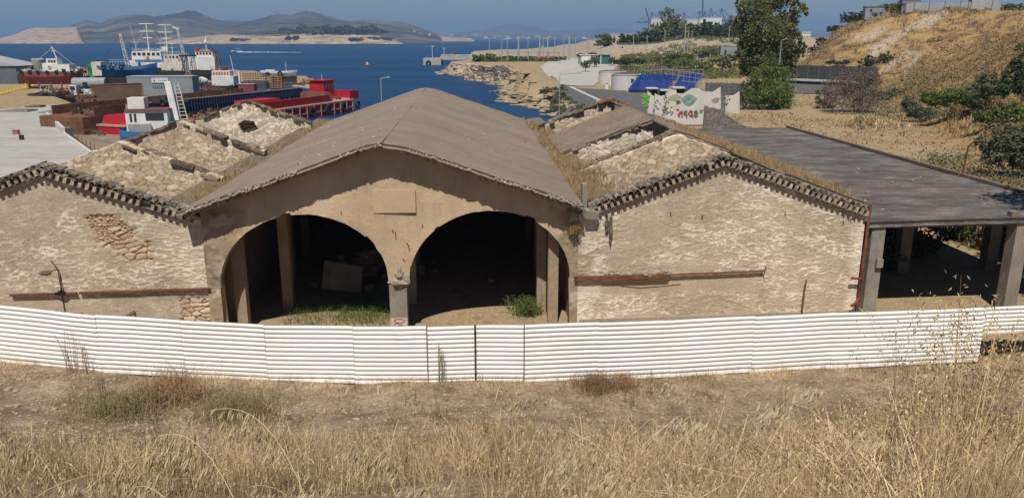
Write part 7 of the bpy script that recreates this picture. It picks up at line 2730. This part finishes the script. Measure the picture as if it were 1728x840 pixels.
# ------------------------------------------------------------------ seafront park
def shrub(name, label, px, yb, w, h, Y, mat, n=500, trunk=True, cat='tree', grp=None, seed=0, size=0.35):
    g = D(px, yb, Y)
    g.z = gz(g.x, g.y)
    k = Y / FPX
    rr = random.Random(seed)
    bl = []
    nb = max(3, int(w / h * 2.5))
    for i in range(nb):
        t = (i + 0.5) / nb - 0.5
        bl.append((t * w * k * 0.8, rr.uniform(-.2, .2) * w * k, h * k * rr.uniform(0.55, 0.72), w * k / nb * 0.9, w * k / nb * 0.9 + 0.5, h * k * rr.uniform(0.22, 0.34)))
    bl.append((0, 0, h * k * 0.72, w * k * 0.26, w * k * 0.25, h * k * 0.26))
    if not trunk:
        bl += [(b[0], b[1], b[2] * 0.4, b[3] * 1.1, b[4], b[5]) for b in bl]
    return tree(name, label, g, h * k, bl, n, size, mat, 0.12 + 0.0002 * Y, grp, seed, cat)


TR = [('round dark olive tree at the seaward end of the bluff', 1022, 74, 34, 28, lf_olive), ('low dark tree right of the round one on the bluff', 1063, 76, 40, 24, lf_dark), ('dark tree between the low one and the tall pale one', 1098, 77, 46, 36, lf_dark), ('tallest pale green tree of the bluff row', 1133, 77, 42, 56, lf_olive), ('broad olive tree right of the tallest pale one', 1112, 76, 40, 44, lf_olive), ('dense dark tree in the middle of the bluff row', 1163, 76, 46, 34, lf_dark), ('dark tree in front of the blue cranes', 1194, 74, 48, 36, lf_dark), ('dark tree left of the port sheds', 1224, 72, 40, 32, lf_dark), ('darkest tree touching the tallest near tree', 1246, 72, 40, 40, lf_dark), ('small sunlit tree at the foot of the bluff row', 1180, 82, 40, 20, lf_olive), ('low wide shrub mass right on the bluff edge', 1215, 84, 50, 20, lf_dark)]
for i, (lb, px, yb, w, h, mt_) in enumerate(TR):
    h *= 1.0 if px == 1133 else 0.74
    shrub('bluff_tree', lb, px, yb, w, h, 450 + 6 * (i % 3), mt_, 3200, False, seed=60 + i, size=0.6)
SH = [(1110, 92, 30, 12), (1135, 90, 34, 12), (1160, 86, 30, 10), (1186, 83, 34, 11), (1205, 88, 26, 14), (1080, 98, 24, 10), (1060, 101, 22, 10), (1042, 102, 20, 9), (1120, 96, 22, 8), (1000, 83, 16, 6), (980, 84, 14, 5)]
for i, (px, yb, w, h) in enumerate(SH):
    shrub('hedge_shrub', ['dark shrub under the leftmost big dark tree of the bluff', 'dark shrub left of centre in the diagonal hedge', 'dark shrub in the middle of the diagonal hedge', 'dark shrub near the top of the diagonal hedge', 'green shrub beside the grey container', 'olive shrub at the lower left of the diagonal hedge', 'olive shrub left of the diagonal hedge', 'small olive shrub next to the green glazed kiosk', 'shrub in front of the purple fence', 'tiny shrub above the kiosk roof', 'tiny shrub above the white box kiosk'][i], px, yb, w, h, 300 if i not in (9, 10) else 400, lf_dark if i % 2 else lf_olive, 900, False, 'shrub', 'shrubs along the bluff path', 90 + i, 0.4)
ST = [(1056, 117, 30, 20, lf_dark, 'small dark standard tree above the round tanks'), (1127, 122, 32, 22, lf_green, 'leftmost small green tree on the sandy bank'), (1155, 122, 40, 24, lf_green, 'middle small green tree on the sandy bank'), (1182, 126, 30, 24, lf_green, 'small green tree leaning on the sandy bank, third from the left'), (1218, 122, 40, 22, lf_dark, 'dark low tree on the shaded part of the sandy bank'), (1240, 114, 36, 24, lf_dark, 'dark low tree nearest the tallest tree on the sandy bank'), (988, 122, 15, 20, lf_grey, 'feathery grey-green sapling on the pale plaza'), (1003, 114, 17, 17, lf_grey, 'second grey-green sapling behind the first on the plaza'), (1032, 112, 9, 15, lf_grey, 'thin sapling right of the kiosks')]
for i, (px, yb, w, h, mt_, lb) in enumerate(ST):
    g = R(px, yb)
    shrub('small_tree', lb, px, yb, w, h, g.y, mt_, 1500, True, 'tree', None, 120 + i, 0.24)
# park hedges and stalls
for i, (px, yb, w, h, mt_, lb) in enumerate([(806, 108, 22, 12, lf_green, 'bright green bush on the old sea wall, left of two'), (828, 108, 24, 13, lf_green, 'bright green bush on the old sea wall, right of two'), (860, 99, 50, 7, lf_dark, 'low dark hedge left in the seafront park'), (905, 100, 44, 6, lf_dark, 'low dark hedge in the middle of the seafront park'), (930, 93, 60, 6, lf_dark, 'long low green hedge before the breakwater'), (870, 94, 44, 6, lf_green, 'long green hedge along the water in the park'), (850, 106, 40, 5, lf_dark, 'clipped hedge line on the old sea wall'), (895, 109, 40, 6, lf_olive, 'olive hedge at the plaza edge')]):
    shrub('park_hedge', lb, px, yb, w, h, 335 if i > 1 else 318, mt_, 1400, False, 'hedge', None, 150 + i, 0.35)
for nm, lb, cat, px, yb, w, h, mt_ in (('red_stall', 'row of red-roofed market stalls in the seafront park', 'stalls', 918, 101, 34, 6, paint('stall_red', (0.36, 0.05, 0.07))), ('purple_stall', 'low purple-grey stalls left of the red ones', 'stalls', 890, 103, 26, 5, paint('stall_purple', (0.16, 0.11, 0.20)))):
    g = D(px, yb, 328)
    g.z = gz(g.x, g.y)
    k = 328 / FPX
    t = thing(nm, lb, cat, g)
    for i in range(5):
        x = (i - 2) * w * k / 5
        m = MB()
        m.add([(x - w * k / 11, -1.5, h * k * 0.7), (x + w * k / 11, -1.5, h * k * 0.7), (x + w * k / 11, 1.5, h * k * 0.7), (x - w * k / 11, 1.5, h * k * 0.7), (x, 0, h * k * 1.15)], [(0, 1, 4), (1, 2, 4), (2, 3, 4), (3, 0, 4), (3, 2, 1, 0)])
        m.build('awning', mt_, t)
        pb(t, 'counter', mt_, x, 0, h * k * 0.3, w * k / 7, 1.6, h * k * 0.6)
kz = thing('white_kiosk', 'white box kiosk on the seafront esplanade', 'kiosk', D(990, 100, 300) * 1.0, 0.05)
kz.location.z = gz(kz.location.x, kz.location.y)
pb(kz, 'body', p_white, -0.4, 0, 1.7, 3.6, 3, 3.4)
pb(kz, 'side_unit', p_white2, 2.6, 0.6, 1.6, 1.6, 2.4, 3.2)
pb(kz, 'roof', p_white, 0.6, 0, 3.55, 7.0, 3.6, 0.2)
pb(kz, 'door', p_grey, -2.5, 0.2, 1.4, 0.8, 2.8, 2.8)
kg = thing('green_kiosk', 'green glazed pavilion with white posts right of the white kiosk', 'kiosk', D(1014, 100, 302), 0.05)
kg.location.z = gz(kg.location.x, kg.location.y)
pb(kg, 'glazing', paint('green_glass', (0.03, 0.17, 0.13)), 0, 0, 1.7, 6.4, 3, 3.4)
pb(kg, 'roof', p_grey, 0, 0, 3.5, 8.0, 3.8, 0.22)
for x in (-2.9, -1.6, -0.3):
    pb(kg, 'post', p_white, x, -1.65, 1.7, 0.25, 0.15, 3.4)
# canopy frame in the park
pg = thing('pergola', 'thin grey flat-roofed pergola frame across the seafront park', 'pergola', D(900, 104, 320), 0.02)
pg.location.z = gz(pg.location.x, pg.location.y)
pb(pg, 'roof', p_grey, 0, 0, 3.5, 21.0, 3, 0.2)
for i in range(6):
    pb(pg, 'post', p_grey, -10 + i * 4, -1, 1.7, 0.2, 0.2, 3.4)
# purple fence, container, sheds
for nm, lb, cat, px, yb, Y, w, h, mt_, rz_ in [('purple_fence', 'purple and pink painted fence panel row below the bluff hedge', 'fence', 1122, 98, 262, 52, 8, M('purple_paint', (0.17, 0.12, 0.24), (0.30, 0.13, 0.22), 0.5), 0.35), ('grey_container', 'grey container cabin on the sandy rise', 'container', 1228, 84, 300, 26, 14, p_grey, 0.0), ('white_cabin', 'white cabin left of the grey container', 'cabin', 1178, 92, 262, 12, 9, p_white, 0.0), ('port_shed', 'long pale-roofed port shed left of the tallest tree', 'shed', 1222, 66, 470, 50, 7, p_white, 0.0)]:
    g = D(px, yb, Y)
    g.z = gz(g.x, g.y)
    k = Y / FPX
    t = thing(nm, lb, cat, g, rz_)
    if nm == 'purple_fence':
        for i in range(10):
            pb(t, 'panel', mt_, (i - 4.5) * w * k / 10, 0, h * k / 2, w * k / 10 - 0.05, 0.1, h * k)
    else:
        pb(t, 'wall', mt_, 0, 0, h * k / 2, w * k, 3, h * k)
        pb(t, 'roof', p_blue if nm == 'port_shed' else p_grey, 0, 0, h * k + 0.1, w * k * 1.02, 3.2, 0.2)
        pb(t, 'door', p_glass, -w * k * 0.2, -1.53, h * k * 0.35, w * k * 0.12, 0.08, h * k * 0.6)
# hill crest buildings and trees
def crest(px, Y):
    r = ray(px, 64)
    YY = np.arange(95, 260, 1.0)
    XX = r[0] / r[1] * YY
    z = land(XX, YY)
    k = int(np.argmax((z - HC) / YY))
    k = min(len(YY) - 1, k + 1)
    return Vector((XX[k], float(YY[k]), float(z[k])))


pole('double spotlight pole on the hill crest between the trees', 1480, 40, 2, 0, Y=crest(1480, 0).y, r=0.07, heads=2)
g = crest(1600, 148)
t = thing('translucent_wall', 'long pale corrugated screen wall on the hill crest', 'wall', g, -0.35)
for i in range(12):
    pb(t, 'sheet', M('pale_sheet', (0.42, 0.44, 0.47), (0.34, 0.36, 0.40), 0.6), (i - 5.5) * 1.75, 0, 0.6, 1.72, 0.08, 2.3)
for i in range(6):
    pb(t, 'post', m_post, (i - 2.5) * 3.5, -0.12, 0.8, 0.14, 0.1, 2.8)
for i, (px, Y, w, h, mt_, lb, nm) in enumerate([(1473, 176, 6, 2.6, paint('lilac_grey', (0.30, 0.30, 0.36)), 'small lilac-grey shed on the crest left of the trees', 'crest_shed'), (1502, 172, 4.5, 2.6, paint('ochre_house', (0.42, 0.28, 0.17)), 'ochre hut on the crest under the dark trees', 'crest_shed'), (1528, 168, 4.5, 3.4, paint('slate_grey', (0.22, 0.23, 0.27)), 'grey box container on the crest behind the ochre hut', 'crest_shed'), (1650, 150, 6, 3, paint('pale_sheet2', (0.42, 0.44, 0.47)), 'grey tank-like shed at the right end of the crest', 'crest_shed')]):
    t = thing(nm, lb, 'shed', crest(px, Y), -0.2)
    pb(t, 'wall', mt_, 0, 0, h / 2 - 0.4, w, 3, h + 0.8)
    pb(t, 'roof', p_grey, 0, 0, h + 0.08, w + 0.4, 3.4, 0.15)
CT = [(1388, 215, 26, 22, lf_dark), (1408, 212, 22, 20, lf_dark), (1432, 205, 34, 26, lf_dark), (1452, 198, 26, 24, lf_dark), (1478, 178, 34, 24, lf_dark), (1520, 168, 60, 34, lf_green), (1495, 172, 36, 30, lf_dark), (1560, 162, 40, 14, lf_green), (1702, 135, 34, 20, lf_green), (1375, 222, 16, 18, lf_grey)]
for i, (px, Y, w, h, mt_) in enumerate(CT):
    h *= 0.62
    g = crest(px, Y)
    Y = g.y
    k = Y / FPX
    shrub('crest_tree', ['dark tree low on the crest left of the hill', 'dark pointed tree second from the left on the crest', 'wide dark tree third from the left on the crest', 'dark tree on the crest left of the lilac-grey shed', 'umbrella-shaped dark tree by the double spotlight pole', 'large bright green tree overhanging the ochre hut', 'dark tree on the crest behind the ochre hut', 'low green bushes before the pale screen wall', 'green bush mass at the right end of the crest', 'thin grey-green treetop just right of the tallest tree'][i], px, 60, w, h, Y, mt_, 2600, False, 'tree', None, 180 + i, 0.24)

# ------------------------------------------------------------------ port cranes
p_crane = paint('crane_blue', (0.05, 0.10, 0.24))


def sts(label, px, Y, up, sc=1.0, rz=0.2):
    p = D(px, 64, Y)
    t = thing('port_crane', label, 'crane', (p.x, Y, 0), rz, 'blue quay cranes of the container port')
    r = 1.15 * sc
    m = MB()
    for x in (-13, 13):
        for y in (-9, 9):
            m.tube([(x * sc, y * sc, 0), (x * sc * 0.85, y * sc, 42 * sc)], r, 5)
    for z in (14, 42):
        m.tube([(-13 * sc, -9 * sc, z * sc), (13 * sc, -9 * sc, z * sc)], r, 5)
        m.tube([(-13 * sc, 9 * sc, z * sc), (13 * sc, 9 * sc, z * sc)], r, 5)
    m.tube([(-12 * sc, -9 * sc, 14 * sc), (11 * sc, -9 * sc, 42 * sc)], r * 0.7, 4)
    m.build('portal', p_crane, t)
    m = MB()
    m.tube([(-11 * sc, 0, 42 * sc), (-7 * sc, 0, 66 * sc)], r, 5)
    m.tube([(6 * sc, 0, 42 * sc), (-7 * sc, 0, 66 * sc), (-3 * sc, 0, 66 * sc)], r, 5)
    m.tube([(-7 * sc, 0, 66 * sc), (30 * sc, 0, 44 * sc)], r * 0.5, 4)
    m.build('apex_frame', p_crane, t)
    m = MB()
    m.box(10 * sc, 0, 43.5 * sc, 46 * sc, 3.5, 3.0)
    m.build('rear_boom', p_crane, t)
    m = MB()
    if up:
        lx = -12 - 40 * math.sin(up)
        lz = 43 + 58 * math.cos(up)
        for y in (-2.4, 2.4):
            m.tube([(-12 * sc, y, 43 * sc), (lx * sc, y, lz * sc)], r * 0.9, 5)
        for i in range(8):
            q = i / 8
            m.tube([((-12 + (lx + 12) * q) * sc, -2.4, (43 + (lz - 43) * q) * sc), ((-12 + (lx + 12) * (q + 0.12)) * sc, 2.4, (43 + (lz - 43) * (q + 0.12)) * sc)], r * 0.5, 4)
    else:
        m.box(-34 * sc, 0, 43.5 * sc, 44 * sc, 3.2, 2.6)
        m.tube([(-7 * sc, 0, 66 * sc), (-50 * sc, 0, 45 * sc)], r * 0.4, 4)
    m.build('front_boom', p_crane, t)
    m = MB()
    m.box(22 * sc, 0, 47 * sc, 9 * sc, 6, 5 * sc)
    m.build('machine_house', p_white2, t)
    t.scale = (0.75, 0.75, 1.0)
    return t


for px, Y, up, sc, lb in [(1103, 1750, 0.62, 0.80, 'blue crane with boom raised at a slant, far left of the port'), (1101, 2300, 0, 1.2, 'blue crane close behind the slanted-boom one'), (1114, 2200, 0, 1.2, 'blue crane with level boom left of the tallest bluff tree'), (1131, 2000, 0, 1.22, 'blue crane with square head behind the tallest bluff tree'), (1155, 2100, 0, 1.1, 'blue crane right of the tallest bluff tree'), (1181, 2100, 0, 1.15, 'blue crane left of the two upright booms'), (1190, 1700, 0.06, 0.95, 'blue crane with twin booms raised vertically to the top edge'), (1200, 2000, 0, 1.2, 'blue crane just right of the vertical twin booms'), (1218, 2000, 0, 1.2, 'blue crane with wide triangular stays, rightmost of the port')]:
    sts(lb, px, Y, up, sc)
for i, (px, Y, w, h, mt_, lb) in enumerate([(1050, 1300, 40, 16, paint('cream_wall', (0.55, 0.52, 0.45)), 'long low cream port building behind the round dark tree'), (1085, 900, 16, 15, p_white, 'white building end behind the dark bluff trees'), (1112, 1500, 30, 45, p_white2, 'pale silo block topped white among the cranes'), (1163, 1100, 20, 34, p_white2, 'pale conveyor building right of the tallest bluff tree'), (1198, 1500, 30, 46, p_white, 'white container block beside the upright booms'), (1182, 1500, 10, 44, p_white, 'small white block left of the upright booms'), (1238, 1200, 14, 42, M('rust_container', (0.35, 0.18, 0.12)), 'rust-pink block at the left flank of the tallest tree'), (1353, 700, 14, 15, p_white, 'white roof unit seen right of the tallest tree')]):
    p = D(px, 64, Y)
    t = thing('port_building', lb, 'building', (p.x, Y, 0))
    pb(t, 'wall', mt_, 0, 0, h / 2, w * Y / FPX, 20, h)
    pb(t, 'roof', p_white2, 0, 0, h + 0.4, w * Y / FPX * 1.03, 21, 0.8)
    for k in range(5):
        pb(t, 'window', p_glass, (k - 2) * w * Y / FPX * 0.18, -10.1, h * 0.8, w * Y / FPX * 0.06, 0.4, h * 0.1)
# breakwater in front of the bay town is part of the coast; ships and houses of the far town
rg_ = random.Random(12)
house = None
tones = [paint('far_white', (0.62, 0.60, 0.57)), paint('far_cream', (0.52, 0.47, 0.40)), paint('far_grey', (0.38, 0.37, 0.36)), paint('far_rose', (0.46, 0.36, 0.31))]
for i in range(120):
    px = rg_.uniform(735, 1012)
    Y = rg_.uniform(5650, 6900)
    p = D(px, 64, Y)
    hgt = rg_.uniform(7, 20)
    tt = (Y - 5600) / 1400
    k = i % 4
    w = rg_.uniform(10, 34)
    m = MB()
    m.box(0, 0, hgt / 2, w, 14, hgt)
    m.box(w * rg_.uniform(-.2, .2), 0, hgt + 1.2, w * 0.4, 8, 2.6)
    o = m.build('town_house', tones[k])
    o.location = (p.x, Y, SEA + 2 + tt * 30)
    tag(o, 'tiny pale building in the hazy town across the bay', 'building', 'buildings of the far town')
for i in range(46):
    px = rg_.choice([rg_.uniform(330, 470), rg_.uniform(60, 180), rg_.uniform(620, 735)])
    m = MB()
    w, hgt = rg_.uniform(6, 16), rg_.uniform(4, 8)
    m.box(0, 0, hgt / 2, w, 8, hgt)
    m.box(0, 0, hgt + 0.5, w * 0.5, 5, 1.2)
    o = m.build('hill_house', tones[rg_.choice([0, 0, 1, 3])])
    Y = rg_.uniform(2350, 2700)
    o.location = D(px, 64, Y)
    o.location.z = 4 + rg_.uniform(6, 26) * (Y - 2250) / 450
    tag(o, 'tiny pale house on the lower slopes of the island across the bay', 'house', 'houses on the island slopes')
for i, (px, Y, L_, lb) in enumerate([(790, 4700, 70, 'white ferry at the far shore left of the town'), (1000 - 12, 5200, 60, 'white ship at the far shore below the right end of the town'), (858, 5300, 80, 'long pale ship before the middle of the far town')]):
    p = D(px, 64, Y)
    t = thing('far_ferry', lb, 'ship', (p.x, Y, SEA))
    hull(t, L_, 12, 5, p_white, 0.2, 0.1, 0.2)
    pb(t, 'deckhouse', p_white, -L_ * 0.05, 0, 8, L_ * 0.6, 9, 7)
    pb(t, 'funnel', p_blue, -L_ * 0.2, 0, 13.5, 5, 4, 5)
# peninsula trees and buildings
for i, (px, Y, w, h, mt_) in enumerate([(520, 1990, 80, 10, lf_dark), (550, 2000, 70, 14, lf_dark), (585, 2000, 80, 13, lf_dark), (615, 1990, 60, 11, lf_dark), (495, 1880, 16, 9, lf_dark), (640, 1900, 30, 6, lf_dark), (600, 1850, 18, 5, lf_dark), (470, 1990, 40, 5, lf_olive), (400, 1870, 9, 4, lf_dark), (415, 1870, 10, 3, lf_dark), (565, 1960, 40, 12, lf_dark), (535, 1960, 30, 9, lf_olive)]):
    p = D(px, 64, Y)
    k = Y / FPX
    zt = {1990: 4, 2000: 6}.get(Y, 1.5)
    rr = random.Random(i)
    bl = [((j / 7 - 0.5) * w * k, rr.uniform(-20, 20), h * k * rr.uniform(0.35, 0.65), w * k / 7, 14, h * k * 0.42) for j in range(8)]
    tree('pine_grove', ['long dark pine grove at the left of the peninsula crest', 'dark pine grove on the peninsula left of its summit', 'dark pine grove on the peninsula summit', 'dark pine grove at the right of the peninsula crest', 'dark tree clump near the sandy shore of the peninsula', 'dark trees tapering to the right tip of the peninsula', 'small dark bush above the peninsula beach', 'thin olive scrub on the left of the peninsula', 'tiny dark bush on the sand, left of two', 'tiny dark bush on the sand, right of two', 'densest grove in the middle of the peninsula', 'olive grove patch below the peninsula crest'][i], (p.x, Y, (19 if Y >= 1960 else 3)), h * k, bl, 3200, 2.6, mt_, 0.4, seed=200 + i, cat='trees', limbs=False)
for i, (px, w, h, lb) in enumerate([(362, 14, 6, 'long flat pale ruin on the sandy peninsula'), (432, 7, 5, 'small pale house on the sandy peninsula right of the ruin'), (388, 8, 4, 'low pale house on the sandy peninsula'), (335, 10, 4, 'leftmost pale house on the sandy peninsula'), (572, 4, 6, 'white chapel on the peninsula summit')]):
    p = D(px, 64, 1985)
    k = 1985 / FPX
    t = thing('peninsula_house', lb, 'house', (p.x, 1985, 5 if i < 4 else 24))
    pb(t, 'wall', tones[0], 0, 0, h * k / 2, w * k, 10, h * k)
    pb(t, 'roof', tones[3], 0, 0, h * k + 0.4, w * k * 1.04, 11, 0.8)
